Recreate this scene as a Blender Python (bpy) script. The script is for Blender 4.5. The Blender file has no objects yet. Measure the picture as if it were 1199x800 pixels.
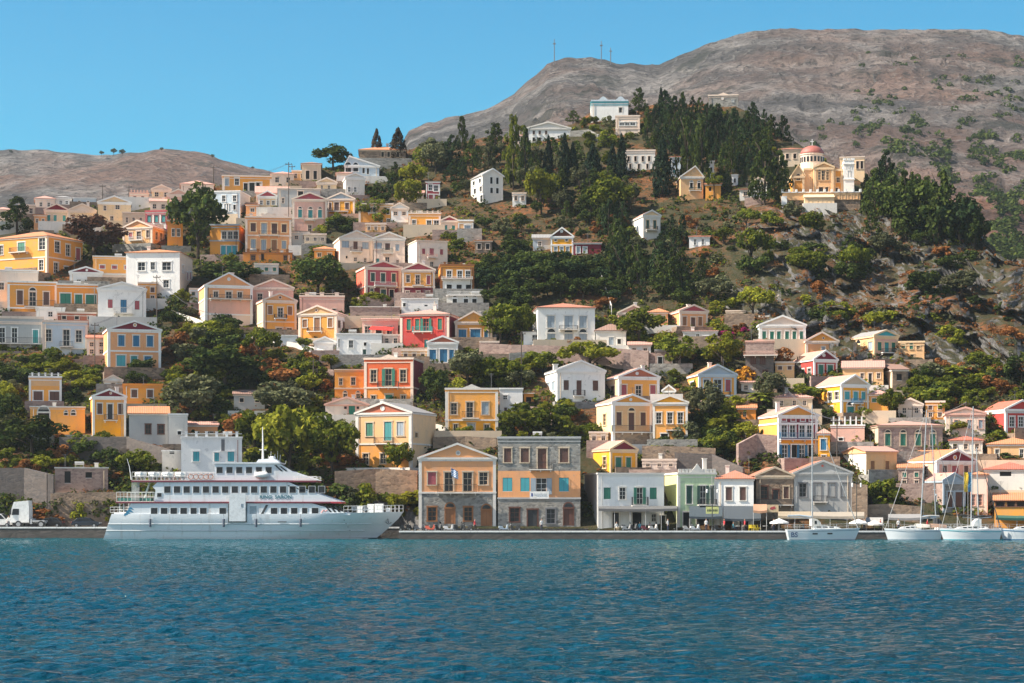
import bpy, math, random
from mathutils import Vector, Matrix, noise as mnoise
random.seed(11)
SC = bpy.context.scene
COLL = SC.collection
# ------------------------------------------------------------ camera geometry
F, XC, YH, EYE = 2497.0, 599.5, 590.0, 5.0        # focal length in photo pixels, centre column, horizon row, eye height (m)
def at(px, py, d):
    return Vector(((px - XC) / F * d, d, EYE + (YH - py) / F * d))
def lerp_tab(tab, x):
    if x <= tab[0][0]: return tab[0][1]
    for (a, b), (c, e) in zip(tab, tab[1:]):
        if x <= c: return b + (e - b) * (x - a) / (c - a)
    return tab[-1][1]
SLOPE = [(-300, .42), (0, .43), (300, .46), (600, .50), (900, .55), (1250, .56), (1500, .52)]
def ground_d(px, py):                                # distance at which the hillside is met along a line of sight
    s = lerp_tab(SLOPE, px); k = (YH - py) / F
    lo = 310.0 if px > 500 else 319.0 if px < 470 else 319 - (px - 470) * .3   # the left quay lies further back
    return max(lo, (310.0 * s + 3.8) / (s - k))
# ------------------------------------------------------------ mesh helpers
class MB:
    def __init__(s): s.v = []; s.f = []; s.m = []
    def add(s, vs, fs, mi=0):
        b = len(s.v); s.v += [tuple(p) for p in vs]
        for f in fs: s.f.append(tuple(i + b for i in f)); s.m.append(mi)
    def quad(s, a, b, c, d, mi=0): s.add((a, b, c, d), ((0, 1, 2, 3),), mi)
    def box(s, x0, x1, y0, y1, z0, z1, mi=0):
        s.add(((x0,y0,z0),(x1,y0,z0),(x1,y1,z0),(x0,y1,z0),(x0,y0,z1),(x1,y0,z1),(x1,y1,z1),(x0,y1,z1)),
              ((0,3,2,1),(4,5,6,7),(0,1,5,4),(1,2,6,5),(2,3,7,6),(3,0,4,7)), mi)
    def hexa(s, p, mi=0):                            # 8 corners, bottom 4 then top 4
        s.add(p, ((0,3,2,1),(4,5,6,7),(0,1,5,4),(1,2,6,5),(2,3,7,6),(3,0,4,7)), mi)
    def prism(s, poly, a, b, axis='y', mi=0):        # polygon in (x,z) or (y,z), extruded
        n = len(poly)
        if axis == 'y':
            v = [(x, a, z) for x, z in poly] + [(x, b, z) for x, z in poly]
        elif axis == 'x':
            v = [(a, y, z) for y, z in poly] + [(b, y, z) for y, z in poly]
        else:
            v = [(x, y, a) for x, y in poly] + [(x, y, b) for x, y in poly]
        s.add(v, [tuple(range(n))[::-1], tuple(range(n, 2*n))] + [(i, (i+1) % n, n + (i+1) % n, n + i) for i in range(n)], mi)
    def tube(s, pts, r, seg=6, mi=0, r1=None):
        pts = [Vector(p) for p in pts]; n = len(pts); rings = []
        for i, p in enumerate(pts):
            t = (pts[min(i+1, n-1)] - pts[max(i-1, 0)]).normalized()
            a = t.cross(Vector((0, 0, 1)) if abs(t.z) < .9 else Vector((1, 0, 0))).normalized(); b = t.cross(a)
            rr = r if r1 is None else r + (r1 - r) * i / (n - 1)
            rings.append([p + (a * math.cos(q) + b * math.sin(q)) * rr for q in [2*math.pi*k/seg for k in range(seg)]])
        vs = [p for R in rings for p in R]; fs = []
        for i in range(n - 1):
            for k in range(seg):
                k2 = (k + 1) % seg
                fs.append((i*seg+k, i*seg+k2, (i+1)*seg+k2, (i+1)*seg+k))
        fs.append(tuple(range(seg))[::-1]); fs.append(tuple((n-1)*seg+k for k in range(seg)))
        s.add(vs, fs, mi)
    def lathe(s, prof, cx=0, cy=0, seg=16, mi=0):    # (r, z) profile
        vs = []; fs = []; n = len(prof)
        for r, z in prof:
            for k in range(seg):
                q = 2*math.pi*k/seg; vs.append((cx + r*math.cos(q), cy + r*math.sin(q), z))
        for i in range(n - 1):
            for k in range(seg):
                k2 = (k+1) % seg; fs.append((i*seg+k, i*seg+k2, (i+1)*seg+k2, (i+1)*seg+k))
        fs.append(tuple(range(seg))[::-1]); fs.append(tuple((n-1)*seg+k for k in range(seg)))
        s.add(vs, fs, mi)
    def wheel(s, x, y, z, r, w, seg=18, mi=0):       # axis along y
        vs = [(x + r*math.cos(2*math.pi*k/seg), y + e, z + r*math.sin(2*math.pi*k/seg)) for e in (-w/2, w/2) for k in range(seg)]
        s.add(vs, [tuple(range(seg)), tuple(range(seg, 2*seg))[::-1]] + [(k, seg+k, seg+(k+1) % seg, (k+1) % seg) for k in range(seg)], mi)
    def mesh(s, name, mats, smooth=False):
        me = bpy.data.meshes.new(name); me.from_pydata(s.v, [], s.f)
        for m in (mats if isinstance(mats, (list, tuple)) else [mats]): me.materials.append(m)
        if any(s.m): me.polygons.foreach_set('material_index', s.m)
        if smooth: me.polygons.foreach_set('use_smooth', [True] * len(s.f))
        me.update(); return me
    def build(s, name, mats, parent=None, smooth=False):
        o = bpy.data.objects.new(name, s.mesh(name, mats, smooth)); COLL.objects.link(o)
        if parent: o.parent = parent
        return o
def tag(o, label=None, cat=None, group=None, kind=None):
    if label: o['label'] = label
    if cat: o['category'] = cat
    if group: o['group'] = group
    if kind: o['kind'] = kind
    return o
def empty(name, loc, rz=0.0, label=None, cat=None, group=None):
    o = bpy.data.objects.new(name, None); COLL.objects.link(o); o.empty_display_size = .5
    o.location = loc; o.rotation_euler = (0, 0, rz); return tag(o, label, cat, group)
def copy_tree(o, parent=None):
    c = o.copy(); COLL.objects.link(c)
    if parent: c.parent = parent
    for ch in list(o.children): copy_tree(ch, c)
    return c
def text_obj(txt, size, mat, parent, loc, rot, extrude=.01):
    cu = bpy.data.curves.new('lettering', 'FONT'); cu.body = txt; cu.size = size; cu.extrude = extrude; cu.offset = size * .018
    cu.align_x = 'CENTER'; cu.align_y = 'CENTER'
    t = bpy.data.objects.new('lettering_tmp', cu); COLL.objects.link(t)
    dg = bpy.context.evaluated_depsgraph_get(); me = bpy.data.meshes.new_from_object(t.evaluated_get(dg))
    bpy.data.objects.remove(t); me.materials.clear(); me.materials.append(mat)
    o = bpy.data.objects.new('lettering', me); COLL.objects.link(o); o.parent = parent; o.location = loc; o.rotation_euler = rot
    return o
# ------------------------------------------------------------ materials
MATS = {}
def new_mat(name):
    m = bpy.data.materials.new(name); m.use_nodes = True
    nt = m.node_tree; return m, nt, nt.nodes['Principled BSDF'], nt.nodes['Material Output']
def N(nt, t, **kw):
    n = nt.nodes.new(t)
    for k, v in kw.items():
        if k in n.inputs.keys(): n.inputs[k].default_value = v
        else: setattr(n, k, v)
    return n
def ramp(nt, fac, stops):
    r = nt.nodes.new('ShaderNodeValToRGB'); e = r.color_ramp.elements
    while len(e) < len(stops): e.new(.5)
    for q, (p, c) in zip(e, stops):
        q.position = p; q.color = (*c, 1) if len(c) == 3 else c
    nt.links.new(fac, r.inputs[0]); return r.outputs[0]
def mixc(nt, fac, a, b, mode='MIX'):
    n = nt.nodes.new('ShaderNodeMix'); n.data_type = 'RGBA'; n.blend_type = mode
    for sock, v in ((n.inputs[0], fac), (n.inputs[6], a), (n.inputs[7], b)):
        if hasattr(v, 'links') or hasattr(v, 'is_linked'): nt.links.new(v, sock)
        elif isinstance(v, (int, float)): sock.default_value = v
        else: sock.default_value = (*v, 1)
    return n.outputs[2]
def coords(nt, scale=(1,1,1), rnd=True):
    tc = nt.nodes.new('ShaderNodeTexCoord'); mp = nt.nodes.new('ShaderNodeMapping'); mp.inputs['Scale'].default_value = scale
    nt.links.new(tc.outputs['Object'], mp.inputs[0])
    if rnd:
        oi = nt.nodes.new('ShaderNodeObjectInfo'); mu = N(nt, 'ShaderNodeMath', operation='MULTIPLY'); mu.inputs[1].default_value = 57.0
        nt.links.new(oi.outputs['Random'], mu.inputs[0])
        cx = nt.nodes.new('ShaderNodeCombineXYZ'); nt.links.new(mu.outputs[0], cx.inputs[0]); nt.links.new(mu.outputs[0], cx.inputs[1])
        nt.links.new(cx.outputs[0], mp.inputs[1])
    return mp.outputs[0]
def noise(nt, vec, scale, detail=4, rough=.6):
    n = N(nt, 'ShaderNodeTexNoise'); n.inputs['Scale'].default_value = scale; n.inputs['Detail'].default_value = detail; n.inputs['Roughness'].default_value = rough
    nt.links.new(vec, n.inputs['Vector']); return n.outputs[0]
def bump(nt, h, bs, strength=.3, dist=.05):
    b = N(nt, 'ShaderNodeBump'); b.inputs['Strength'].default_value = strength; b.inputs['Distance'].default_value = dist
    nt.links.new(h, b.inputs['Height']); nt.links.new(b.outputs[0], bs.inputs['Normal'])
COL = dict(white=(.78,.77,.74), offw=(.68,.64,.58), cream=(.76,.54,.32), ochre=(.72,.31,.055), yellow=(.82,.37,.075), gold=(.82,.36,.015),
    peach=(.76,.35,.15), sand=(.72,.42,.20), pink=(.72,.41,.32), palepink=(.74,.59,.48), orange=(.76,.27,.04), redor=(.68,.125,.035), red=(.50,.06,.05), brick=(.44,.14,.08),
    coral=(.78,.14,.08), maroon=(.20,.03,.045), rose=(.42,.075,.095), grey=(.40,.40,.39), dgrey=(.17,.17,.18), bluegrey=(.36,.43,.49), paleblue=(.50,.58,.64), green=(.012,.19,.12), dgreen=(.01,.07,.05), blue=(.01,.17,.34),
    teal=(.025,.30,.30), aqua=(.05,.40,.46), brown=(.11,.04,.025), wood=(.30,.12,.04), palegreen=(.50,.62,.38), lime=(.62,.64,.30), dark=(.025,.027,.03), beige=(.58,.46,.33), iron=(.02,.02,.025))
def wall_mat(c):
    key = 'wall_' + c
    if key in MATS: return MATS[key]
    m, nt, bs, _ = new_mat('plaster_' + c); col = COL[c]; v = coords(nt)
    n1 = noise(nt, v, .55, 5, .65)
    vs = coords(nt, (1.6, 1.6, .16)); n2 = noise(nt, vs, 1.3, 4, .6)
    g = sum(col) / 3
    worn = tuple(.74*x + .16*g for x in col)
    c1 = mixc(nt, ramp(nt, n1, [(.38, (0,0,0)), (.72, (1,1,1))]), col, worn)
    c2 = mixc(nt, ramp(nt, n2, [(.58, (0,0,0)), (.85, (.6,)*3)]), c1, tuple(.5*x + .02 for x in col))
    c2 = mixc(nt, ramp(nt, noise(nt, v, .9, 7, .68), [(.615, (0,0,0)), (.64, (.55,)*3)]), c2, tuple(.45*x + .14 for x in col))   # patched and bare plaster
    nt.links.new(c2, bs.inputs['Base Color']); bs.inputs['Roughness'].default_value = .92; bs.inputs['Specular IOR Level'].default_value = .2
    bump(nt, noise(nt, v, 7, 4), bs, .25, .04)
    MATS[key] = m; return m
def stone_mat(key, a, b, mortar, scale=2.2):
    if key in MATS: return MATS[key]
    m, nt, bs, _ = new_mat(key); v = coords(nt, (1, 1, 1.7))
    vo = N(nt, 'ShaderNodeTexVoronoi'); vo.inputs['Scale'].default_value = scale; nt.links.new(v, vo.inputs['Vector'])
    ve = N(nt, 'ShaderNodeTexVoronoi', feature='DISTANCE_TO_EDGE'); ve.inputs['Scale'].default_value = scale; nt.links.new(v, ve.inputs['Vector'])
    sx = nt.nodes.new('ShaderNodeSeparateColor'); nt.links.new(vo.outputs['Color'], sx.inputs[0])
    c = mixc(nt, sx.outputs[0], a, b)
    big = noise(nt, v, .35, 5, .65)
    c = mixc(nt, ramp(nt, big, [(.4, (0,0,0)), (.7, (.8,)*3)]), c, mortar)
    c = mixc(nt, ramp(nt, ve.outputs['Distance'], [(.0, (1,1,1)), (.07, (0,0,0))]), c, mortar)
    nt.links.new(c, bs.inputs['Base Color']); bs.inputs['Roughness'].default_value = .95; bs.inputs['Specular IOR Level'].default_value = .2
    bump(nt, ve.outputs['Distance'], bs, .6, .08)
    MATS[key] = m; return m
def tile_mat(c='terra'):
    key = 'tile_' + c
    if key in MATS: return MATS[key]
    col = dict(terra=(.50,.17,.09), pink=(.58,.30,.23), red=(.55,.12,.06), orange=(.60,.22,.08), grey=(.30,.29,.28), brown=(.30,.16,.11), teal=(.10,.34,.36))[c]
    m, nt, bs, _ = new_mat('roof_tiles_' + c); v = coords(nt)
    w = N(nt, 'ShaderNodeTexWave', wave_type='BANDS', bands_direction='X'); w.inputs['Scale'].default_value = 1.1; w.inputs['Distortion'].default_value = .6; nt.links.new(v, w.inputs['Vector'])
    n1 = noise(nt, v, 1.4, 5, .7)
    c1 = mixc(nt, ramp(nt, n1, [(.35, (0,0,0)), (.7, (1,1,1))]), col, tuple(.55*x + .10 for x in col))
    c2 = mixc(nt, ramp(nt, w.outputs['Fac'], [(.0, (.45,)*3), (.35, (0,0,0))]), c1, tuple(.5*x for x in col))
    nt.links.new(c2, bs.inputs['Base Color']); bs.inputs['Roughness'].default_value = .85
    bump(nt, w.outputs['Fac'], bs, .5, .06)
    MATS[key] = m; return m
def paint(c, rough=.5, metal=0.0):
    key = 'paint_%s_%s' % (c, rough)
    if key in MATS: return MATS[key]
    m, nt, bs, _ = new_mat('paint_' + (c if isinstance(c, str) else 'mixed')); col = COL[c] if isinstance(c, str) else c
    v = coords(nt); n1 = noise(nt, v, 2.5, 4, .65)
    nt.links.new(mixc(nt, ramp(nt, n1, [(.4, (0,0,0)), (.75, (1,1,1))]), col, tuple(.72*x + .015 for x in col)), bs.inputs['Base Color'])
    bs.inputs['Roughness'].default_value = rough; bs.inputs['Metallic'].default_value = metal
    MATS[key] = m; return m
def shutter_mat(c):
    key = 'shut_' + c
    if key in MATS: return MATS[key]
    m, nt, bs, _ = new_mat('slatted_shutter_' + c); col = COL[c]; v = coords(nt, (1,1,1))
    w = N(nt, 'ShaderNodeTexWave', wave_type='BANDS', bands_direction='Z'); w.inputs['Scale'].default_value = 2.6; nt.links.new(v, w.inputs['Vector'])
    n1 = noise(nt, v, 1.5, 3)
    c1 = mixc(nt, n1, col, tuple(.6*x + .04 for x in col))
    nt.links.new(mixc(nt, ramp(nt, w.outputs['Fac'], [(0, (.5,)*3), (.5, (0,0,0))]), c1, tuple(.55*x for x in col)), bs.inputs['Base Color'])
    bs.inputs['Roughness'].default_value = .6; bump(nt, w.outputs['Fac'], bs, .5, .03)
    MATS[key] = m; return m
def simple(key, col, rough=.6, metal=0, spec=None):
    if key in MATS: return MATS[key]
    m, nt, bs, _ = new_mat(key); bs.inputs['Base Color'].default_value = (*col, 1); bs.inputs['Roughness'].default_value = rough; bs.inputs['Metallic'].default_value = metal
    if spec is not None: bs.inputs['Specular IOR Level'].default_value = spec
    MATS[key] = m; return m
def glass_mat():
    if 'glass' in MATS: return MATS['glass']
    m, nt, bs, _ = new_mat('window_glass'); v = coords(nt)
    n1 = noise(nt, v, .7, 2)
    nt.links.new(mixc(nt, n1, (.008,.010,.014), (.028,.034,.042)), bs.inputs['Base Color']); bs.inputs['Roughness'].default_value = .22; bs.inputs['Specular IOR Level'].default_value = .3
    MATS['glass'] = m; return m
def leaf_mat(key, a, b, trans=.35):
    if key in MATS: return MATS[key]
    m = bpy.data.materials.new('foliage_' + key); m.use_nodes = True; nt = m.node_tree; nt.nodes.clear()
    out = nt.nodes.new('ShaderNodeOutputMaterial'); gi = nt.nodes.new('ShaderNodeNewGeometry'); oi = nt.nodes.new('ShaderNodeObjectInfo')
    c = mixc(nt, gi.outputs['Random Per Island'], a, b)
    hs = nt.nodes.new('ShaderNodeHueSaturation'); nt.links.new(c, hs.inputs['Color'])
    mr = N(nt, 'ShaderNodeMapRange'); mr.inputs['To Min'].default_value = .7; mr.inputs['To Max'].default_value = 1.3
    nt.links.new(oi.outputs['Random'], mr.inputs['Value']); nt.links.new(mr.outputs[0], hs.inputs['Value'])
    d = nt.nodes.new('ShaderNodeBsdfDiffuse'); t = nt.nodes.new('ShaderNodeBsdfTranslucent'); mx = nt.nodes.new('ShaderNodeMixShader'); mx.inputs[0].default_value = trans
    nt.links.new(hs.outputs[0], d.inputs[0]); nt.links.new(hs.outputs[0], t.inputs[0]); nt.links.new(d.outputs[0], mx.inputs[1]); nt.links.new(t.outputs[0], mx.inputs[2])
    nt.links.new(mx.outputs[0], out.inputs[0]); MATS[key] = m; return m
STONE = stone_mat('grey_rubble_stone', (.34,.33,.30), (.13,.125,.12), (.27,.255,.23), 1.7)
STONE_W = stone_mat('warm_rubble_stone', (.34,.24,.165), (.12,.085,.065), (.24,.185,.14), 1.7)
STONE_P = stone_mat('pink_rubble_stone', (.38,.27,.23), (.20,.135,.12), (.32,.24,.205), 1.7)
STONE_D = stone_mat('dark_dry_stone', (.15,.13,.12), (.085,.08,.08), (.12,.10,.09), 1.8)
GLASS = glass_mat()
def wm(c):
    return {'stone': STONE, 'wstone': STONE_W, 'pstone': STONE_P, 'dstone': STONE_D}.get(c) or wall_mat(c)
# ============================================================ THE SETTING: sea, quay, hillside, mountains
SKY_FRONT = [(-300,300),(-100,280),(0,266),(60,252),(100,243),(150,236),(200,228),(260,216),(300,208),(360,200),(400,192),(440,184),(480,176),(550,165),(620,156),(670,146),(690,132),(740,127),(770,122),(850,122),(880,134),(905,150),(950,180),(1000,207),(1050,236),(1100,262),(1150,285),(1199,302),(1300,330),(1500,370)]
SKY_MTN = [(300,330),(380,260),(440,215),(466,186),(474,162),(480,152),(500,144),(540,135),(570,128),(600,113),(620,95),(640,77),(660,69),(690,68),(720,74),(770,77),(800,62),(830,50),(860,40),(890,34),(930,32),(1000,35),(1100,35),(1150,34),(1199,42),(1300,62),(1450,95),(1700,170)]
SKY_RIDGE = [(-500,230),(-200,190),(0,176),(40,175),(80,180),(110,182),(150,180),(180,176),(210,175),(240,180),(260,187),(280,192),(300,197),(340,205),(420,222),(520,245),(640,270)]
def fnoise(x, y, z, oct=4): return mnoise.fractal(Vector((x, y, z)), 1.0, 2.1, oct)
def rockiness(px, py):
    r = max(0, min(1, (px - 840) / 90)) * max(0, min(1, (py - 232) / 25)) * max(0, min(1, (455 - py) / 45))
    return r
def sheet_mesh(name, cols, rows, fn, mat):
    vs = [fn(c, r) for r in range(rows) for c in range(cols)]
    fs = [(r*cols+c, r*cols+c+1, (r+1)*cols+c+1, (r+1)*cols+c) for r in range(rows-1) for c in range(cols-1)]
    mb = MB(); mb.v = [tuple(v) for v in vs]; mb.f = fs; mb.m = [0]*len(fs)
    o = mb.build(name, mat, smooth=True); tag(o, kind='structure'); return o
def ground_mat():
    m, nt, bs, _ = new_mat('dry_hillside'); v = coords(nt, rnd=False)
    g = nt.nodes.new('ShaderNodeNewGeometry'); sp = nt.nodes.new('ShaderNodeSeparateXYZ'); nt.links.new(g.outputs['True Normal'], sp.inputs[0])
    n1 = noise(nt, v, .05, 6, .65); n2 = noise(nt, v, .35, 6, .7); n3 = noise(nt, v, 1.6, 5, .7)
    soil = mixc(nt, ramp(nt, n2, [(.38, (0,0,0)), (.62, (1,1,1))]), (.075,.038,.022), (.27,.092,.030))
    soil = mixc(nt, ramp(nt, n3, [(.45, (0,0,0)), (.68, (.8,)*3)]), soil, (.125,.10,.072))
    soil = mixc(nt, ramp(nt, n1, [(.36, (0,0,0)), (.52, (.9,)*3)]), soil, (.040,.042,.022))
    soil = mixc(nt, ramp(nt, noise(nt, v, .9, 5, .7), [(.5, (0,0,0)), (.6, (.85,)*3)]), soil, (.028,.036,.016))
    rock = mixc(nt, ramp(nt, n3, [(.35, (0,0,0)), (.7, (1,1,1))]), (.060,.060,.062), (.19,.18,.172))
    at_ = nt.nodes.new('ShaderNodeAttribute'); at_.attribute_name = 'rock'
    st0 = ramp(nt, sp.outputs[2], [(.50, (1,1,1)), (.70, (0,0,0))]); ra = N(nt, 'ShaderNodeMath', operation='MULTIPLY'); nt.links.new(at_.outputs['Fac'], ra.inputs[0]); nt.links.new(ramp(nt, sp.outputs[2], [(.60, (1,1,1)), (.86, (0,0,0))]), ra.inputs[1])
    mxr = N(nt, 'ShaderNodeMath', operation='MAXIMUM'); nt.links.new(st0, mxr.inputs[0]); nt.links.new(ra.outputs[0], mxr.inputs[1]); st = mxr.outputs[0]
    nt.links.new(mixc(nt, st, soil, rock), bs.inputs['Base Color']); bs.inputs['Roughness'].default_value = .97; bs.inputs['Specular IOR Level'].default_value = .1
    ad = N(nt, 'ShaderNodeMath', operation='ADD'); nt.links.new(n3, ad.inputs[0]); nt.links.new(n2, ad.inputs[1])
    bump(nt, ad.outputs[0], bs, .8, .5); return m
def crag(nt, vec, scale, detail):
    n = nt.nodes.new('ShaderNodeTexNoise'); n.noise_type = 'RIDGED_MULTIFRACTAL'; n.inputs['Scale'].default_value = scale; n.inputs['Detail'].default_value = detail
    n.inputs['Roughness'].default_value = .62; n.inputs['Lacunarity'].default_value = 2.2; n.inputs['Offset'].default_value = .9; n.inputs['Gain'].default_value = 1.6
    nt.links.new(vec, n.inputs['Vector']); r = N(nt, 'ShaderNodeMapRange'); r.inputs['From Max'].default_value = 2.2; nt.links.new(n.outputs[0], r.inputs['Value']); return r.outputs[0]
def mountain_mat():
    m, nt, bs, _ = new_mat('bare_limestone_mountain'); v = coords(nt, rnd=False)
    vs = coords(nt, (.8, .8, 1.5), rnd=False)
    n1 = noise(nt, v, .006, 6, .62); n2 = crag(nt, vs, .016, 9); n3 = noise(nt, v, .16, 8, .78); n4 = noise(nt, v, .022, 8, .7); n5 = crag(nt, vs, .07, 6)
    c = mixc(nt, ramp(nt, n2, [(.25, (0,0,0)), (.85, (1,1,1))]), (.105,.100,.100), (.300,.278,.262))
    c = mixc(nt, ramp(nt, n1, [(.46, (0,0,0)), (.62, (.7,)*3)]), c, (.235,.140,.105))
    c = mixc(nt, ramp(nt, n3, [(.50, (0,0,0)), (.60, (.9,)*3)]), c, (.060,.057,.056))
    c = mixc(nt, ramp(nt, n5, [(.62, (0,0,0)), (1.0, (.85,)*3)]), c, (.40,.38,.36))
    c = mixc(nt, ramp(nt, n4, [(.56, (0,0,0)), (.64, (.75,)*3)]), c, (.052,.055,.048))
    sz = nt.nodes.new('ShaderNodeSeparateXYZ'); nt.links.new(v, sz.inputs[0]); mz = N(nt, 'ShaderNodeMapRange'); mz.inputs['From Min'].default_value = 60; mz.inputs['From Max'].default_value = 210; mz.inputs['To Min'].default_value = 1; mz.inputs['To Max'].default_value = 0; nt.links.new(sz.outputs[2], mz.inputs['Value'])
    mx2 = N(nt, 'ShaderNodeMapRange'); mx2.inputs['From Min'].default_value = 40; mx2.inputs['From Max'].default_value = 200; nt.links.new(sz.outputs[0], mx2.inputs['Value'])
    rf = N(nt, 'ShaderNodeMath', operation='MULTIPLY'); nt.links.new(mz.outputs[0], rf.inputs[0]); nt.links.new(mx2.outputs[0], rf.inputs[1])
    rg = N(nt, 'ShaderNodeMath', operation='MULTIPLY'); nt.links.new(rf.outputs[0], rg.inputs[0]); nt.links.new(ramp(nt, n4, [(.36, (.95,)*3), (.62, (.1,)*3)]), rg.inputs[1])
    c = mixc(nt, rg.outputs[0], c, (.30,.115,.052))                              # iron-red lower slopes
    nt.links.new(c, bs.inputs['Base Color']); bs.inputs['Roughness'].default_value = 1; bs.inputs['Specular IOR Level'].default_value = .05
    ad = N(nt, 'ShaderNodeMath', operation='ADD'); nt.links.new(n5, ad.inputs[0]); nt.links.new(n3, ad.inputs[1])
    bump(nt, ad.outputs[0], bs, 1.0, 7.0); return m
GROUND, MTN = ground_mat(), mountain_mat()
NC, NR = 440, 250
def hill_pt(c, r):
    px = -280 + c * (1480 + 280) / (NC - 1); ys = lerp_tab(SKY_FRONT, px)
    if r < NR - 4:
        t = r / (NR - 5); py = 623 + (ys - 623) * t; d = ground_d(px, py) if py < 621 else 310.5
        p = at(px, py, d)
        n = fnoise(p.x*.05, p.y*.05, 3.1) * 1.3 + fnoise(p.x*.25, p.y*.25, 7.7) * .45
        k = rockiness(px, py)
        if k > 0:
            q = mnoise.ridged_multi_fractal(Vector((p.x*.055, p.y*.04, p.z*.035)), .9, 2.2, 5, 1.0, 2.0)
            st = mnoise.cell(Vector((p.x*.22 + q, p.y*.1, p.z*.22))) - .5
            d2 = d + k * ((q - 1.1) * 11.0 + st * 3.2 + fnoise(p.x*.5, p.y*.3, p.z*.5) * 1.6); p = at(px, py, d2)
            p.z += k * ((q - 1.0) * 3.0)
        edge = min(1, r / 20)
        p.z += n * edge * (.55 + .9 * k)
        if edge < 1: p.z = max(p.z, 1.1)
        return p
    j = r - (NR - 4); p = at(px, ys, ground_d(px, ys))
    return p + Vector((0, (12, 40, 100, 240)[j], (-.8, -8, -32, -90)[j]))
hill = sheet_mesh('hillside', NC, NR, hill_pt, GROUND)
att = hill.data.attributes.new('rock', 'FLOAT', 'POINT')
att.data.foreach_set('value', [rockiness(-280 + c * 1760 / (NC - 1), 623 + (lerp_tab(SKY_FRONT, -280 + c * 1760 / (NC - 1)) - 623) * min(1, r / (NR - 5))) for r in range(NR) for c in range(NC)])
def mtn_pt(c, r, NRm=150, NCm=330):
    px = 300 + c * 1400 / (NCm - 1); ys = lerp_tab(SKY_MTN, px)
    if r < NRm - 3:
        t = r / (NRm - 4); py = 352 + (ys - 352) * t; d = 620 + 720 * t ** 1.15
        p = at(px, py, d); e = min(1, (1 - t) * 7 + .12)
        q = mnoise.ridged_multi_fractal(Vector((p.x*.006, p.y*.004, p.z*.012)), .95, 2.1, 6, 1.0, 2.0) - 1.1
        dd = q * 20 + fnoise(p.x*.02, p.z*.03, 1.2) * 8
        p.y += dd * e; p.z += e * (fnoise(p.x*.02, p.y*.02, 5.0) * 3 + (q * 8) + mnoise.cell(Vector((p.x*.02, p.y*.05, p.z*.09))) * 2.2) + fnoise(px*.06, 2.2, 5.0) * 1.2
        return p
    j = r - (NRm - 3); return at(px, ys, 1340) + Vector((0, (40, 160, 500)[j], (-4, -50, -250)[j]))
tag(sheet_mesh('mountain', 330, 150, mtn_pt, MTN), kind='structure')
def ridge_pt(c, r, NRr=70, NCr=200):
    px = -500 + c * 1140 / (NCr - 1); ys = lerp_tab(SKY_RIDGE, px)
    if r < NRr - 3:
        t = r / (NRr - 4); py = 345 + (ys - 345) * t; d = 800 + 700 * t
        p = at(px, py, d); e = min(1, (1 - t) * 6 + .15)
        p.z += e * fnoise(p.x*.01, p.y*.01, 2.0) * 9 + fnoise(px*.05, 8.2, 5.0) * 1.2
        return p
    j = r - (NRr - 3); return at(px, ys, 1500) + Vector((0, (40, 160, 500)[j], (-4, -50, -250)[j]))
tag(sheet_mesh('far_ridge', 200, 70, ridge_pt, MTN), kind='structure')
# sea
def sea_mat():
    m, nt, bs, _ = new_mat('sea_water'); v = coords(nt, (1, 1, 1), rnd=False)
    vw = coords(nt, (.75, 1.0, 1), rnd=False)
    n0 = noise(nt, v, .035, 3, .5); n1 = noise(nt, vw, 1.6, 3, .5); n2 = noise(nt, vw, 1.7, 4, .6); n3 = noise(nt, v, .16, 3, .5)
    def mul(a, k):
        x = N(nt, 'ShaderNodeMath', operation='MULTIPLY'); x.inputs[1].default_value = k; nt.links.new(a, x.inputs[0]); return x.outputs[0]
    def add(a, b):
        x = N(nt, 'ShaderNodeMath', operation='ADD'); nt.links.new(a, x.inputs[0]); nt.links.new(b, x.inputs[1]); return x.outputs[0]
    n5 = noise(nt, vw, 4.4, 4, .6)
    h = add(mul(n1, .55), mul(n5, .30))
    bump(nt, h, bs, 1.0, .95)
    g = nt.nodes.new('ShaderNodeSeparateXYZ'); nt.links.new(v, g.inputs[0])
    nearq = N(nt, 'ShaderNodeMapRange'); nearq.inputs['From Min'].default_value = 120; nearq.inputs['From Max'].default_value = 290; nt.links.new(g.outputs[1], nearq.inputs['Value'])
    c = mixc(nt, nearq.outputs[0], (.0001,.036,.060), (.0002,.078,.100))
    c = mixc(nt, ramp(nt, n0, [(.4, (0,0,0)), (.65, (.55,)*3)]), c, (.0003,.055,.082))
    nt.links.new(c, bs.inputs['Base Color']); bs.inputs['Roughness'].default_value = .05; bs.inputs['IOR'].default_value = 1.33; bs.inputs['Specular IOR Level'].default_value = .15
    return m
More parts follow.
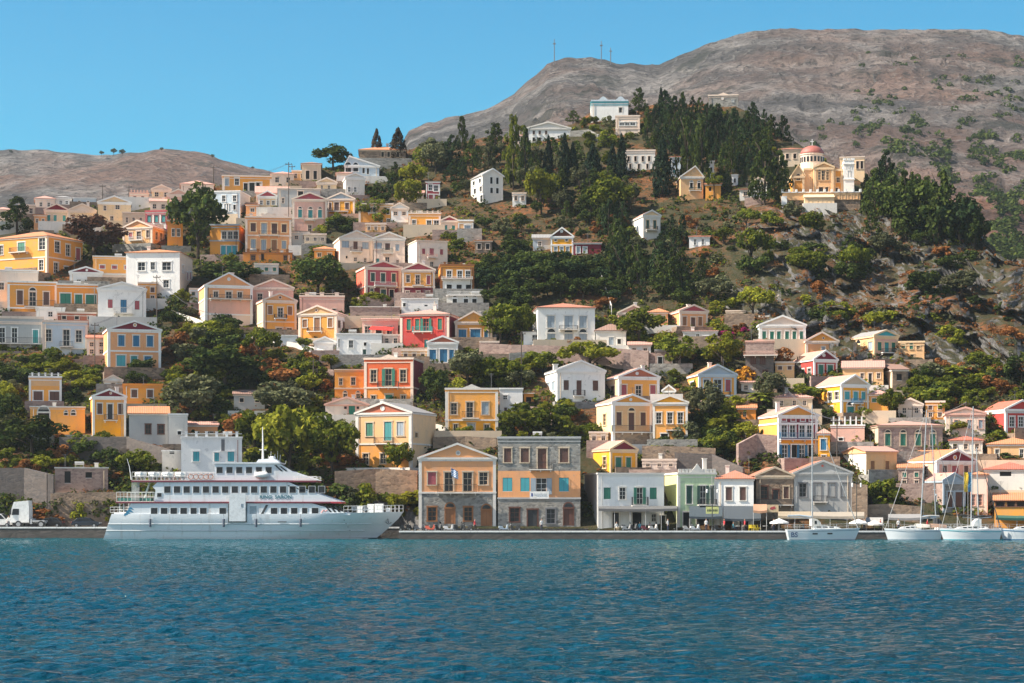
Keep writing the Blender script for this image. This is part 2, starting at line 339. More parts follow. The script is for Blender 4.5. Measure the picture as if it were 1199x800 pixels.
def sea_mesh():
    import numpy as np
    rng = np.random.default_rng(8)
    xs = np.concatenate([[-4000, -1500, -500, -220], np.arange(-118, 118.01, .24), [220, 500, 1500, 4000]])
    yf = [52.0]
    while yf[-1] < 312: yf.append(yf[-1] + .10 + .42 * (yf[-1] - 52) / 250)
    ys = np.concatenate([[-600, -200, -50, 20, 40], yf, [340, 600, 1500, 5000]])
    Xg, Yg = np.meshgrid(xs, ys); Zg = np.zeros_like(Xg)
    fade = np.clip((118 - np.abs(Xg)) / 8, 0, 1) * np.clip((Yg - 52) / 6, 0, 1) * np.clip((316 - Yg) / 6, 0, 1)
    for i in range(90):
        lam = 10 ** rng.uniform(math.log10(.7), math.log10(3.2)); th = rng.normal(1.45, .75); k = 2*math.pi/lam
        amp = .0052 * lam ** .8 * rng.uniform(.6, 1.2)
        f2 = np.clip((lam / (1.6 * (.10 + .42 * (Yg - 52) / 250)) - 1), 0, 1)
        ph = k*(Xg*math.cos(th) + Yg*math.sin(th)) + rng.uniform(0, 6.28)
        Zg += amp * f2 * (np.sin(ph) + .28*np.cos(2*ph))
    patch = .85 + .25 * np.sin(Xg*.045 + 1.3*np.sin(Yg*.03)) * np.sin(Yg*.052 + .8*np.sin(Xg*.021))
    Zg *= fade * patch
    nx, ny = len(xs), len(ys); V = np.stack([Xg, Yg, Zg], -1).reshape(-1, 3).astype(np.float32)
    i = np.arange((ny-1)*(nx-1)); r, c = i // (nx-1), i % (nx-1); a = r*nx + c; Q = np.stack([a, a+1, a+nx+1, a+nx], 1).astype(np.int32).ravel()
    me = bpy.data.meshes.new('sea'); me.vertices.add(len(V)); me.vertices.foreach_set('co', V.ravel()); me.loops.add(len(Q)); me.loops.foreach_set('vertex_index', Q)
    me.polygons.add(len(i)); me.polygons.foreach_set('loop_start', np.arange(0, len(Q), 4, dtype=np.int32)); me.polygons.foreach_set('use_smooth', np.ones(len(i), bool)); me.update(calc_edges=True)
    me.materials.append(sea_mat()); o = bpy.data.objects.new('sea', me); COLL.objects.link(o); tag(o, kind='structure')
sea_mesh()
# quay: paved top, stone face, pale kerb
QD = 297.0
pave = stone_mat('quay_paving', (.30,.28,.26), (.24,.22,.205), (.33,.31,.28), .9)
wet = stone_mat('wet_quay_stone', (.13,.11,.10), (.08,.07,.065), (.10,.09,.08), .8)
XS = (467 - XC) / F * 297                              # where the left quay steps back
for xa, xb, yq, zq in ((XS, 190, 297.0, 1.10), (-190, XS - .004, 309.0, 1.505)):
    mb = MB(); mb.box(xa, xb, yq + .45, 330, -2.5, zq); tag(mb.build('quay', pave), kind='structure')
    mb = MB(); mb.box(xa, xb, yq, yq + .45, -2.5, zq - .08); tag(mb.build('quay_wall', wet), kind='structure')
    mb = MB(); x = xa
    while x < xb - 2.1: mb.box(x + .015, x + 1.985, yq - .06, yq + .62, zq - .07, zq + .13 + random.uniform(-.008, .008)); x += 2
    tag(mb.build('quay_kerb', wall_mat('white')), kind='structure')
asph = stone_mat('worn_asphalt', (.075,.073,.07), (.055,.055,.055), (.07,.068,.065), .6)
mb = MB(); mb.quad((XS, 302.2, 1.108), (190, 302.2, 1.108), (190, 309.5, 1.108), (XS, 309.5, 1.108)); tag(mb.build('quay_road', asph), kind='structure')
mb = MB(); mb.quad((-190, 310.6, 1.513), (XS - .01, 310.6, 1.513), (XS - .01, 317, 1.513), (-190, 317, 1.513)); tag(mb.build('quay_road', asph), kind='structure')
# ============================================================ HOUSE BUILDER
TR = random.Random(5)
HOUSES = []                                           # (short name, x0, x1, ytop, ybase) for the plant labels and gap filling
class Fr:                                             # a wall plane: origin, along, outward
    def __init__(s, o, U, Nn): s.o = Vector(o); s.U = Vector(U); s.N = Vector(Nn)
    def p(s, u, v, n=0): return s.o + s.U * u + s.N * n + Vector((0, 0, v))
    def box(s, mb, u0, u1, v0, v1, n0, n1):
        P = s.p; mb.hexa([P(u0,v0,n1),P(u1,v0,n1),P(u1,v0,n0),P(u0,v0,n0),P(u0,v1,n1),P(u1,v1,n1),P(u1,v1,n0),P(u0,v1,n0)])
def wall_sheet(mb, fr, u0, u1, v0, v1, holes, rev=.2):
    hs = [(max(u0,a), min(u1,b), max(v0,c), min(v1,d)) for a, b, c, d in holes]
    hs = [h for h in hs if h[1] > h[0] + .01 and h[3] > h[2] + .01]
    us = sorted({u0, u1, *[h[0] for h in hs], *[h[1] for h in hs]}); vs = sorted({v0, v1, *[h[2] for h in hs], *[h[3] for h in hs]})
    for a, b in zip(us, us[1:]):
        for c, d in zip(vs, vs[1:]):
            x, y = (a+b)/2, (c+d)/2
            if any(h[0] < x < h[1] and h[2] < y < h[3] for h in hs): continue
            mb.quad(fr.p(a,c), fr.p(b,c), fr.p(b,d), fr.p(a,d))
    for a, b, c, d in hs:
        P = fr.p
        mb.quad(P(a,c), P(a,c,-rev), P(a,d,-rev), P(a,d)); mb.quad(P(b,d), P(b,d,-rev), P(b,c,-rev), P(b,c))
        mb.quad(P(a,d), P(a,d,-rev), P(b,d,-rev), P(b,d)); mb.quad(P(b,c), P(b,c,-rev), P(a,c,-rev), P(a,c))
def opening(root, fr, u0, u1, v0, v1, style, trim, sash='white'):
    """style: 'g' glazed, 's:col' closed shutters, 'o:col' open shutters, 'd:col' door, 'k' empty dark opening; a trailing '^' makes an arched head"""
    arch = style.endswith('^'); style = style.rstrip('^')
    kind, _, col = style.partition(':'); w = u1 - u0; h = v1 - v0; um = (u0 + u1) / 2
    mb = MB(); t = min(.17, w * .16) if trim else .05
    if trim:
        fr.box(mb, u0 - t, u0, v0, v1, -.02, .06); fr.box(mb, u1, u1 + t, v0, v1, -.02, .06)
        fr.box(mb, u0 - t*1.3, u1 + t*1.3, v1, v1 + t*1.25, -.02, .09)
        if kind != 'd': fr.box(mb, u0 - t*1.3, u1 + t*1.3, v0 - t*.8, v0, -.02, .13)
    if arch:
        R = w / 2 + (t if trim else .1); n = 9; pts = [(um + R*math.cos(math.pi*k/n), v1 + R*math.sin(math.pi*k/n)) for k in range(n+1)]
        P = fr.p; b = len(mb.v)
        mb.add([P(a, c + t*1.25, .05) for a, c in pts] + [P(a, c + t*1.25, -.02) for a, c in pts], [tuple(range(n+1))] + [(i, n+1+i, n+2+i, i+1) for i in range(n)])
    s = .055
    if kind in 'go':
        for a, b in ((u0, u0+s), (um-s/2, um+s/2), (u1-s, u1)): fr.box(mb, a, b, v0, v1, -.15, -.09)
        rows = 3 if h > 1.6 else 2
        for i in range(rows + 1):
            z = v0 + (h - s) * i / rows; fr.box(mb, u0 + s, um - s/2, z, z + s, -.148, -.092); fr.box(mb, um + s/2, u1 - s, z, z + s, -.148, -.092)
    if kind == 'd':
        fr.box(mb, u0, u0+s, v0, v1, -.14, -.06); fr.box(mb, u1-s, u1, v0, v1, -.14, -.06); fr.box(mb, u0+s, u1-s, v1-s, v1, -.138, -.062)
    if not mb.v: fr.box(mb, u0, u1, v0, v0 + .04, -.15, -.02)
    o = mb.build('door' if kind == 'd' else 'window', paint(trim or sash, .7), root)
    if arch:
        R = w / 2 - .02; pts = [(um + R*math.cos(math.pi*k/8), v1 + .06 + t*1.25 + (R - .06)*math.sin(math.pi*k/8)) for k in range(9)]
        mb = MB(); mb.add([fr.p(a, c, .058) for a, c in pts], [tuple(range(9))]); mb.build('fanlight', GLASS, o)
    if kind in 'gok':
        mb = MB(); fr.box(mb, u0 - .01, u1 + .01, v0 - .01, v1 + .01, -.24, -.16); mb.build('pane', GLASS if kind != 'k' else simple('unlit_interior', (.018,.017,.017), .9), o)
    if kind == 's':
        for a, b in ((u0 + .03, um - .015), (um + .015, u1 - .03)):
            mb = MB(); fr.box(mb, a, b, v0 + .03, v1 - .03, -.07, -.02); mb.build('shutter', shutter_mat(col), o)
        mb = MB(); fr.box(mb, u0 - .01, u1 + .01, v0 - .01, v1 + .01, -.24, -.16); mb.build('pane', GLASS, o)
    if kind == 'o':
        ww = w * .48
        for a, b in ((u0 - ww - .02, u0 - .02), (u1 + .02, u1 + .02 + ww)):
            mb = MB(); fr.box(mb, a, b, v0, v1, .065, .11); mb.build('shutter', shutter_mat(col), o)
    if kind == 'd':
        mb = MB(); dz = h * .7
        for a, b in ((u0 + s, um - .01), (um + .01, u1 - s)):
            fr.box(mb, a, b, v0, v1 - s, -.13, -.09)
            fr.box(mb, a + .08, b - .08, v0 + .12, v0 + dz * .42, -.09, -.07); fr.box(mb, a + .08, b - .08, v0 + dz * .5, v0 + dz, -.09, -.07)
        mb.build('door_leaf', paint(col, .55), o)
        mb = MB(); fr.box(mb, u0 - .01, u1 + .01, v0 - .01, v1 + .01, -.26, -.2); mb.build('pane', GLASS, o)
def balcony(root, fr, u0, u1, v0, v1, col='iron', depth=.9, slab='offw'):
    mb = MB(); fr.box(mb, u0 - .05, u1 + .05, v0 - .14, v0, .0, depth + .05)
    k = max(2, int((u1 - u0) / 1.6) + 1)
    for i in range(k):
        u = u0 + .15 + (u1 - u0 - .3) * i / (k - 1); fr.box(mb, u - .07, u + .07, v0 - .42, v0 - .14, .0, depth * .55)
    b = mb.build('balcony', wall_mat(slab), root)
    mb = MB(); h = v1 - v0
    fr.box(mb, u0, u1, v1 - .05, v1, depth - .05, depth); fr.box(mb, u0, u1, v0 + .08, v0 + .12, depth - .045, depth - .005)
    n = max(3, int((u1 - u0) / .17))
    for i in range(n + 1):
        u = u0 + (u1 - u0 - .03) * i / n; fr.box(mb, u, u + .03, v0, v1 - .05, depth - .04, depth - .01)
    for uu in (u0, u1 - .04):
        fr.box(mb, uu, uu + .04, v1 - .05, v1, .02, depth - .05)
        for i in range(5): fr.box(mb, uu + .005, uu + .035, v0, v1 - .05, .05 + i*.17, .08 + i*.17)
    mb.build('railing', paint(col, .5), b)
def R(y0, y1, w, style, *xs): return [(x - w/2, x + w/2, y0, y1, style) for x in xs]
def house(lab, x0, x1, yt, yb, wall, roof='flat', ya=None, side=0, dp=None, zones=(), trim='white', wins=(), swins=(), bands=(), bals=(),
          ped=None, tile='terra', ax=None, oculus=None, pil=True, d=None, swall=None, chim=(), parapet=None, name='house', yaw=0.0, dd=0.0, corn=.26, rtrim=None, terr=True):
    short, _, ctx = lab.partition(';'); label = (short + ' ' + ctx).strip()
    xc = (x0 + x1) / 2; d = (d or ground_d(xc, yb)) + dd; sc = F / d
    Wpx = (x1 - x0) / sc; dp = dp or max(5.0, min(9.5, Wpx * .95))
    phi = math.asin(min(.95, abs(side) / sc / dp)) if side else 0.0
    W = Wpx / math.cos(phi); H = (yb - yt) / sc
    a = math.atan2((xc - XC), F); rz = -a + (phi if side < 0 else -phi) + math.radians(yaw)
    root = empty(name, at(xc, yb, d), rz, label, 'house' if name == 'house' else name.replace('_', ' '))
    U = lambda px: (px - x0) / (x1 - x0) * W - W / 2
    V = lambda py: (yb - py) / sc
    front = Fr((0,0,0), (1,0,0), (0,-1,0))
    right = Fr((W/2,0,0), (0,1,0), (1,0,0)); left = Fr((-W/2,dp,0), (0,-1,0), (-1,0,0)); back = Fr((0,dp,0), (-1,0,0), (0,1,0))
    base = -2.2
    fh = [(U(q[0]), U(q[1]), V(q[3]), V(q[2])) for q in wins]
    sfr = right if side > 0 else left
    SU = (lambda px: (px - x1) / side * dp) if side > 0 else (lambda px: (px - (x0 + side)) / (-side or 1) * dp)
    sh = [(SU(q[0]), SU(q[1]), V(q[3]), V(q[2])) for q in swins]
    rise = (yt - ya) / sc if ya is not None else 0
    uax = U(ax) if ax else 0.0
    zs = [(yt, wall)] + list(zones); tops = [V(z[0]) for z in zs] + [base]
    for i, (zy, zc) in enumerate(zs):
        mb = MB(); v1, v0 = tops[i], tops[i+1]
        wall_sheet(mb, front, -W/2, W/2, v0, v1, fh); wall_sheet(mb, back, -W/2, W/2, v0, v1, [])
        two = swall is not None
        for fr_, hol, vis in ((right, sh if side > 0 else [], side > 0), (left, sh if side < 0 else [], side < 0)):
            if two and vis: continue
            wall_sheet(mb, fr_, 0, dp, v0, v1, hol)
        if i == 0 and roof == 'ped':
            mb.add([(W/2, dp, H), (-W/2, dp, H), (uax, dp, H + rise)], [(0, 1, 2)])
        if i == 0 and roof == 'shed':
            mb.add([(W/2, 0, H), (W/2, dp, H), (W/2, dp, H + rise)], [(0, 1, 2)]); mb.add([(-W/2, dp, H), (-W/2, 0, H), (-W/2, dp, H + rise)], [(0, 1, 2)])
            mb.add([(W/2, dp, H), (-W/2, dp, H), (-W/2, dp, H+rise), (W/2, dp, H+rise)], [(0, 1, 2, 3)])
        if i == 0 and roof == 'side':
            for sgn in (1, -1): mb.add([(sgn*W/2, 0, H), (sgn*W/2, dp, H), (sgn*W/2, dp/2, H + rise)], [(0, 1, 2) if sgn > 0 else (2, 1, 0)])
        mb.build('wall' if i == 0 else 'lower_wall', wm(zc), root)
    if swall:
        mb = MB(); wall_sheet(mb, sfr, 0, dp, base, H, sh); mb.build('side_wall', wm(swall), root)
    tm = wall_mat(rtrim or trim or 'offw')
    ch = min(corn, H * .12); pr = .2
    # roofs
    mb = MB()
    if roof == 'ped':
        ov, fo, th = .18, .12, .12
        for sg in (-1, 1):
            ex = sg * (W/2 + ov); ez = H - rise * ov / (W/2)
            p0, p1 = (ex, -fo, ez + .05), (uax, -fo, H + rise + .05); q0, q1 = (ex, dp + .1, ez + .05), (uax, dp + .1, H + rise + .05)
            up = lambda p: (p[0], p[1], p[2] + th)
            A = [p0, p1, q1, q0] if sg < 0 else [p1, p0, q0, q1]
            mb.hexa(A + [up(p) for p in A])
        mb.build('roof', tile_mat(tile), root)
        mb = MB(); mb.add([(-W/2, 0, H), (W/2, 0, H), (uax, 0, H + rise)], [(0, 1, 2)]); mb.build('pediment', wm(ped or wall), root)
        mb = MB()
        for sg in (-1, 1):
            e = sg * (W/2 + ov + .06); z0 = H - rise * .12
            P = [(e, z0 - .02), (uax, H + rise - .12), (uax, H + rise + .20), (e, z0 + .26)]
            if sg > 0: P = P[::-1]
            mb.prism(P, -fo - .14, -.003)
        if corn > 0: mb.box(-W/2 - pr + .01, W/2 + pr - .01, -pr, -.004, H - ch, H + .04); mb.box(-W/2 - .1, W/2 + .1, -.1, -.002, H - ch*2.0, H - ch)
        if corn > 0:
            for fr_, vis in ((right, side > 0), (left, side < 0)):
                if vis: fr_.box(mb, .02, dp - .02, H - ch, H + .03, .003, pr - .02)
        mb.build('cornice', tm, root)
    elif roof in ('hip', 'side', 'shed'):
        ov = .28; x, y0, y1 = W/2 + ov, -ov, dp + ov; z = H + .01
        if roof == 'hip':
            k = min(W, dp) * .5; rx = max(W/2 - k, .0); ry0, ry1 = (dp/2, dp/2) if W >= dp else (k, dp - k)
            top = [(-rx, ry0, H + rise), (rx, ry0, H + rise), (rx, ry1, H + rise), (-rx, ry1, H + rise)]
            b = [(-x,y0,z),(x,y0,z),(x,y1,z),(-x,y1,z)]
            b2 = [(q[0], q[1], q[2]+.1) for q in b]
            mb.add(b + b2 + top, [(3,2,1,0),(0,1,5,4),(1,2,6,5),(2,3,7,6),(3,0,4,7),(4,5,9,8),(5,6,10,9),(6,7,11,10),(7,4,8,11)])
        elif roof == 'side':
            P = [(y0, z - rise*ov/(dp/2)), (dp/2, H + rise), (y1, z - rise*ov/(dp/2)), (y1, z - rise*ov/(dp/2) + .12), (dp/2, H + rise + .14), (y0, z - rise*ov/(dp/2) + .12)]
            mb.prism(P, -x, x, 'x')
        else:
            g = rise / dp; P = [(y0, z - g*ov), (y1, z + g*(dp+ov)), (y1, z + g*(dp+ov) + .13), (y0, z - g*ov + .13)]; mb.prism(P, -x, x, 'x')
        mb.build('roof', tile_mat(tile), root)
        if corn > 0:
            mb = MB(); mb.box(-W/2 - .14, W/2 + .14, -.14, -.003, H - ch, H - .02)
            for fr_, vis in ((right, side > 0), (left, side < 0)):
                if vis: fr_.box(mb, .0, dp - .02, H - ch, H - .02, .003, .14)
            mb.build('cornice', tm, root)
    else:
        mb.box(-W/2 + .25, W/2 - .25, .25, dp - .25, H - .55, H - .45); mb.build('roof', wall_mat('offw'), root)
        mb = MB(); e = .12
        mb.box(-W/2 - e, W/2 + e, -e, .22, H - ch*.8, H + .1); mb.box(-W/2 - e, -W/2 + .22, .222, dp + e, H - ch*.8, H + .1); mb.box(W/2 - .22, W/2 + e, .222, dp + e, H - ch*.8, H + .1); mb.box(-W/2 + .222, W/2 - .222, dp - .22, dp + e, H - ch*.8, H + .1)
        if corn > 0: mb.box(-W/2 - .06, W/2 + .06, -.07, -.002, H - ch*2.6, H - ch*2.1)
        mb.build('cornice', tm, root)
        if parapet:                                   # row of posts / scallops / small crest on the parapet
            k = int(parapet[1]); mb = MB()
            for i in range(k):
                u = -W/2 + W * (i + .5) / k; w2 = W / k * (.13 if parapet[0] == 'post' else .40); hh = parapet[2]
                mb.box(u - w2, u + w2, -.02, .16, H + .1, H + .1 + hh)
                if parapet[0] == 'post': mb.box(u - w2*1.3, u + w2*1.3, -.05, .19, H + .1 + hh, H + .16 + hh)
            if parapet[0] == 'post': mb.box(-W/2, W/2, .02, .12, H + .1 + parapet[2]*.55, H + .1 + parapet[2]*.55 + .07)
            mb.build('parapet', tm, root)
        if ya is not None:                            # small crest pediment on the parapet
            mb = MB(); w2 = W * .17; mb.prism([(uax - w2, H + .1), (uax + w2, H + .1), (uax, H + rise)], -.1, .15); mb.build('crest', tm, root)
    if oculus:
        ou, ov_, orr = U(oculus[0]), V(oculus[1]), oculus[2] / sc
        mb = MB(); n = 14
        ring = lambda r, y: [(ou + r*math.cos(2*math.pi*k/n), y, ov_ + r*math.sin(2*math.pi*k/n)) for k in range(n)]
        mb.add(ring(orr*1.5, -.07) + ring(orr, -.07) + ring(orr*1.5, -.001), [(k, n+k, n+(k+1)%n, (k+1)%n) for k in range(n)] + [(k, (k+1)%n, 2*n+(k+1)%n, 2*n+k) for k in range(n)])
        o = mb.build('oculus', tm, root); mb = MB(); mb.add(ring(orr, -.03), [tuple(range(n))]); mb.build('pane', GLASS if len(oculus) < 4 else paint(oculus[3], .7), o)
    if pil and trim:
        pw = min(.42, W * .06)
        for sg in (-1, 1):
            mb = MB(); u0, u1 = (-W/2 - .03, -W/2 + pw) if sg < 0 else (W/2 - pw, W/2 + .03)
            mb.box(u0, u1, -.06, -.002, -1.0, H - ch*2.0)
            if (sg > 0) == (side > 0) and side:
                (right if sg > 0 else left).box(mb, 0 if sg > 0 else dp - pw, pw if sg > 0 else dp, -1.0, H - ch*1.02, .002, .06)
            mb.build('pilaster', tm, root)
    for by in bands:
        mb = MB(); v = V(by); mb.box(-W/2 - .09, W/2 + .09, -.10, -.001, v - .13, v + .13)
        if side: sfr.box(mb, 0.0, dp, v - .13, v + .13, .001, .09)
        mb.build('band', tm, root)
    for q in wins: opening(root, front, U(q[0]), U(q[1]), V(q[3]), V(q[2]), q[4], q[5] if len(q) > 5 else trim)
    for q in swins: opening(root, sfr, SU(q[0]), SU(q[1]), V(q[3]), V(q[2]), q[4], q[5] if len(q) > 5 else trim)
    for b in bals: balcony(root, front, U(b[0]), U(b[1]), V(b[2]), V(b[3]), b[4] if len(b) > 4 else 'iron', b[5] if len(b) > 5 else .9)
    for c in chim:
        mb = MB(); u = U(c[0]); w2 = .35; y = dp * .4; zt = V(c[1]); mb.box(u - w2, u + w2, y - w2, y + w2, H - .5, zt); mb.box(u - w2*1.3, u + w2*1.3, y - w2*1.3, y + w2*1.3, zt, zt + .12); mb.build('chimney', wall_mat('offw'), root)
    # pipes, chimneys, aerials and roof tanks that break the clean outline
    q = TR.random()
    if W > 5 and q < .45:
        mb = MB(); u = TR.choice((-W/2 + .55, W/2 - .62)); mb.tube([(u, -.11, H - .4), (u, -.11, -.9)], .05, 5); mb.build('drainpipe', paint(TR.choice(('grey', 'beige', 'brown')), .6), root)
    if W > 5 and TR.random() < .38 and not chim:
        u, y = TR.uniform(-W*.35, W*.35), dp * TR.uniform(.35, .75); zt = H + max(0, rise) + TR.uniform(.35, .9); mb = MB(); mb.box(u - .28, u + .28, y - .28, y + .28, H - .6, zt); mb.box(u - .36, u + .36, y - .36, y + .36, zt, zt + .1); mb.build('chimney', wall_mat('offw'), root)
    if TR.random() < .42:
        u, y = TR.uniform(-W*.4, W*.4), dp * TR.uniform(.2, .6); z0, z1 = H - .3, H + max(0, rise) + TR.uniform(1.2, 2.2); mb = MB(); mb.tube([(u, y, z0), (u, y, z1)], .025, 4)
        for k in range(5): mb.box(u - .45 + .08*k, u + .45 - .08*k, y - .012, y + .012, z1 - .1 - .13*k, z1 - .075 - .13*k)
        mb.build('aerial', simple('mast_steel', (.12,.12,.13), .6), root)
    if roof == 'flat' and W > 6 and ya is None and TR.random() < .35:
        u, y = TR.uniform(-W*.3, W*.3), dp * .5; mb = MB(); mb.tube([(u - .7, y, H + .75), (u + .7, y, H + .75)], .27, 10); mb.box(u - .75, u + .75, y - .9, y - .84, H + .05, H + .2); mb.box(u - .6, u - .54, y - .1, y + .1, H - .4, H + .6); mb.box(u + .54, u + .6, y - .1, y + .1, H - .4, H + .6); mb.build('water_tank', paint('grey', .4), root)
    # the terrace the house stands on: rubble, plaster or washed wall, with a low parapet on some
    if yb < 596 and dp > 4.5 and terr and not (xc > 560 and yb < 302) and name == 'house':
        out = TR.choice((2.2, 2.8, 3.4, 4.0)); e0, e1 = TR.uniform(.2, 2.2), TR.uniform(.2, 2.2); mb = MB()
        mb.box(-W/2 - e0, W/2 + e1, -out, .3, -4.5, -.02); mm = TR.choice((STONE, STONE_W, STONE_P, STONE_W, wall_mat('offw'), wall_mat('beige')))
        if TR.random() < .45: mb.box(-W/2 - e0, W/2 + e1, -out, -out + .25, -.018, .75)
        mb.build('terrace', mm, root)
    HOUSES.append((short, x0 - (-side if side < 0 else 0), x1 + (side if side > 0 else 0), yt if ya is None else ya, yb))
    root['_s'] = sc
    return root
# ============================================================ THE TOWN, house by house (columns and rows of the photograph in px)
Hs = house
# ---- front row on the quay
f1 = Hs('peach and stone quay house with a flag; gabled, beside the three-storey stone house', 490.5, 580.5, 536, 620, 'peach', 'ped', ya=520, zones=[(577,'stone')], trim='beige', rtrim='offw', tile='pink', dp=11, bands=[577], oculus=(536.4,530.5,1.9,'grey'), ped='peach', d=311,
   wins=[(501,510.5,553,567.7,'s:rose'),(520.5,530.8,553,575.5,'g'),(542.3,552.8,553,575.5,'g'),(561.2,571,553,567.7,'g')] + [(501,510.8,594,610,'g','wood'),(521.8,532,596,613.5,'d:wood^','wood'),(543.4,552.8,594,610,'g','wood'),(564.4,574.8,598,616,'d:wood^','wood')],
   bals=[(512,558,576.8,567)])
f2 = Hs('three-storey stone quay house with an orange plaster storey; flat roof and blue shutters', 583, 679.5, 512, 620, 'stone', 'flat', zones=[(551.5,'peach'),(583.5,'stone')], trim='beige', rtrim='grey', dp=11, d=311, pil=False, bands=[583.5],
   wins=[(590.2,598.6,525,541.5,'s:brown'),(609.8,619.2,525,541.5,'s:brown'),(629.5,640,525,549.5,'d:brown'),(655.5,665.3,525,541.5,'s:brown')] +
   [(588.6,599.8,559.5,575.7,'s:aqua',None),(609.4,620,559.5,575.7,'s:aqua',None),(627.6,640,560,579,'o:bluegrey',None),(654.6,666,559.5,575.7,'s:aqua',None)] +
   [(597.2,608,595,611,'g','brown'),(618,629.4,597,618,'d:dark','brown'),(640,650,596,613,'g','dgrey'),(660.4,671,596,615.6,'d:brown^','brown')],
   bals=[(620,646,549.6,541)])
f3 = Hs('small bright yellow house with a maroon pediment; green shutters, above the white quay house', 715, 745.8, 526.5, 553.5, 'gold', 'ped', ya=516.8, side=-29, trim='cream', ped='maroon', tile='pink', dp=9,
   wins=[(720.8,727.6,535.6,551,'s:green'),(733,738.8,535.6,547.5,'s:green')], swins=[(706,710,535,548,'g')], bals=[(719.5,731,552,547)])
f4 = Hs('long white quay house with green shutters; flat roof and grey shop canopy', 700.5, 777.5, 554.5, 620, 'white', 'flat', side=-18, trim='offw', dp=12, d=311, pil=False, swall='grey', corn=.15,
   wins=[(707,715.2,571,584.8,'s:green',None),(725.5,732.5,571,584.8,'g'),(745.5,752.5,571,590.5,'o:green'),(760.8,769,571,584.8,'s:green',None),(717,725.2,600,619,'d:dark'),(740.5,751,600,619,'k'),(763,768.5,602,611,'g'),(781-8,787-8,604,618,'k')],
   bals=[(739.5,758,591.8,582)])
f5 = Hs('pale green quay house with a scalloped white parapet; dark green shutters', 794, 838.5, 554, 620, 'palegreen', 'flat', ya=543, side=-17, trim='offw', dp=11, d=311, swall='lime', parapet=('scal',11,.5),
   wins=[(803.8,810.4,568.8,590,'s:dgreen'),(819.7,826.5,568.8,590.5,'o:dgreen'),(831.8,837,568.8,590,'s:dgreen'),(800,808,600,619,'k'),(816,830,600,619,'k')], bals=[(817,838,591,584.5)])
f6 = Hs('white quay house with brown shutters and red roof; joined to the pale green house', 839, 882.3, 561, 620, 'white', 'hip', ya=550.4, trim='offw', dp=10, d=311, tile='terra', pil=False,
   wins=[(850,857,570.5,586,'s:brown'),(866.3,873.2,570.5,586,'s:brown'),(849,858,603,619,'k'),(866,876,600,619,'k')])
f7 = Hs('brown stone gabled quay house; between the white house and the grey gabled house', 885.5, 929, 557, 620, 'wstone', 'ped', ya=547.6, trim='beige', dp=11, d=313, ped='wstone', tile='terra', pil=False, yaw=7,
   wins=[(890.8,898.8,569.7,583.7,'g','brown'),(905,911.6,573.5,584.5,'d:dark','brown'),(917.5,923.6,569.7,583.7,'s:brown')], bals=[(886,928,591,584.6,'iron')])
f8 = Hs('large grey gabled quay house with a faded pediment; behind the cream cafe awnings', 930, 997.5, 553.5, 620, 'grey', 'ped', ya=540, trim='dgrey', rtrim='grey', dp=14, d=313, ped='grey', tile='terra', side=-1, oculus=(963,545.6,1.5,'coral'), yaw=6,
   wins=[(936,944.2,566,581.8,'g'),(953.2,961.5,566,586.5,'s:grey'),(970,977.6,566,581.8,'s:grey'),(984.9,992.8,566,581.8,'s:grey')], bals=[(952,968,587.5,580.5)])
# ---- right end, low
Hs('yellow cottage with a white gable wall; above the stone garden wall and dark bush', 1014.5, 1050, 529, 556, 'sand', 'side', ya=523, side=-27, trim='sand', swall='offw', tile='pink', dp=7, pil=False, wins=R(540,549.5,4.6,'s:wood',1021.8,1038.8))
Hs('long rosy stone house with four green arched windows; on the slope above the yellow cottage', 1029, 1103, 498.5, 529, 'pstone', 'hip', ya=491.5, side=-17, trim='beige', tile='pink', dp=11, swall='beige', pil=False, wins=R(508,522,6.2,'s:green^',1040,1057.6,1075,1091.8))
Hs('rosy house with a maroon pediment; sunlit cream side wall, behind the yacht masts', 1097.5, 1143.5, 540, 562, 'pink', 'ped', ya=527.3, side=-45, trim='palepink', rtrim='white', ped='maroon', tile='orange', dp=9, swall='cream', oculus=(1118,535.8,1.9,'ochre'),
   wins=R(545.5,553.5,5,'s:brown',1106.4,1131) + [(1114.6,1122,545.5,556,'s:rose')], swins=R(546,556,5,'g',1085,1062))
Hs('grey-green gabled house with tall glass doors; behind the moored yachts', 1105, 1130, 563, 600, 'stone', 'ped', ya=554.6, side=-25, trim='bluegrey', ped='bluegrey', tile='pink', dp=8, swall='pstone', wins=[(1109.5,1115.5,576,594,'s:brown'),(1118.5,1127.5,576,594,'d:brown')], swins=[(1090,1097,580,598,'k')])
Hs('narrow rosy house with two tall windows; right of the grey-green gabled house', 1136.5, 1156, 556, 601, 'palepink', 'hip', ya=552, trim='pink', tile='orange', dp=8, wins=R(579,592,4.4,'g',1139.6,1147.6))
Hs('whitewashed grey house with a broad red roof; at the right edge of the waterfront', 1153, 1212, 550, 580, 'offw', 'hip', ya=540.5, trim='offw', tile='red', dp=10, pil=False, wins=[(1171,1184,552.5,558,'k',None),(1186,1188.5,575,580,'g')])
Hs('low ochre taverna with dark openings under red tiles; at the right end of the quay', 1165, 1216, 586, 620, 'ochre', 'shed', ya=577, trim='brown', tile='orange', dp=6, pil=False, wins=[(1167,1176,587.5,593,'k'),(1180,1188,587.5,593,'k'),(1191,1199,587.5,593,'k'),(1203,1211,587.5,593,'k')])
Hs('low yellow house with an orange roof; behind the clipped dark hedge', 1157, 1216, 520.5, 545, 'sand', 'hip', ya=511.5, trim='offw', tile='orange', dp=9, pil=False, wins=R(526,536,4.4,'g',1168,1196))
Hs('crimson gabled house with white trim; highest at the right edge beside the green slope', 1178, 1216, 479.5, 508, 'red', 'ped', ya=469.3, side=-27, trim='white', tile='red', dp=8, ped='red', wins=R(488,500,5.6,'g',1185.4,1195.6,1206), bands=[483])
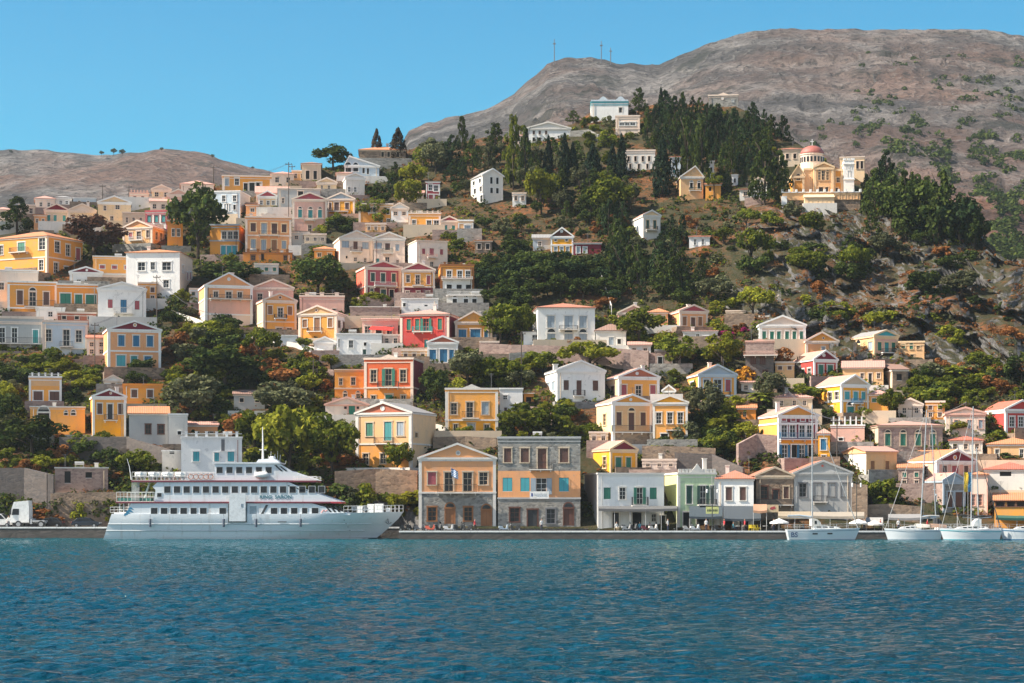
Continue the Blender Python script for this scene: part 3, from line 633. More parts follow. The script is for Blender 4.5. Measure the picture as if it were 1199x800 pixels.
Hs('dusty pink house with a faint pediment; left of the crimson gabled house', 1108, 1153, 484, 512, 'palepink', 'ped', ya=477.5, trim='pink', tile='pink', dp=8, side=-5, wins=R(492,502,4.6,'s:bluegrey',1120,1135,1148), pil=False)
# ---- right, middle of the slope
Hs('tall yellow house with a maroon lower side wall; blue balcony and small pediment', 985.5, 1016.8, 450.5, 484, 'gold', 'ped', ya=439.6, side=-30, trim='offw', rtrim='white', tile='pink', dp=8, ped='beige', bands=[470],
   wins=[(989.3,994.8,458.8,468,'s:aqua'),(999.3,1004.6,458.8,470.5,'s:aqua'),(1008.6,1013.3,458.8,468,'s:aqua'),(992,1000,476.5,484,'s:teal^'),(1005,1010,476.5,484,'g')], swins=[(970,974.6,458.8,468,'g'),(977.6,982.6,458.8,468,'g'),(969.8,975.8,475.4,484,'g')], bals=[(996,1007.4,472.4,467,'blue')])
Hs('maroon and yellow house with a long blue balcony; tall mast crossing its front', 912, 957, 486.5, 537, 'maroon', 'ped', ya=476, side=-24, trim='white', tile='pink', ped='ochre', dp=9, zones=[(514.5,'gold')], swall='yellow', bands=[496],
   wins=R(497.8,512,6.4,'g',918.6,928.2,939.2,948) + R(521,536,6.2,'o:blue',919,939) + R(521,536,6.2,'k',930,949.5) + R(488,493.2,5,'s:red',918,929,940,950), bals=[(912.5,956.5,514.4,507,'blue')])
Hs('narrow golden annex with a pink roof; right side of the maroon and yellow house', 958, 971.5, 508, 541, 'gold', 'hip', ya=501.5, trim='offw', tile='pink', dp=7, pil=False, wins=[(961,967.5,514,527,'s:blue'),(962,967,533,539,'g')])
Hs('ochre pink garden house with white roof terrace; below the tall yellow house', 973, 1012, 498, 518, 'pink', 'flat', trim='white', dp=8, pil=False, parapet=('post',6,1.2), corn=.15, wins=[(982,987,512.8,516,'k')])
Hs('low house with twin dull pink roofs; left of the tall yellow house', 905, 951, 466, 480, 'beige', 'hip', ya=457.5, trim='palepink', tile='pink', dp=9, pil=False, wins=R(469,475,4,'g',915,930,942))
Hs('brick red house with green shutters; white corner and sunlit left wall', 953.5, 980, 421, 442, 'red', 'ped', ya=411, side=-25, trim='offw', rtrim='white', tile='pink', ped='maroon', oculus=(964.6,416,1.4,'offw'), dp=8, wins=[(958.4,964.2,427.5,441,'s:green'),(968.8,975.2,427.5,441,'s:green')], swins=R(431,439,4,'g',940,948))
Hs('apricot gabled house; behind the brick red house', 944, 981, 399.5, 418, 'peach', 'ped', ya=389.4, trim='palepink', tile='pink', side=-9, dp=7, ped='ochre', wins=R(406,415,4.4,'s:bluegrey',964,975), oculus=(964,396,1))
Hs('pale pink house with six green windows; attic windows and blue side wall', 889.5, 943, 380.5, 404, 'palepink', 'ped', ya=370.2, side=-8, trim='white', tile='grey', ped='palepink', swall='paleblue', zones=[(399,'bluegrey')], dp=9,
   wins=R(388,398,4.4,'s:green',895,912,921.5,930,938.5) + [(901.6,906.6,388,399,'d:green')])
Hs('small apricot house with a red pediment; orange shutters, at the foot of the dark wood', 796.5, 828.5, 364.5, 384, 'peach', 'ped', ya=357.6, side=-14, trim='palepink', tile='pink', ped='rose', dp=7, wins=R(371,381.5,4.6,'s:wood',801.6,819.8) + [(809,814.4,371.5,384,'d:brown')], swins=[(785,789,372,380,'s:wood')])
Hs('low whitewashed house with a pink flat roof; below the apricot house with the red pediment', 800, 840, 388, 401, 'offw', 'shed', ya=384.5, trim='white', tile='pink', dp=6, pil=False, wins=[(815,819,391,398,'g'),(823.5,829,393.5,399,'k')])
Hs('yellow house with a blue-grey pediment; balcony and magenta blossom at its left', 818.5, 862, 438.5, 470, 'yellow', 'ped', ya=427.6, side=-14, trim='paleblue', tile='orange', ped='bluegrey', dp=8, bands=[463], wins=[(824,831,444.5,455,'g'),(836,845,444.5,462,'g'),(849.4,855.4,444.5,458,'s:rose')], bals=[(837,854,463.6,458.3)], swins=[(808,813,446,456,'g')])
Hs('dark old house with a rosy stone top and pale balcony; above an olive tree', 873, 906, 399.5, 448, 'pstone', 'flat', trim='brown', rtrim='pink', dp=7, pil=False, zones=[(414,'dstone')], corn=.12, ya=396.5, wins=R(418,426,5,'s:brown',882,893) + R(434,444,5,'k',880,896), bals=[(871,910,416,411.5,'pink')])
Hs('roofless grey-pink ruin with two doorways; left of the dark gap below the white mansion', 767, 797, 410, 432, 'pstone', 'flat', trim='grey', dp=6, pil=False, corn=.1, wins=R(418,430,5,'k',773,790))
Hs('pale block with a blue door; upper right behind the yellow-green pine', 894, 926, 363, 376, 'sand', 'flat', trim='white', dp=6, pil=False, wins=[(900,904.6,366,376,'d:blue'),(912,917,366,372,'g')], corn=.15)
Hs('small pink tower house; above the pale block with the blue door', 903.5, 919, 349, 364, 'pink', 'flat', trim='palepink', dp=5, pil=False, ya=345, wins=R(355,361,3,'k',907.6,914.4))
Hs('low cream cottage; left of the yellow-green pine', 850, 873, 364, 375, 'beige', 'flat', trim='palepink', dp=5, pil=False, wins=R(367,372,3,'g',858,868), corn=.15)
Hs('cream house with a teal pediment and green shutters; under the rocky cliff', 1024, 1051, 393.5, 422, 'pink', 'ped', ya=387, side=-29, trim='cream', tile='grey', ped='aqua', swall='sand', dp=8, wins=R(401,411,4.4,'s:green',1030,1046) + [(1035.8,1040.6,401,413,'s:teal')], swins=[(1003,1008,402,415,'s:blue^'),(1017,1022,400,410,'s:bluegrey')], bals=[(1031,1046,413,408.6,'iron')])
Hs('sand coloured flat-roofed annex; right of the cream house with the teal pediment', 1052.5, 1082, 400, 422.5, 'sand', 'flat', trim='cream', dp=6, pil=False, wins=[(1055.5,1060,403,408,'s:green'),(1065,1069,402,409,'s:green'),(1073,1077,405,409,'g'),(1066,1070,415,422,'d:dark'),(1056,1060,416,420,'g')])
Hs('long yellow house with a dull pink roof; below the cream house with the teal pediment', 987, 1034, 430.5, 452, 'sand', 'side', ya=421.5, trim='palepink', tile='pink', dp=8, pil=False, wins=R(437,443.5,4,'g',1009.5,1028.5) + [(1016.8,1021,437,450,'d:dark')])
Hs('unplastered brown house with a rusty roof; right end of the long yellow house', 1045, 1063, 433, 458, 'wstone', 'shed', ya=424, side=-12, trim=None, tile='brown', dp=7, swall='beige', pil=False, wins=[(1050,1056,438,446,'k')])
Hs('orange roofed lean-to; right of the yellow house with the blue-grey pediment', 864, 885, 478, 492, 'orange', 'shed', ya=469.5, trim=None, tile='orange', dp=6, pil=False, wins=[(870,874,482,488,'g')])
# ---- centre
c1 = Hs('large white mansion with a red hipped roof; on the terrace mid slope', 629.8, 696.6, 360.5, 405, 'white', 'hip', ya=352, side=-8, trim='offw', tile='terra', dp=11, pil=False, corn=.2,
   wins=[(641,649.4,370,384,'s:bluegrey'),(661,670.6,370,385.5,'s:bluegrey'),(678.4,687,370,384,'s:bluegrey'),(641,650,391,402,'s:bluegrey^'),(661,670.6,391,404,'s:bluegrey^'),(678.4,687,391,402,'s:bluegrey^')], bals=[(655,676,386,381.3)], swins=[(623.5,627,371,383,'g')])
Hs('low white wing with a lean-to roof; left of the large white mansion', 613, 629, 389, 405, 'white', 'shed', ya=386, trim='white', tile='grey', dp=6, pil=False, wins=[(623,630,392,400,'g')])
Hs('white annex with a dusty brown hipped roof; right of the large white mansion', 697.5, 733, 387.5, 406, 'offw', 'hip', ya=377, trim='offw', tile='brown', dp=9, pil=False, wins=[(713,718.5,395,404,'s:bluegrey'),(723,727,397,403,'k')])
Hs('plain white gabled house with brown shutters; chimney and bare side wall', 652.5, 708.4, 434, 471, 'white', 'ped', ya=423, side=-15, trim='white', tile='grey', ped='white', dp=9, pil=False, chim=[(656,426)],
   wins=[(660,666,445.5,457,'s:brown'),(675,681,445.5,463,'s:brown'),(694,700.4,445.5,457.5,'s:brown')], bals=[(671,684,463.6,457)], swins=R(446,457,4,'s:bluegrey',641.5,648))
Hs('yellow house with a brick red pediment; cream side wall, right of the plain white house', 725, 772, 441.5, 470, 'yellow', 'ped', ya=431.6, side=-16, trim='palepink', rtrim='white', tile='pink', ped='brick', swall='cream', oculus=(746,437.4,1.3,'white'), dp=8, wins=R(451,464,6.2,'s:rose',730.6,764.4) + [(744.4,751,451.5,466,'g')], swins=[(715,719.4,451,465,'s:brown')])
Hs('cream house with an ochre pediment and long balcony; left half of a joined pair', 717.5, 763.5, 471.5, 521, 'sand', 'ped', ya=462.4, side=-20, trim='cream', rtrim='white', tile='pink', ped='ochre', swall='cream', oculus=(738.5,468,1.2,'white'), dp=9, zones=[(506,'wstone')], wins=R(483,498,6.2,'s:brown',724.8,753) + [(735.8,743,483,504,'d:brown^')], bals=[(716,763,506,498.4)], swins=[(706,709.4,484,497,'g')])  # cream side wall carries the sun on it in its colour
Hs('golden house with a low pediment; right half of the joined pair, dark shutters', 764.5, 805, 471.5, 521, 'yellow', 'ped', ya=463.6, trim='offw', tile='pink', ped='gold', dp=9, wins=R(483,496,6.2,'g',771.4,784.4,796.6) + [(797,803,511,521,'d:dark'),(774,782,508,520,'k')], bals=[(780,797,503.5,497.6)])
Hs('small yellow shed with white gable; beside the golden half of the joined pair', 776, 790, 458, 468, 'cream', 'ped', ya=451.6, trim='white', tile='pink', dp=5, pil=False, wins=R(459.5,464,2.6,'k',781,786))
Hs('broad yellow house with pale blue shutters; low crest, above the peach quay house', 521.5, 583, 455, 511, 'yellow', 'flat', ya=450, trim='beige', rtrim='offw', dp=9, ped='yellow', wins=[(528,535,472,485.5,'g'),(546.2,554,471,489,'g'),(564.4,572,471,485.5,'s:bluegrey'),(531,536,496.5,507,'g'),(547.6,556,496,510.5,'s:bluegrey'),(567,573,497,506,'g')], bals=[(541,560.5,489.6,482)], bands=[492], zones=[(492,'gold')])
Hs('jumbled white house with an outdoor stair; right of the broad yellow house', 585, 612, 455, 486, 'white', 'flat', trim='white', dp=7, pil=False, corn=.12, wins=[(589,594,463,468,'g'),(590,594,477,485,'d:brown'),(603,607,473,480,'k')])
Hs('orange shed; beside the dirt path right of the jumbled white house', 613.5, 625, 461, 472, 'orange', 'flat', trim=None, dp=4, pil=False, corn=0, wins=[(616,622,465,471,'k')])
Hs('orange-red house with green shutters and a small crest; shaded dark red side wall', 426.5, 483.5, 419.5, 474, 'redor', 'flat', ya=415, side=13, trim='beige', rtrim='palepink', dp=10, swall='maroon', zones=[(454,'orange')], bands=[454],  # shade of the side wall is painted as a darker red
   wins=[(434,440.8,433,447.4,'g'),(451,458.6,432,452,'o:green'),(468.4,475.4,433,447.4,'g'),(434.6,440,463,472,'g'),(451.4,459.6,462,473.5,'d:green'),(469.4,475,463,472,'g')], bals=[(443,467,453.6,447)], corn=.3)
Hs('orange terrace wing with a white balustrade; left of the orange-red house', 392,426, 433, 467, 'ochre', 'flat', trim='beige', dp=7, pil=False, zones=[(455,'orange')], wins=[(397,401,443,451,'g'),(411,416,442,451,'g'),(402,406.4,461,466.6,'g^'),(417,421.4,461,466.6,'g^')], bands=[455], corn=.15)
Hs('rosy cottage with a green door; below the orange terrace wing', 381, 431, 474, 492, 'palepink', 'ped', ya=465.5, trim='pink', tile='pink', dp=6, pil=False, wins=[(408,416,475,488,'d:green'),(403,406,476,479,'k'),(417.6,420.4,476,479,'k')], corn=.1)
Hs('yellow house with a red pediment and white roundel; sunlit cream side, above the ferry bow', 416.5, 481.5, 483.5, 548, 'sand', 'ped', ya=471.8, side=30, trim='beige', rtrim='offw', tile='grey', ped='brick', oculus=(448,478.4,1.9,'white'), swall='cream', dp=10, zones=[(520,'ochre')], bands=[520],  # side wall coloured paler than the front for the sun on it
   wins=[(428.6,436.6,495,510.5,'s:green'),(450,458.6,494,516,'s:teal'),(464.8,472.6,494.5,510.5,'s:bluegrey'),(425,431.4,531,544,'g'),(445.4,451.6,531,543,'g')], bals=[(440,462,519.4,512.5)], swins=[(486,489,507,512,'k')])
Hs('crimson house with a teal balcony; green shutters and low pink roof', 468.5, 525.5, 368.5, 409, 'red', 'hip', ya=360, side=17, trim='coral', rtrim='palepink', tile='pink', swall='maroon', dp=11, wins=R(373.4,386.6,5,'s:green',478.6,488.6,515) + [(495.6,502,373,388,'o:green'),(496.5,501.5,397.5,408,'d:teal')], bals=[(484,506.5,388.4,382.6,'teal')])  # darker side wall: its shade is put into the maroon
Hs('low house with a scarlet awning over its door; left of the crimson house', 424, 466, 374.5, 398, 'pink', 'shed', ya=370.4, trim='palepink', tile='pink', dp=6, pil=False, wins=[(427,434,382,393,'g'),(440,447,383,396,'k'),(453,459,382,392,'g')])
Hs('roofless pink ruined wall house; behind the scarlet awning', 410, 468, 359.5, 376, 'pstone', 'flat', trim=None, dp=5, pil=False, corn=.05, wins=[(417,421,369,376,'k')])
Hs('yellow gabled house with bright blue shutters; right of the crimson house', 533, 576, 377, 402, 'ochre', 'ped', ya=365, trim='palepink', tile='pink', ped='ochre', dp=8, wins=[(537,546,386,398,'s:blue'),(551,562.5,385.5,402,'s:blue'),(567,573,387,398,'s:blue')])
Hs('little white house with blue shutters and a rust pediment; below the crimson house', 500.5, 536, 401, 427, 'offw', 'ped', ya=394, trim='white', tile='pink', ped='brick', dp=7, wins=[(503,510.6,409.5,421.5,'s:blue'),(515,523.6,409,424,'s:blue'),(526,531.4,409.5,422,'s:blue')])
Hs('white terraced house on the curving path; square window, below the twin yellow houses', 394, 447, 391, 417, 'white', 'flat', trim='white', dp=7, pil=False, corn=.12, wins=[(408.4,413.6,398.5,407.5,'g'),(424.6,429,409,415,'d:dgreen'),(396,398,397,407,'g'),(426,429,401,405,'k')])
Hs('tiny white house with a round hole in its gable; on the curving path', 368, 392.5, 401, 412, 'white', 'ped', ya=395, trim='white', tile='brown', dp=5, pil=False, wins=[(376.6,379.6,398.6+1,402.4,'k',None),(390,392.2,399,411,'d:dark')])
# ---- left middle
Hs('salmon house with a wide pediment and iron balcony; standing on a rosy basement', 240.5, 295.5, 334.5, 384, 'peach', 'ped', ya=320, trim='palepink', rtrim='white', tile='pink', ped='peach', oculus=(268,327,1.4,'white'), dp=9, zones=[(350.5,'pink'),(368.5,'palepink')], bands=[350.5,368.5], side=-8,
   wins=R(341.5,348.6,5.4,'g',253,280.8) + [(264.6,271.4,341.5,350,'g'),(262.6,268,374,382.6,'d:dgreen^')], bals=[(246,294,350.2,345.5)])
Hs('pale apricot house with a broad gable; behind the small ornate yellow house', 296, 343.5, 337, 368, 'pink', 'ped', ya=327.6, trim='palepink', tile='pink', ped='pink', dp=8, pil=False, wins=[(301.6,307.4,344,351.5,'g'),(317.4,320.4,331.5,335.6,'k',None)])
Hs('ornate yellow house with orange shutters; small iron balcony, above the light pine', 308.5, 347, 352, 392, 'yellow', 'ped', ya=344, side=-10, trim='palepink', tile='pink', ped='peach', swall='cream', dp=8, oculus=(328,348.4,1.4,'brown'), wins=R(358.6,368.4,5,'s:wood',316.4,339.4) + [(325.4,331.4,360.5,371.5,'g'),(323.6,330.6,384,391.6,'g'),(335.6,342,384,391.6,'g')], bals=[(321,335,373,368.4)], bands=[377])  # lit side wall painted lighter than the front
Hs('white garden front with two gate posts; below the ornate yellow house', 324, 348, 393, 405, 'white', 'flat', trim='white', dp=3, pil=False, corn=.12)
Hs('yellow house with white window frames; white side wall, right of the ornate yellow house', 349.5, 394, 367.5, 397, 'ochre', 'ped', ya=358.4, side=16, trim='offw', rtrim='palepink', tile='pink', ped='sand', swall='white', oculus=(370.4,363.4,1.2,'brown'), dp=8, wins=[(354.6,359.6,374,383.4,'s:wood'),(368,374.6,372,387.6,'s:wood'),(384,389.4,373,383.4,'s:wood')], swins=R(375,384,3.4,'s:brown',397,403), bals=[(361,378,388,384)], zones=[(389,'ochre')])
Hs('salmon flat-roofed house with stepped parapet; behind the yellow house with white frames', 351, 403, 346.5, 370, 'pink', 'flat', trim='palepink', dp=8, pil=False, parapet=('post',3,.5), wins=[(389,393,361.5,364,'k')])
Hs('big white house with a red roof edge; pinkish side wall, above the steep street', 148, 210, 296, 352, 'white', 'hip', ya=288.4, side=16, trim='white', tile='orange', swall='palepink', dp=11, pil=False, corn=.1, wins=[(161.6,170,307,316.8,'g'),(176.4,181.4,307,316,'g'),(189.8,199.8,307,316.6,'g'),(191,197.4,328,337,'g'),(178,183,330,342,'g')], swins=[(213,215,309,318,'g'),(219,220.6,315,324,'s:rose'),(222.4,224,313,322,'s:rose')])
Hs('yellow box house with three pink windows; left of the big white house', 109.5, 161, 300.5, 331, 'yellow', 'flat', trim='offw', dp=8, pil=False, zones=[(320,'palepink')], bands=[321.5], wins=R(311,315,5.6,'s:rose',120,134,148.6) + R(329.6,334,7,'g',126,140,154), corn=.2)
Hs('white house with a maroon pediment; between the yellow rows on the left', 82, 119.5, 319, 336, 'white', 'ped', ya=313, trim='white', tile='pink', ped='maroon', oculus=(101.6,316.4,1,'white'), dp=6, pil=False, wins=R(327.4,331,4.6,'g',92.4,101.4,110.4))
Hs('yellow house with a white cornice and arched balcony door; far left', 9.5, 66, 330, 367, 'ochre', 'flat', trim='palepink', rtrim='white', dp=9, wins=[(20.4,27,340.5,357,'s:brown'),(34.4,42,342,358.5,'g^'),(50.6,57,341.6,357,'s:brown')], bals=[(29,64,359,352)], bands=[361])
Hs('orange house with large green shutters; right of the yellow house with the white cornice', 67, 114, 333, 362.6, 'orange', 'flat', trim='offw', dp=8, pil=False, wins=[(71,83,344,358.6,'s:green'),(88,96,345,361,'s:green'),(100.4,112,345,358.6,'s:green')], bals=[(70,113,362,356)], zones=[(361,'brick')])
Hs('white gabled house with a rounded balcony; teal door between red shutters', 115, 170.6, 338.5, 378, 'white', 'ped', ya=331, trim='white', tile='grey', ped='white', dp=8, pil=False, wins=[(126.6,132,351,361,'s:rose'),(141.2,148.2,351,366.4,'s:blue'),(157.6,163,352,362.4,'s:rose')], bals=[(133.6,155,367,360.4,'offw')])
Hs('plain white block with one window; cut by the left edge above the grey row', -16, 44, 316.5, 360, 'palepink', 'flat', trim='white', dp=8, pil=False, wins=[(0,5,331,339.6,'g')], corn=.15)
Hs('grey-white row house with long balcony; low at the left edge', -14, 50, 371, 412, 'grey', 'flat', trim='white', rtrim='palepink', dp=8, wins=R(384,401.4,6.4,'g',3,17) + [(38,44,386,401.4,'s:teal'),(3,28,407,411,'k',None)], bals=[(-12,48,402.4,395.5)], bands=[379], corn=.4)
Hs('pale blue row house with tall windows; right end of the grey-white row', 50.5, 102, 376, 422, 'paleblue', 'flat', trim='offw', rtrim='palepink', dp=8, wins=[(54,60.6,386,400,'g'),(74,81.4,386,405,'g'),(88.4,95.4,386.4,400.6,'g'),(83,99,409,419,'s:bluegrey')], bals=[(70,85,406,400)], corn=.3, dd=3)
Hs('small white roof room; on top of the grey-white row', 42.6, 75.6, 360.5, 378, 'white', 'flat', trim='white', dp=5, pil=False, wins=[(56.4,61.6,365,371,'g')], corn=.2)
Hs('apricot house with vivid blue shutters; maroon pediment, beside the steep street', 127, 188, 386, 437, 'peach', 'ped', ya=376.4, side=-6, trim='offw', rtrim='white', tile='pink', ped='maroon', oculus=(158,380.6,1.5,'sand'), dp=9, bands=[411.5], wins=R(393,405.6,7,'s:blue',142.4,159.4,175.4) + [(137,147,416.4,429,'s:aqua'),(153.4,160.6,417,430,'s:teal'),(169,177,417,430,'s:blue')])
Hs('narrow yellow house with a white slotted parapet; two dark red windows', 34.5, 71.6, 441, 476, 'sand', 'flat', trim='white', dp=7, parapet=('post',5,.5), zones=[(452,'yellow')], wins=[(39.5,50,458.4,469,'s:brown'),(58,69,458.4,469,'s:brown')])
Hs('yellow garden building with white arches; under the slotted parapet house', 36, 99, 476.5, 510, 'yellow', 'flat', trim='offw', dp=6, pil=False, corn=.15, wins=[(45,58,484,490,'k^'),(75,79,483.4,486,'k^'),(83,88,483.4,486,'k^')])
Hs('small yellow house with a maroon gable and stair; among dark trees low on the left', 109, 147, 464.5, 512, 'yellow', 'ped', ya=456.4, side=-3, trim='offw', rtrim='white', tile='pink', ped='maroon', oculus=(129.6,460.4,1.1,'sand'), dp=7, zones=[(491,'gold')], wins=R(472.6,485,5.6,'s:brown',117,141) + [(125.8,132,473,491,'d:dark')], bals=[(122,137,492,485.6)])
Hs('ochre house with a tile edge and two dark windows; right of the maroon gable house', 144.5, 190, 450, 474, 'ochre', 'flat', trim='offw', rtrim='orange', dp=6, wins=R(456.4,465.6,6.6,'s:brown',157.4,175.6), bands=[471])
Hs('grey plastered house with an orange tile roof; low on the left above the ferry stern', 151.5, 197, 484.5, 526, 'grey', 'shed', ya=475, trim=None, tile='orange', dp=6, pil=False, wins=[(170.4,176.4,497,508,'g','brown'),(185,191.6,497.6,508,'g','brown')])
Hs('white stepped tower block; right of the grey plastered house', 197.5, 219.5, 485, 526, 'offw', 'flat', trim='white', dp=6, pil=False, corn=.15, wins=[(208,212,505,509,'k')])
Hs('white house with blue shutters and roof posts; behind the ferry', 212.5, 283, 512, 600, 'white', 'flat', trim='white', dp=9, pil=False, parapet=('post',6,.7), corn=.12, wins=[(226.4,233.6,529,540.4,'s:aqua'),(251,256.4,530,540.4,'s:aqua'),(266.4,274,529,540.4,'s:aqua'),(259,263,513.6,528,'s:dgrey')])
Hs('orange roof room with a pink roof; on top of the white house behind the ferry', 218.4, 254.6, 498, 513, 'peach', 'shed', ya=492.6, trim=None, tile='pink', dp=6, pil=False, wins=[(227,234,505,513,'g'),(240,250,505,513,'g')])
Hs('white shed; low on the left beside the dark tree above the ferry stern', 190, 213, 528, 555, 'offw', 'flat', trim='white', dp=5, pil=False, corn=.12, wins=[(198.6,204,528.8,532,'k',None)])
Hs('roofless stone ruin with a small window; above the truck on the left quay', 65, 126, 548, 577, 'pstone', 'flat', trim=None, dp=6, pil=False, corn=.05, wins=[(100,107.4,553,560,'k'),(76,83,552,566,'k')])
# ---- upper left
Hs('large ochre house on the corner; white storey bands, far left under dark trees', -6, 54, 278.5, 322, 'ochre', 'hip', ya=268, side=42, trim='offw', rtrim='palepink', tile='orange', dp=11, bands=[303], wins=[(0,4,286,297,'g'),(21,29,284,294,'s:green'),(45,52,280.6,294,'g'),(45,50,306,318,'g')], swins=[(63,69,283,296,'g'),(76,81,284.6,298,'g'),(88,93,287,301,'s:rose'),(62,67,308,320,'g'),(74,79,311,322,'g')], bals=[(14,33,295.4,290)])
Hs('grey-cream house with a maroon pediment; small, high on the left', 52.5, 80, 246, 266, 'beige', 'ped', ya=239, trim='palepink', tile='pink', ped='maroon', dp=7, wins=R(252,259,3.6,'s:teal',57.4,64.6,75))
Hs('cream house with a pink scrolled pediment; right of the grey-cream house', 80.5, 112, 246.5, 266, 'cream', 'ped', ya=239, trim='palepink', tile='pink', ped='palepink', dp=7, wins=R(253,259,3.2,'g',86,96,106))
Hs('whitewashed house with a pale gable; above the reddish tree on the left', 115, 153, 237, 264, 'cream', 'ped', ya=230, trim='palepink', rtrim='white', tile='grey', dp=8, pil=False, wins=[(121.4,124.6,241,247,'g'),(135,140,240,245,'g'),(129,133,253,260,'g')])
Hs('plain putty coloured house; left of the maroon-trimmed house', 143.5, 170, 249, 272, 'beige', 'flat', trim='palepink', dp=7, pil=False, wins=R(254.6,261,3,'g',148.6,156.4,164.6), corn=.15)
Hs('white house with maroon window posts; beside the big dark tree', 170.5, 196, 247, 270, 'offw', 'flat', trim='maroon', rtrim='rose', dp=7, wins=R(252.4,260.4,4,'s:teal',174.8,183,191.2), swins=[], side=12)
Hs('apricot house with lilac balcony; pediment over its sunlit corner', 144, 178, 266.5, 288, 'sand', 'ped', ya=258.4, side=20, trim='palepink', tile='pink', ped='peach', swall='sand', dp=8, wins=[(160,165,271,280.4,'g'),(171,175,270,279,'g'),(151,155,272,278,'s:rose')], swins=R(271,280,3,'g',183,188.4,193.6), bals=[(153,168,281.4,277.6,'bluegrey')])
Hs('far pale house with a low hipped roof; on the left skyline', 41.5, 64, 233, 246, 'palepink', 'hip', ya=227.6, trim='offw', tile='pink', dp=7, pil=False, wins=R(237,242,3,'g',48,57))
Hs('far white house with a grey roof; right of the far pale hipped house', 65, 84, 232, 242, 'offw', 'hip', ya=228, trim='white', tile='grey', dp=6, pil=False, wins=R(235,239,3,'g',71,78))
Hs('far mint house with a flat roof; on the left skyline above the scrolled pediment', 86, 112, 232, 242, 'paleblue', 'flat', trim='white', dp=6, pil=False, corn=.12, wins=R(235,239,3,'g',93,103))
Hs('far house with pink battlements; on the skyline left of the big dark tree', 152, 174, 226, 238, 'palepink', 'flat', trim='pink', dp=6, pil=False, parapet=('post',6,.5), wins=R(230,235,3,'k',158,167))
Hs('far pink roofed house; on the skyline behind the big dark tree', 212, 250, 216, 232, 'palepink', 'hip', ya=208.5, trim='palepink', tile='pink', dp=8, pil=False, wins=R(220,226,3,'g',222,240))
Hs('yellow skyline house with tall dark windows; white frames, above the white house with a drain', 260.5, 318, 206, 226, 'ochre', 'flat', trim='offw', rtrim='palepink', dp=8, wins=[(263.6,268,208.6,218,'s:bluegrey'),(275,280,208.6,217,'g'),(285.4,290,214.6,224,'k'),(292,298,214,224.6,'k'),(300,306,213.6,224,'k')])
Hs('white house with a drainpipe and two rows of windows; below the yellow skyline house', 247, 281, 224, 258, 'paleblue', 'flat', trim='white', dp=8, side=12, swall='offw', pil=False, wins=R(229,236,4.2,'g',262,274.6) + R(239,248,4.6,'s:bluegrey',265,268) + [(273,276,240,246,'k')], corn=.15)
Hs('cream house with a little scalloped gable; pink roof, in the middle of the upper town', 302.5, 324, 230, 250, 'cream', 'ped', ya=224, trim='white', tile='pink', ped='rose', dp=8, wins=R(235,240,3.4,'g',306,314,320))
Hs('long pink tiled roof house; behind the little scalloped gable', 300, 338, 226, 240, 'palepink', 'side', ya=215.5, trim='palepink', tile='pink', dp=9, pil=False)
Hs('grey rendered house with a blank wall; right of the long pink tiled roof', 325, 375, 221, 250, 'grey', 'flat', trim='palepink', dp=8, pil=False, corn=.12, wins=[(349,355,224,231,'k'),(330,333,232,238,'g')])
Hs('pink house with a crest and arched teal windows; in the middle of the upper town', 342.5, 383, 233.5, 272, 'pink', 'ped', ya=226, trim='palepink', tile='grey', ped='rose', dp=8, bands=[256], wins=R(245.6,255,4.4,'s:teal^',351.4,374.6) + [(361,366,246,257,'s:teal^'),(360.6,365,263.6,271,'g'),(372.4,377,264,271,'s:blue')], bals=[(356,369,258,253.6)])
Hs('golden house with three brown shutters; blue-grey pediment, right of the crested pink house', 383.5, 415, 233, 252, 'gold', 'ped', ya=226, trim='palepink', tile='pink', ped='bluegrey', dp=8, side=6, swall='cream', wins=R(237.6,245,4.4,'s:brown',386,406.4) + [(391.4,397,237,247,'s:brown')], bals=[(384,408,247.6,244)])  # sunlight on the side wall is coloured in as cream
Hs('yellow house with a twin arched window; flat cornice, right of the golden house', 420, 460, 238.5, 263, 'sand', 'flat', trim='offw', rtrim='palepink', dp=8, zones=[(249,'ochre')], wins=R(243,248.4,3,'k^',432,438.4) + [(452.6,456,244.6,251,'s:brown'),(445,448,256,261,'g'),(453,457,256.4,260,'g')], bals=[(431,443,249.8,247)])
Hs('large peach house with four decorated bays; long balcony, amid dark trees', 287.5, 341, 254, 300, 'peach', 'flat', ya=249, trim='cream', rtrim='palepink', dp=10, parapet=('post',4,.5), bands=[276], wins=[(293.6,299.6,261.6,271.6,'s:brown'),(306,312.4,261.6,274,'s:bluegrey'),(318,324.4,261.6,274,'s:brown'),(329.8,335.4,262.4,272,'s:brown'),(294,299.4,280.6,291,'s:bluegrey'),(306,311.6,281,293,'s:bluegrey'),(318,324,281,293,'s:wood'),(330,335,282,291,'s:bluegrey')], bals=[(303,327,275.6,271)])
Hs('burnt orange garden terrace; under the large peach house with four bays', 285, 342, 296, 308, 'orange', 'flat', trim='wood', dp=4, pil=False, corn=.12, parapet=('post',5,.6), wins=[(294,299,299,305,'g'),(306,309,297,305,'k'),(332,336,299,305,'g')])
Hs('amber house with blue doors under it; left of the large peach house with four bays', 246, 280, 263, 300, 'ochre', 'flat', trim='offw', rtrim='bluegrey', dp=9, side=8, swall='orange', pil=False, wins=R(271,280,5.4,'g',262.4,269.4,276) + R(288,299,5.4,'s:aqua',261.6,268.4,274.6), bands=[282])
Hs('tangerine house half hidden by the big dark tree; on its left', 196, 214, 258, 290, 'orange', 'hip', ya=253, trim='offw', tile='orange', dp=7, pil=False, wins=R(268,277,3.4,'g',203,209))
Hs('brown weathered house with tall dark windows; at the top of the town', 353.5, 376, 192, 215, 'beige', 'hip', ya=188, trim='palepink', tile='brown', dp=8, pil=False, wins=[(358,362.4,200,210,'k'),(367,371,200,210,'k')])
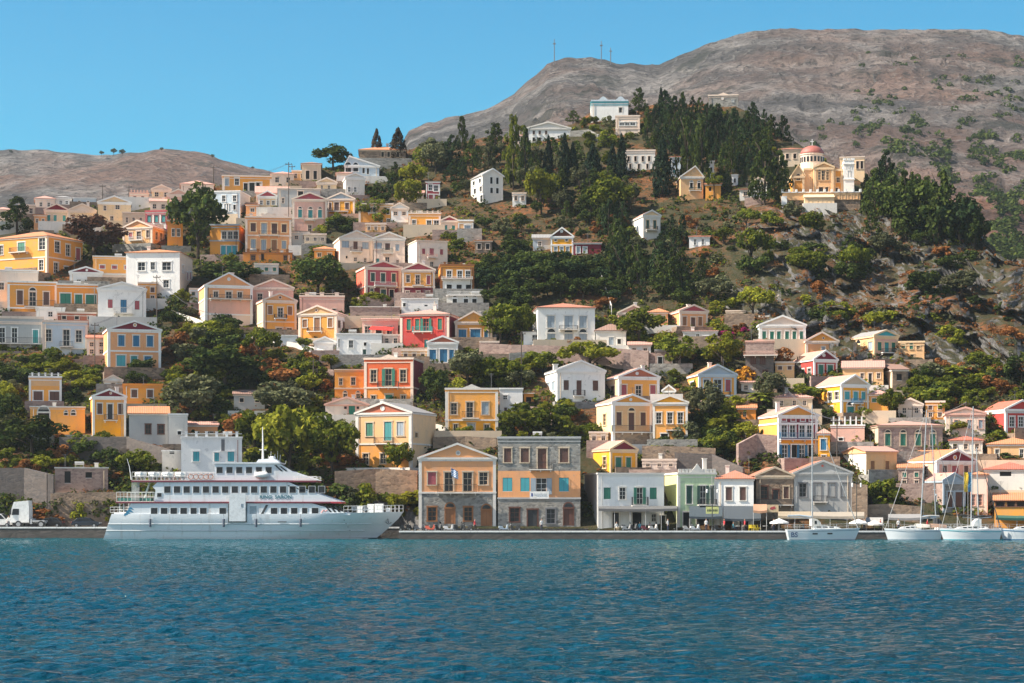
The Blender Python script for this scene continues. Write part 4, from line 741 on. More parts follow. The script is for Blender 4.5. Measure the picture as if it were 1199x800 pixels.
Hs('small cream house with a tiny gable; under the weathered house at the top', 371, 394, 214, 228, 'cream', 'ped', ya=208.6, trim='palepink', tile='pink', dp=6, pil=False, wins=[(376,378,217,224,'g'),(384,386.6,217,223,'g')])
Hs('white house with a sloping roofline and arches; high at the top of the town', 404, 444, 194, 212, 'paleblue', 'ped', ya=183.4, ax=409, trim='white', tile='grey', dp=8, pil=False, wins=[(404.6,411,194.6,201.6,'k^'),(413.6,419.4,194.6,201,'k^'),(424.4,427,195,203,'k'),(429.6,432,197,204,'k')])
Hs('white two-storey gable house; under the sloping roofline house at the top', 405, 427, 208, 230, 'offw', 'ped', ya=203, side=-4, trim='white', tile='pink', dp=7, pil=False, wins=R(209,211,3,'k',409,416) + R(219,225,3,'g',409,416))
Hs('dusty pink twin house with a corner roof; left of the sloping roofline house', 394, 412, 203, 218, 'palepink', 'hip', ya=200, trim='palepink', tile='pink', dp=6, pil=False, wins=R(208,213,2.6,'g',400,406))
# ---- centre, upper
Hs('ivory gabled house with a brown railed balcony; left one of a matching pair', 398, 437, 279, 310, 'palepink', 'ped', ya=270.6, side=-8, trim='palepink', rtrim='offw', tile='grey', ped='palepink', dp=9, pil=False, wins=[(400.4,408.6,282.4,290.4,'s:bluegrey'),(413.6,419,282.6,292,'d:brown'),(424,431.6,283.4,291.4,'s:bluegrey'),(414.4,418,301.4,306,'g'),(426,429,302,307,'g'),(405,407,300,303,'k')], bals=[(410.4,423.4,294.6,289.6,'brown')])
Hs('ivory gabled house with a flowered balcony; right one of the matching pair', 437.6, 474, 279.4, 310, 'palepink', 'ped', ya=272.6, trim='palepink', rtrim='offw', tile='grey', ped='palepink', dp=9, pil=False, wins=[(437.8+.6,447,284.4,291.6,'s:bluegrey'),(451,456.6,285,293,'s:brown'),(463,467.6,286,294,'s:bluegrey'),(451,456,301,308,'g'),(440,444,303,308,'s:teal'),(464,467,304.4,309,'g')], bals=[(447.4,460,296.6,291.6,'dgreen')])
Hs('rosy white box house with small pink windows; above the yellow and maroon house', 488, 524, 282.4, 318, 'palepink', 'flat', trim='palepink', dp=8, side=-12, swall='offw', pil=False, wins=R(291.6,298,3.6,'s:rose',496,517) + [(503,508,291,299,'s:rose'),(503.6,507.6,306.4,314,'g')], bals=[(500,511,301.4,298,'pink')], corn=.1)
Hs('claret house with a white portico; green windows and coral side wall', 428, 470, 313.4, 350, 'rose', 'ped', ya=306.2, side=-11, trim='palepink', rtrim='palepink', tile='pink', ped='rose', swall='coral', dp=8, zones=[(335,'maroon')], bands=[336], wins=R(320,330,4.6,'s:dgreen',436.6,461) + [(446,451,320,331,'s:dgreen'),(433.6,437.6,338,349,'g'),(446,452,339,350,'s:dgreen'),(456,461,339,350,'k')], bals=[(438,464,335,330.4,'offw')])
Hs('mustard house with a claret lower storey; red pediment, beside the claret house', 471, 509, 316, 349.5, 'yellow', 'ped', ya=308, trim='palepink', rtrim='palepink', tile='pink', ped='rose', dp=8, zones=[(336,'maroon')], bands=[336], wins=[(475.6,480,322,331,'g'),(486.6,491.6,322,333,'g'),(499.6,504,322.6,333,'s:rose')] + R(341,348,4.2,'g',477,489.6,501), bals=[(483,496,334.4,329.6)])
Hs('white blank basement wall building; under the mustard house', 470, 513, 350, 363, 'white', 'flat', trim='white', dp=4, pil=False, corn=.08, wins=[(497,500.6,357,359,'k',None),(472,475,355,359,'k')])
Hs('white three-level house with an ochre top; arched ground floor and balconies', 516, 555, 310, 345, 'ochre', 'flat', trim='white', rtrim='wood', dp=8, side=-3, zones=[(325.4,'white')], bands=[326,339.6], wins=R(317,326,5.6,'g',526,538.4,548) + R(333.4,338.6,6,'k',526,537.6,548.6), parapet=('post',4,.35), bals=[(517,553,326.6,324.2,'white')])
Hs('low arcaded white house; at the foot of the three-level house', 523, 566, 346, 361, 'offw', 'flat', trim='white', dp=5, pil=False, corn=.15, wins=[(530,535,350,360,'k^'),(543,548,350,360,'k^'),(553,558,350,360,'k^')], bals=[(524,566,345.8,341.6,'white',.3)])
Hs('yellow and white house with a battlement parapet; long windows, upper middle', 478.6, 516, 249.6, 270, 'yellow', 'flat', trim='white', rtrim='palepink', dp=8, parapet=('post',6,.35), wins=[(482.6,487,257.6,266,'g'),(499.6,505,258,268,'g'),(508,514,258,268,'g')])
Hs('pink pedimented house with green shutters; right of the battlement parapet house', 516.6, 536, 258.6, 272, 'palepink', 'ped', ya=253.6, trim='palepink', tile='pink', ped='rose', dp=6, pil=False, wins=R(264,270,3.6,'s:teal',522,531))
Hs('small yellow block with a white frame; right end of the upper middle row', 536.6, 554, 258, 275, 'sand', 'flat', trim='white', dp=6, wins=[(544,551,264,272,'s:bluegrey')])
Hs('tall roofless white ruin with a gable; black window holes, among pines', 565, 589, 206, 238, 'offw', 'ped', ya=198, trim='white', tile='grey', dp=7, pil=False, side=-14, wins=R(207.6,215.4,3,'k',575.4,582.4) + R(220,226.4,3.2,'k',575.6,582.4), swins=R(209,214,2.6,'k',554.6,562) + R(218.4,224.6,2.8,'k',556,563) + R(229,237,3,'k',557,564), corn=0, ped='offw')
Hs('small house with plum shutters in a white frame; left of the roofless white ruin', 499, 515, 213, 236, 'rose', 'shed', ya=210, trim='white', tile='grey', dp=5, wins=[(501.6,506,216,223,'g'),(508,513,217,224,'g'),(502,507,228,235,'s:rose'),(509,513,228,235,'s:rose')])
Hs('old sandstone house between two brown cypresses; on the skyline of the town', 421, 475, 176, 192, 'wstone', 'hip', ya=168, trim='beige', tile='orange', dp=9, pil=False, wins=R(178,184,3,'k',448,455,466), d=ground_d(448, 192))
# ---- hilltop
top_chapel = Hs('white hilltop chapel with a wavy teal parapet; highest building', 692, 735.5, 119.4, 133, 'white', 'flat', trim='offw', rtrim='aqua', dp=8, side=-1, pil=False, wins=[(724.6,728.4,126,132,'d:dark')], corn=.3, name='chapel', d=ground_d(713,140))
Hs('flat pink modern box with a strip window; below the white hilltop chapel', 721, 749, 135.6, 158, 'palepink', 'flat', trim='white', rtrim='palepink', dp=7, wins=[(725.6,731,143.4,147,'g'),(732,737,143.4,147,'g'),(738,744,143.4,147,'g')], bands=[151])
Hs('wide white gabled schoolhouse with a grey roof; left of the hilltop chapel', 615.6, 668, 150.4, 166, 'white', 'ped', ya=143.4, ax=642, trim='offw', tile='brown', ped='offw', dp=11, pil=False, wins=R(153,157.6,2.6,'s:brown',625,632,639.4) + R(161,165.6,2.8,'k',625,632,648))
Hs('long whitewashed house with a row of dark windows; behind the cypresses', 732, 767, 176, 200, 'offw', 'flat', trim='palepink', rtrim='palepink', dp=7, pil=False, wins=R(183,189,2.6,'k',736,744,752.6,760) + R(192,198,2.4,'k',738,748,758))
Hs('blue-white little house; right of the large pointed cypress', 784.6, 797, 184, 208, 'paleblue', 'shed', ya=180, trim='white', tile='terra', dp=6, pil=False, wins=[(787,791,187,192,'s:bluegrey'),(788,792,199,203,'s:aqua')])
Hs('buff chapel with a round bell gable; among the hilltop pines', 797, 823.4, 207, 232, 'sand', 'ped', ya=195, ax=814, trim='offw', tile='orange', dp=7, pil=False, side=-5, name='chapel', wins=R(214,221,3.4,'k^',809.6,818.4), bals=[(807,821,223,219.6,'dgreen',.4)])
Hs('golden wall house with a white stair edge; right of the buff chapel', 826, 844, 216, 232, 'ochre', 'shed', ya=210, trim=None, tile='orange', dp=5, pil=False, wins=[(830,833,219,224,'k')])
Hs('white pillar house; in the pines right of the buff chapel', 829.6, 836, 189, 214, 'offw', 'flat', trim='white', dp=4, pil=False, corn=.1, wins=[(831.6,834,196,201,'k')])
Hs('square white chapel block; in the pines below the yellow-green tree', 857, 864, 205, 218, 'white', 'flat', trim='white', dp=4, pil=False, corn=.1, wins=[(859.4,861.4,209,214,'k')])
Hs('grey fort with white roundels; on the crest above the pine wood', 829.6, 864, 111.4, 124, 'stone', 'flat', ya=108.6, trim='grey', rtrim='palepink', dp=9, pil=False, oculus=(846,115.4,1.2,'white'), corn=.2, wins=[(856.6,859.6,117,120,'s:white')], d=ground_d(847,128), name='fort')
Hs('cream villa with pink roof line; behind the domed church on its left', 912.4, 940, 175, 196, 'beige', 'hip', ya=171, trim='palepink', tile='terra', dp=8, pil=False, wins=R(180,186,3.4,'k',922,930.6))
Hs('ivory twin house; behind the white tower of the domed church', 983.6, 1012, 184, 202, 'cream', 'flat', trim='palepink', dp=7, pil=False, wins=R(189,198,3,'k',1004,1009), corn=.15)
Hs('bright yellow house with a white fretwork gable; in the middle of the dark wood', 645, 671, 277, 300, 'gold', 'ped', ya=267, trim='white', tile='brown', ped='brown', dp=7, bands=[278,287], oculus=(657.6,271,1.2,'white'), wins=R(273.6+5,277.4+5,3,'k',650.6,663.4) + R(289,294,3.6,'s:bluegrey',650.6,657.6,664.6))
Hs('blue-grey shed wing; left of the bright yellow fretwork house', 624, 644.6, 279, 294, 'bluegrey', 'shed', ya=271, trim='white', tile='grey', dp=6, pil=False, wins=[(630,634,283,288,'g')])
Hs('maroon cottage with two white windows; right of the bright yellow fretwork house', 671.6, 704, 284.6, 298, 'maroon', 'shed', ya=281, trim='white', tile='pink', dp=6, pil=False, wins=R(289.4,296.4,4.4,'s:paleblue',677,685))
Hs('white tower house with green shutters; alone in the dark wood', 753.4, 773, 252.6, 280, 'offw', 'ped', ya=246.8, side=-14, trim='cream', rtrim='offw', tile='pink', ped='cream', swall='white', dp=8, wins=R(258,268,3.4,'s:dgreen',758.4,766.6), bals=[(756,769,269.6,265.4)])  # shaded front off-white, lit side white: light set by wall colour
Hs('little white house with a red roof; on the bare slope below the buff chapel', 807, 831, 277.4, 290, 'white', 'shed', ya=273, trim='white', tile='terra', dp=5, pil=False, wins=R(280,287,3,'g',814,823))
Hs('small pale roofed house; below the scarlet earth patch in the dark wood', 724, 760, 366.4, 378, 'pink', 'ped', ya=357.6, trim='palepink', tile='grey', dp=7, side=-2, pil=False, wins=[(738,742,369,375,'g')])
# ---- smaller houses filling the upper town and the gaps
def small(lab, x0, x1, yt, yb, wall, roof='flat', ya=None, n=2, side=0, sh='g', **k):
    w = x1 - x0; h = yb - yt; xs = [x0 + w*(i + .5)/n for i in range(n)]; ww = min(4.6, w/n*.42)
    wins = R(yt + h*.22, yt + h*(.62 if h < 18 else .45), ww, sh, *xs)
    if h > 20: wins += R(yt + h*.60, yt + h*.84, ww, 'g', *xs)
    return Hs(lab, x0, x1, yt, yb, wall, roof, ya=ya, side=side, trim=k.pop('trim', 'palepink'), dp=k.pop('dp', 7), pil=False, wins=wins, **k)
small('pale far house at the very left of the skyline', -8, 16, 246, 266, 'palepink', 'hip', 241, tile='pink')
small('beige far house beside the dark conifer', 22, 41, 240, 256, 'beige', 'flat')
small('peach house peeping out; right of the dark conifer at the left edge', 40, 54, 252, 272, 'peach', 'shed', 248, tile='orange')
small('white flat house; under the cream house with scrolled pediment', 96, 118, 266, 280, 'offw', 'flat', n=3)
small('pale long house with three windows; above the maroon-trimmed house', 176, 206, 236, 250, 'palepink', 'side', 231, n=3, tile='pink')
small('cream house; right of the far battlement house', 178, 200, 222, 236, 'cream', 'ped', 217, tile='pink', ped='palepink')
small('rosy house with a low gable; behind the big dark tree', 196, 222, 228, 246, 'pink', 'ped', 222, tile='pink', ped='pink')
small('white house with a pink roof; left of the white drainpipe house', 226, 246, 228, 246, 'offw', 'hip', 223, tile='pink')
small('sunlit apricot annex; right of the white drainpipe house', 288, 303, 240, 258, 'peach', 'shed', 236, n=1, tile='orange')
small('grey-pink house; right of the yellow skyline house', 318, 344, 204, 220, 'palepink', 'hip', 199, tile='pink')
small('ochre house on the skyline; right of the tall utility pole', 342, 358, 200, 214, 'sand', 'flat')
small('white house with two windows; between the crested pink and peach bays houses', 342, 362, 272, 290, 'offw', 'flat')
small('cream terraced house; under the crested pink house', 356, 382, 274, 292, 'beige', 'flat', n=3)
small('pale yellow house; under the yellow twin-arched house', 428, 452, 262, 274, 'sand', 'flat', n=3)
small('white house with a grey gable; right of the yellow twin-arched house', 458, 478, 244, 262, 'white', 'ped', 238, tile='grey', ped='white')
small('low pink house; left of the plum-shuttered house', 470, 496, 226, 240, 'palepink', 'side', 221, n=3, tile='pink')
small('orange house with a tile roof; left of the ivory pair', 368, 392, 292, 312, 'orange', 'hip', 287, tile='orange', trim='cream')
small('whitewashed cube; right of the big white house with the red roof edge', 222, 240, 338, 356, 'white', 'flat', sh='s:dgreen')
small('green-shuttered shed house; under the burnt orange garden terrace', 298, 326, 309, 328, 'offw', 'flat', n=3, sh='s:green')
small('yellow annex with a shaded porch; left of the whitewashed steps', 162, 184, 331, 356, 'ochre', 'flat', n=2, sh='s:brown')
small('stone cottage; below the orange house with green shutters', 68, 112, 366, 384, 'brick', 'flat', n=3, sh='k')
small('white cottage with a pitched tile roof; left of the apricot blue-shuttered house', 102, 124, 396, 418, 'offw', 'side', 391, tile='terra')
small('white gable shed; between the slotted parapet house and the maroon gable house', 122, 143, 446, 456, 'white', 'ped', 440, tile='pink', n=1, ped='white')
small('old grey cottage with a tiled roof; among the trees above the ferry', 274, 310, 462, 482, 'grey', 'shed', 455, tile='brown', n=2, sh='k')
small('rose cottage; right of the scarlet awning house', 448, 468, 392, 408, 'palepink', 'flat', n=2)
small('yellow cottage; below the crimson house with the teal balcony', 470, 500, 410, 424, 'sand', 'flat', n=3, sh='s:brown')
small('stone outbuilding; left of the dark gap under the blue-shuttered houses', 562, 584, 400, 416, 'pstone', 'flat', n=1, sh='k')
small('ochre cottage with a hipped roof; right of the small pale roofed house', 760, 782, 366, 382, 'peach', 'hip', 360, tile='orange')
small('white cottage behind the crowns; below the white annex with brown roof', 736, 762, 404, 420, 'offw', 'side', 399, n=2, tile='pink')
small('cream house with brown shutters; right of the dark old house', 908, 930, 424, 444, 'sand', 'flat', n=2, sh='s:brown')
small('white cottage under olive trees; left of the low twin-roofed house', 868, 890, 448, 462, 'offw', 'shed', 443, n=2, tile='pink')
small('yellow cottage with green shutters; right of the tall yellow house', 1018, 1040, 462, 482, 'yellow', 'hip', 456, n=2, sh='s:green', tile='pink')
small('small rosy house; above the long rosy stone house', 1052, 1080, 474, 490, 'palepink', 'ped', 467, n=2, tile='pink', ped='palepink')
small('ochre house under the utility pole; left of the dusty pink house', 1084, 1106, 470, 492, 'ochre', 'flat', n=2, sh='s:brown')
small('white house with a red roof; left of the low yellow orange-roofed house', 1112, 1150, 516, 532, 'offw', 'hip', 510, n=3, tile='red')
small('stone cottage with a tiled roof; right of the yellow cottage with the white gable', 1052, 1080, 548, 572, 'pstone', 'shed', 541, n=2, sh='s:green', tile='orange')
small('pink cottage behind the yellow small house; above the long white quay house', 752, 792, 538, 556, 'palepink', 'flat', n=3)
small('cream cottage; left of the bright yellow maroon-pediment house', 690, 712, 506, 522, 'cream', 'flat', n=2)
small('white chapel-like cottage; left of the domed church among pines', 880, 898, 214, 232, 'white', 'ped', 208, n=1, tile='grey', ped='white')
small('buff house with brown shutters; behind the wide white schoolhouse', 596, 614, 160, 174, 'beige', 'hip', 155, n=2, tile='brown')
small('small white house; in the grove right of the roofless white ruin', 600, 616, 226, 240, 'white', 'flat', n=2)
small('rubble house with a tiled roof; above the white three-level house', 556, 576, 282, 298, 'wstone', 'shed', 277, n=2, sh='k', tile='orange')
small('low white sheds; between the buff chapel and the church', 866, 880, 222, 234, 'offw', 'shed', 218, n=1, tile='terra')
# parts that belong to single houses: the chapel's wavy teal parapet, the sign and the flag
sc = top_chapel['_s']
mb = MB(); W = 43.5 / sc; H0 = (133 - 119.4) / sc
pts = [(-W/2, H0 + .1), (W/2, H0 + .1)]
for i in range(25):
    t = 1 - i / 24; x = -W/2 + W*t
    pts.append((x, H0 + .45 + .75 * max(0, math.cos((t - .33) * 13.5)) * (1 if .1 < t < .9 else .3)))
mb.prism(pts, -.25, .1); mb.build('parapet', paint('paleblue', .7), top_chapel)
def sub(root, px, py, x0, x1, yb):                    # local coordinates on a front wall
    s = root['_s']; return ((px - (x0 + x1)/2) / s, (yb - py) / s)
# ---- domed church
def church():
    d = ground_d(962, 236); s = F / d
    root = empty('church', at(962, 236, d), -math.atan2(962 - XC, F) + .10, 'ochre church with a red dome and white bell tower on the spur', 'church')
    X = lambda px: (px - 962) / s
    Z = lambda py: (236 - py) / s
    ZB = lambda py: EYE + (YH - py) / F * (d + 6) - root.location.z     # same, for what stands 6 m further back
    def block(x0, x1, yt, dp, y0, wall, wins=(), nm='nave', base=236):
        a, b = X(x0), X(x1); fr = Fr((0, y0, 0), (1,0,0), (0,-1,0)); mb = MB()
        hs = [(X(q[0]), X(q[1]), Z(q[3]), Z(q[2])) for q in wins]
        wall_sheet(mb, fr, a, b, -3, Z(yt), hs, .15)
        for o_, U_, N_ in (((b, y0, 0), (0,1,0), (1,0,0)), ((a, y0 + dp, 0), (0,-1,0), (-1,0,0))): wall_sheet(mb, Fr(o_, U_, N_), 0, dp, -3, Z(yt), [])
        mb.quad((a, y0, Z(yt)), (b, y0, Z(yt)), (b, y0+dp, Z(yt)), (a, y0+dp, Z(yt)))
        o = mb.build(nm, wall_mat(wall), root)
        for q in wins: opening(root, fr, X(q[0]), X(q[1]), Z(q[3]), Z(q[2]), q[4], 'cream')
        mb = MB(); t = .3
        mb.box(a - .15, b + .15, y0 - .18, y0 - .003, Z(yt) - t, Z(yt) + .12)
        for u in (a, b - .45): mb.box(u, u + .45, y0 - .10, y0 - .002, -.5, Z(yt) - t)
        mb.build('cornice', wall_mat('cream'), root); return a, b
    def gable(x0, x1, yt, ya, y0, dp, col):
        a, b, m = X(x0), X(x1), (X(x0) + X(x1)) / 2; mb = MB()
        mb.prism([(a, Z(yt) + .12), (b, Z(yt) + .12), (m, Z(ya))], y0, y0 + .5); mb.build('pediment', wall_mat(col), root)
        mb = MB()
        for e in (a - .2, b + .2):
            P = [(e, Z(yt) - .02), (m, Z(ya) - .05), (m, Z(ya) + .35), (e, Z(yt) + .35)]
            mb.prism(P if e < m else P[::-1], y0 - .25, y0 + dp)
        mb.build('roof', wall_mat('cream'), root)
    block(928.4, 942.6, 205.6, 9, 1.2, 'ochre', [(933,938,199+7,210,'g^')], 'aisle'); gable(928.4, 942.6, 205.6, 193, 1.2, 9, 'cream')
    block(942.8, 953, 196, 9, 2.0, 'cream', [], 'nave')
    block(953.2, 976, 197, 11, 0.0, 'sand', [(962,966,199.5,211,'g^'),(967.5,970.5,201,211,'g^'),(958,961,201,211,'g^'),(958.6,964,219,228,'d:dark'),(966,970,219,228,'d:dark')], 'nave'); gable(953.2, 976, 197, 191.4, 0, 11, 'sand')
    block(976.2, 987.6, 198, 9, 1.0, 'ochre', [(978,982,219,228,'d:dark'),(980,984,207,213,'g')], 'aisle')
    mb = MB(); a, b = X(988), X(1000); mb.box(a, b, .2, 2.8, -3, Z(188)); t = mb.build('bell_tower', wall_mat('white'), root)
    mb = MB()
    for u in (a - .1, b - .5, (a + b)/2 - .3): mb.box(u, u + .6, .1, .7, Z(188), Z(185.4))
    mb.box(a - .15, b + .15, .05, 2.95, Z(192) - .1, Z(192) + .1); mb.box(a - .15, b + .15, .05, 2.95, Z(210) - .1, Z(210) + .1); mb.build('battlement', wall_mat('white'), t)
    for q in ((991,993,194,198),(995,997,194,198),(992.6,995.4,200,207)): opening(root, Fr((0,.2,0),(1,0,0),(0,-1,0)), X(q[0]), X(q[1]), Z(q[3]), Z(q[2]), 'd:dark', 'offw')
    cx, r = X(954.4), 13.9 / s
    mb = MB(); mb.lathe([(r, ZB(208)), (r, ZB(182.6)), (r*1.06, ZB(182.4)), (r*1.06, ZB(181.2))], cx, 6, 24); dr = mb.build('drum', wall_mat('palepink'), root)
    for k in range(10):
        q = math.pi + math.pi * (k + .5) / 10; mb = MB(); c, sn = math.cos(q), math.sin(q)
        fr = Fr((cx + c*r, 6 + sn*r, 0), (-sn, c, 0), (c, sn, 0)); fr.box(mb, -.22, .22, ZB(191), ZB(185), -.02, .05); mb.build('window', GLASS, dr)
    mb = MB(); n = 9; prof = [(r*1.02*math.cos(math.pi/2*i/n), ZB(181.2) + (181.2-170.6)/s*math.sin(math.pi/2*i/n)) for i in range(n + 1)]; prof[-1] = (.02, prof[-1][1])
    m, nt, bs, _ = new_mat('dome_tiles'); v = coords(nt, rnd=False)
    nt.links.new(mixc(nt, noise(nt, v, 2.2, 4), (.28,.075,.06), (.40,.14,.105)), bs.inputs['Base Color']); bs.inputs['Roughness'].default_value = .6
    mb.lathe(prof, cx, 6, 28); dm = mb.build('dome', m, root, True)
    mb = MB(); zt = ZB(170.6); mb.box(cx-.07, cx+.07, 5.93, 6.07, zt - .1, zt + 1.3); mb.box(cx-.35, cx+.35, 5.94, 6.06, zt + .75, zt + .9); mb.build('cross', paint('white', .5), dm)
    # terrace in front
    mb = MB(); mb.box(X(914), X(1004), -4.4, 1.0, Z(238), Z(229.4)); te = mb.build('terrace', wall_mat('sand'), root)
    mb = MB(); mb.box(X(914) + .02, X(1004) - .02, -4.3, .98, -8, Z(238) - .003); mb.build('terrace_base', STONE_W, te)
    for u in (976, 983, 990, 997): opening(root, Fr((0,-4.4,0),(1,0,0),(0,-1,0)), X(u), X(u + 3.6), Z(237), Z(231.6), 's:brown', 'cream')
    mb = MB(); mb.box(X(914) - .1, X(1004) + .1, -4.55, -4.15, Z(229.4), Z(228.4))
    for i in range(12):
        u = X(914) + (X(1004) - X(914)) * i / 11; mb.box(u - .2, u + .2, -4.6, -4.1, Z(229), Z(225.5))
    mb.build('balustrade', wall_mat('white'), te)
    mb = MB(); mb.box(X(939), X(973), -6.0, -4.42, Z(243), Z(236)); mb.prism([(-6.2, Z(236)), (-4.42, Z(236)), (-4.42, Z(231.5))], X(938.4), X(973.6), 'x'); po = mb.build('porch', wall_mat('cream'), root)
    mb = MB(); mb.box(X(937), X(976), -6.3, -4.41, -9, Z(243) - .003); mb.build('porch_base', wall_mat('offw'), po)
    for u in (943, 954, 964): opening(root, Fr((0,-6.0,0),(1,0,0),(0,-1,0)), X(u), X(u + 4), Z(242.6), Z(237.6), 'd:brown', 'cream')
    mb = MB(); mb.box(X(913), X(925), -5.4, -4.45, -5, Z(243)); mb.box(X(913), X(919), -5.5, -4.46, Z(243), Z(234)); mb.build('stair_wall', wall_mat('white'), root)
    HOUSES.append(('ochre church with a red dome', 912, 1004, 170, 250))
church()
# ---- free-standing walls on the slope
def slope_wall(lab, pts, h, mat, t=.5, name='retaining_wall', cat='wall'):
    """pts: top-edge pixels along the wall; the wall stands on the slope and follows it"""
    mb = MB(); P = []
    for (a, b), (c, e) in zip(pts, pts[1:]):
        n = max(2, int(abs(c - a) / 6))
        for i in range(n + (1 if (c, e) == pts[-1] else 0)):
            px, py = a + (c-a)*i/n, b + (e-b)*i/n; d = ground_d(px, py + h) ; P.append((at(px, py, d), h * d / F))
    for (p, h1), (q, h2) in zip(P, P[1:]):
        dv = Vector((q.x - p.x, q.y - p.y, 0)).normalized(); nn = Vector((dv.y, -dv.x, 0)) * t
        B = Vector((0, 0, 1))
        mb.hexa([p + nn - B*(h1+1.5), q + nn - B*(h2+1.5), q - B*(h2+1.5), p - B*(h1+1.5), p + nn, q + nn, q, p])
    o = mb.build(name, mat); tag(o, lab, cat); return o
slope_wall('dark stone retaining wall under the small yellow maroon-gabled house', [(70,512),(150,512),(205,528)], 24, STONE_D)
slope_wall('tall dark stone wall above the truck, left of the stone ruin', [(-40,548),(30,548),(64,556)], 34, STONE_D)
slope_wall('brown stone wall along the road behind the dark car', [(60,578),(130,576),(215,584)], 32, STONE_W)
slope_wall('stone retaining wall in front of the yellow house with a red pediment', [(392,552),(440,549),(489,551)], 28, STONE_W)
slope_wall('long stone terrace wall under the large white mansion', [(562,402),(600,404),(690,406),(760,411)], 20, STONE_P)
slope_wall('short reddish stone wall behind the peach quay house', [(507,512),(545,511),(582,513)], 14, STONE_W)
slope_wall('brown stone wall under the cream and golden joined pair', [(752,522),(800,523),(838,525)], 20, STONE_W)
slope_wall('white parapet of the curving path below the salmon house', [(198,362),(230,373),(262,386),(300,395),(350,402),(395,414)], 4, wall_mat('offw'), .35, 'parapet_wall')
slope_wall('grey stone wall below the white mansion terrace, beside the lamp pole', [(596,414),(618,412),(640,414)], 20, STONE)
slope_wall('low ochre rubble wall behind the yachts', [(998,592),(1040,590),(1078,593)], 16, STONE_W)
slope_wall('tumbled warm stone wall stub right of the grey gabled quay house', [(998,566),(1016,568)], 40, STONE_W, 1.2)
slope_wall('pale wall of the terrace left of the broad yellow house', [(508,496),(522,499)], 12, wall_mat('offw'), .4, 'terrace_wall')
slope_wall('stone wall with a white coping under the domed church', [(872,232),(896,231)], 8, STONE_P)
slope_wall('rough stone terrace above the maroon and yellow house', [(862,520),(885,508),(910,510)], 26, STONE_P)
slope_wall('old field wall on the ochre slope below the jumbled white house', [(606,474),(640,478),(650,490)], 10, STONE_P)
slope_wall('low stone garden wall under the pink blossoming terrace', [(308,432),(352,430),(392,433)], 12, STONE_P)
slope_wall('stone wall along the hill path left of the hilltop chapel', [(668,154),(690,152),(702,158)], 8, STONE)
slope_wall('dark stone wall behind the brown stone gabled quay house', [(790,530),(835,532),(872,548)], 22, STONE_D)
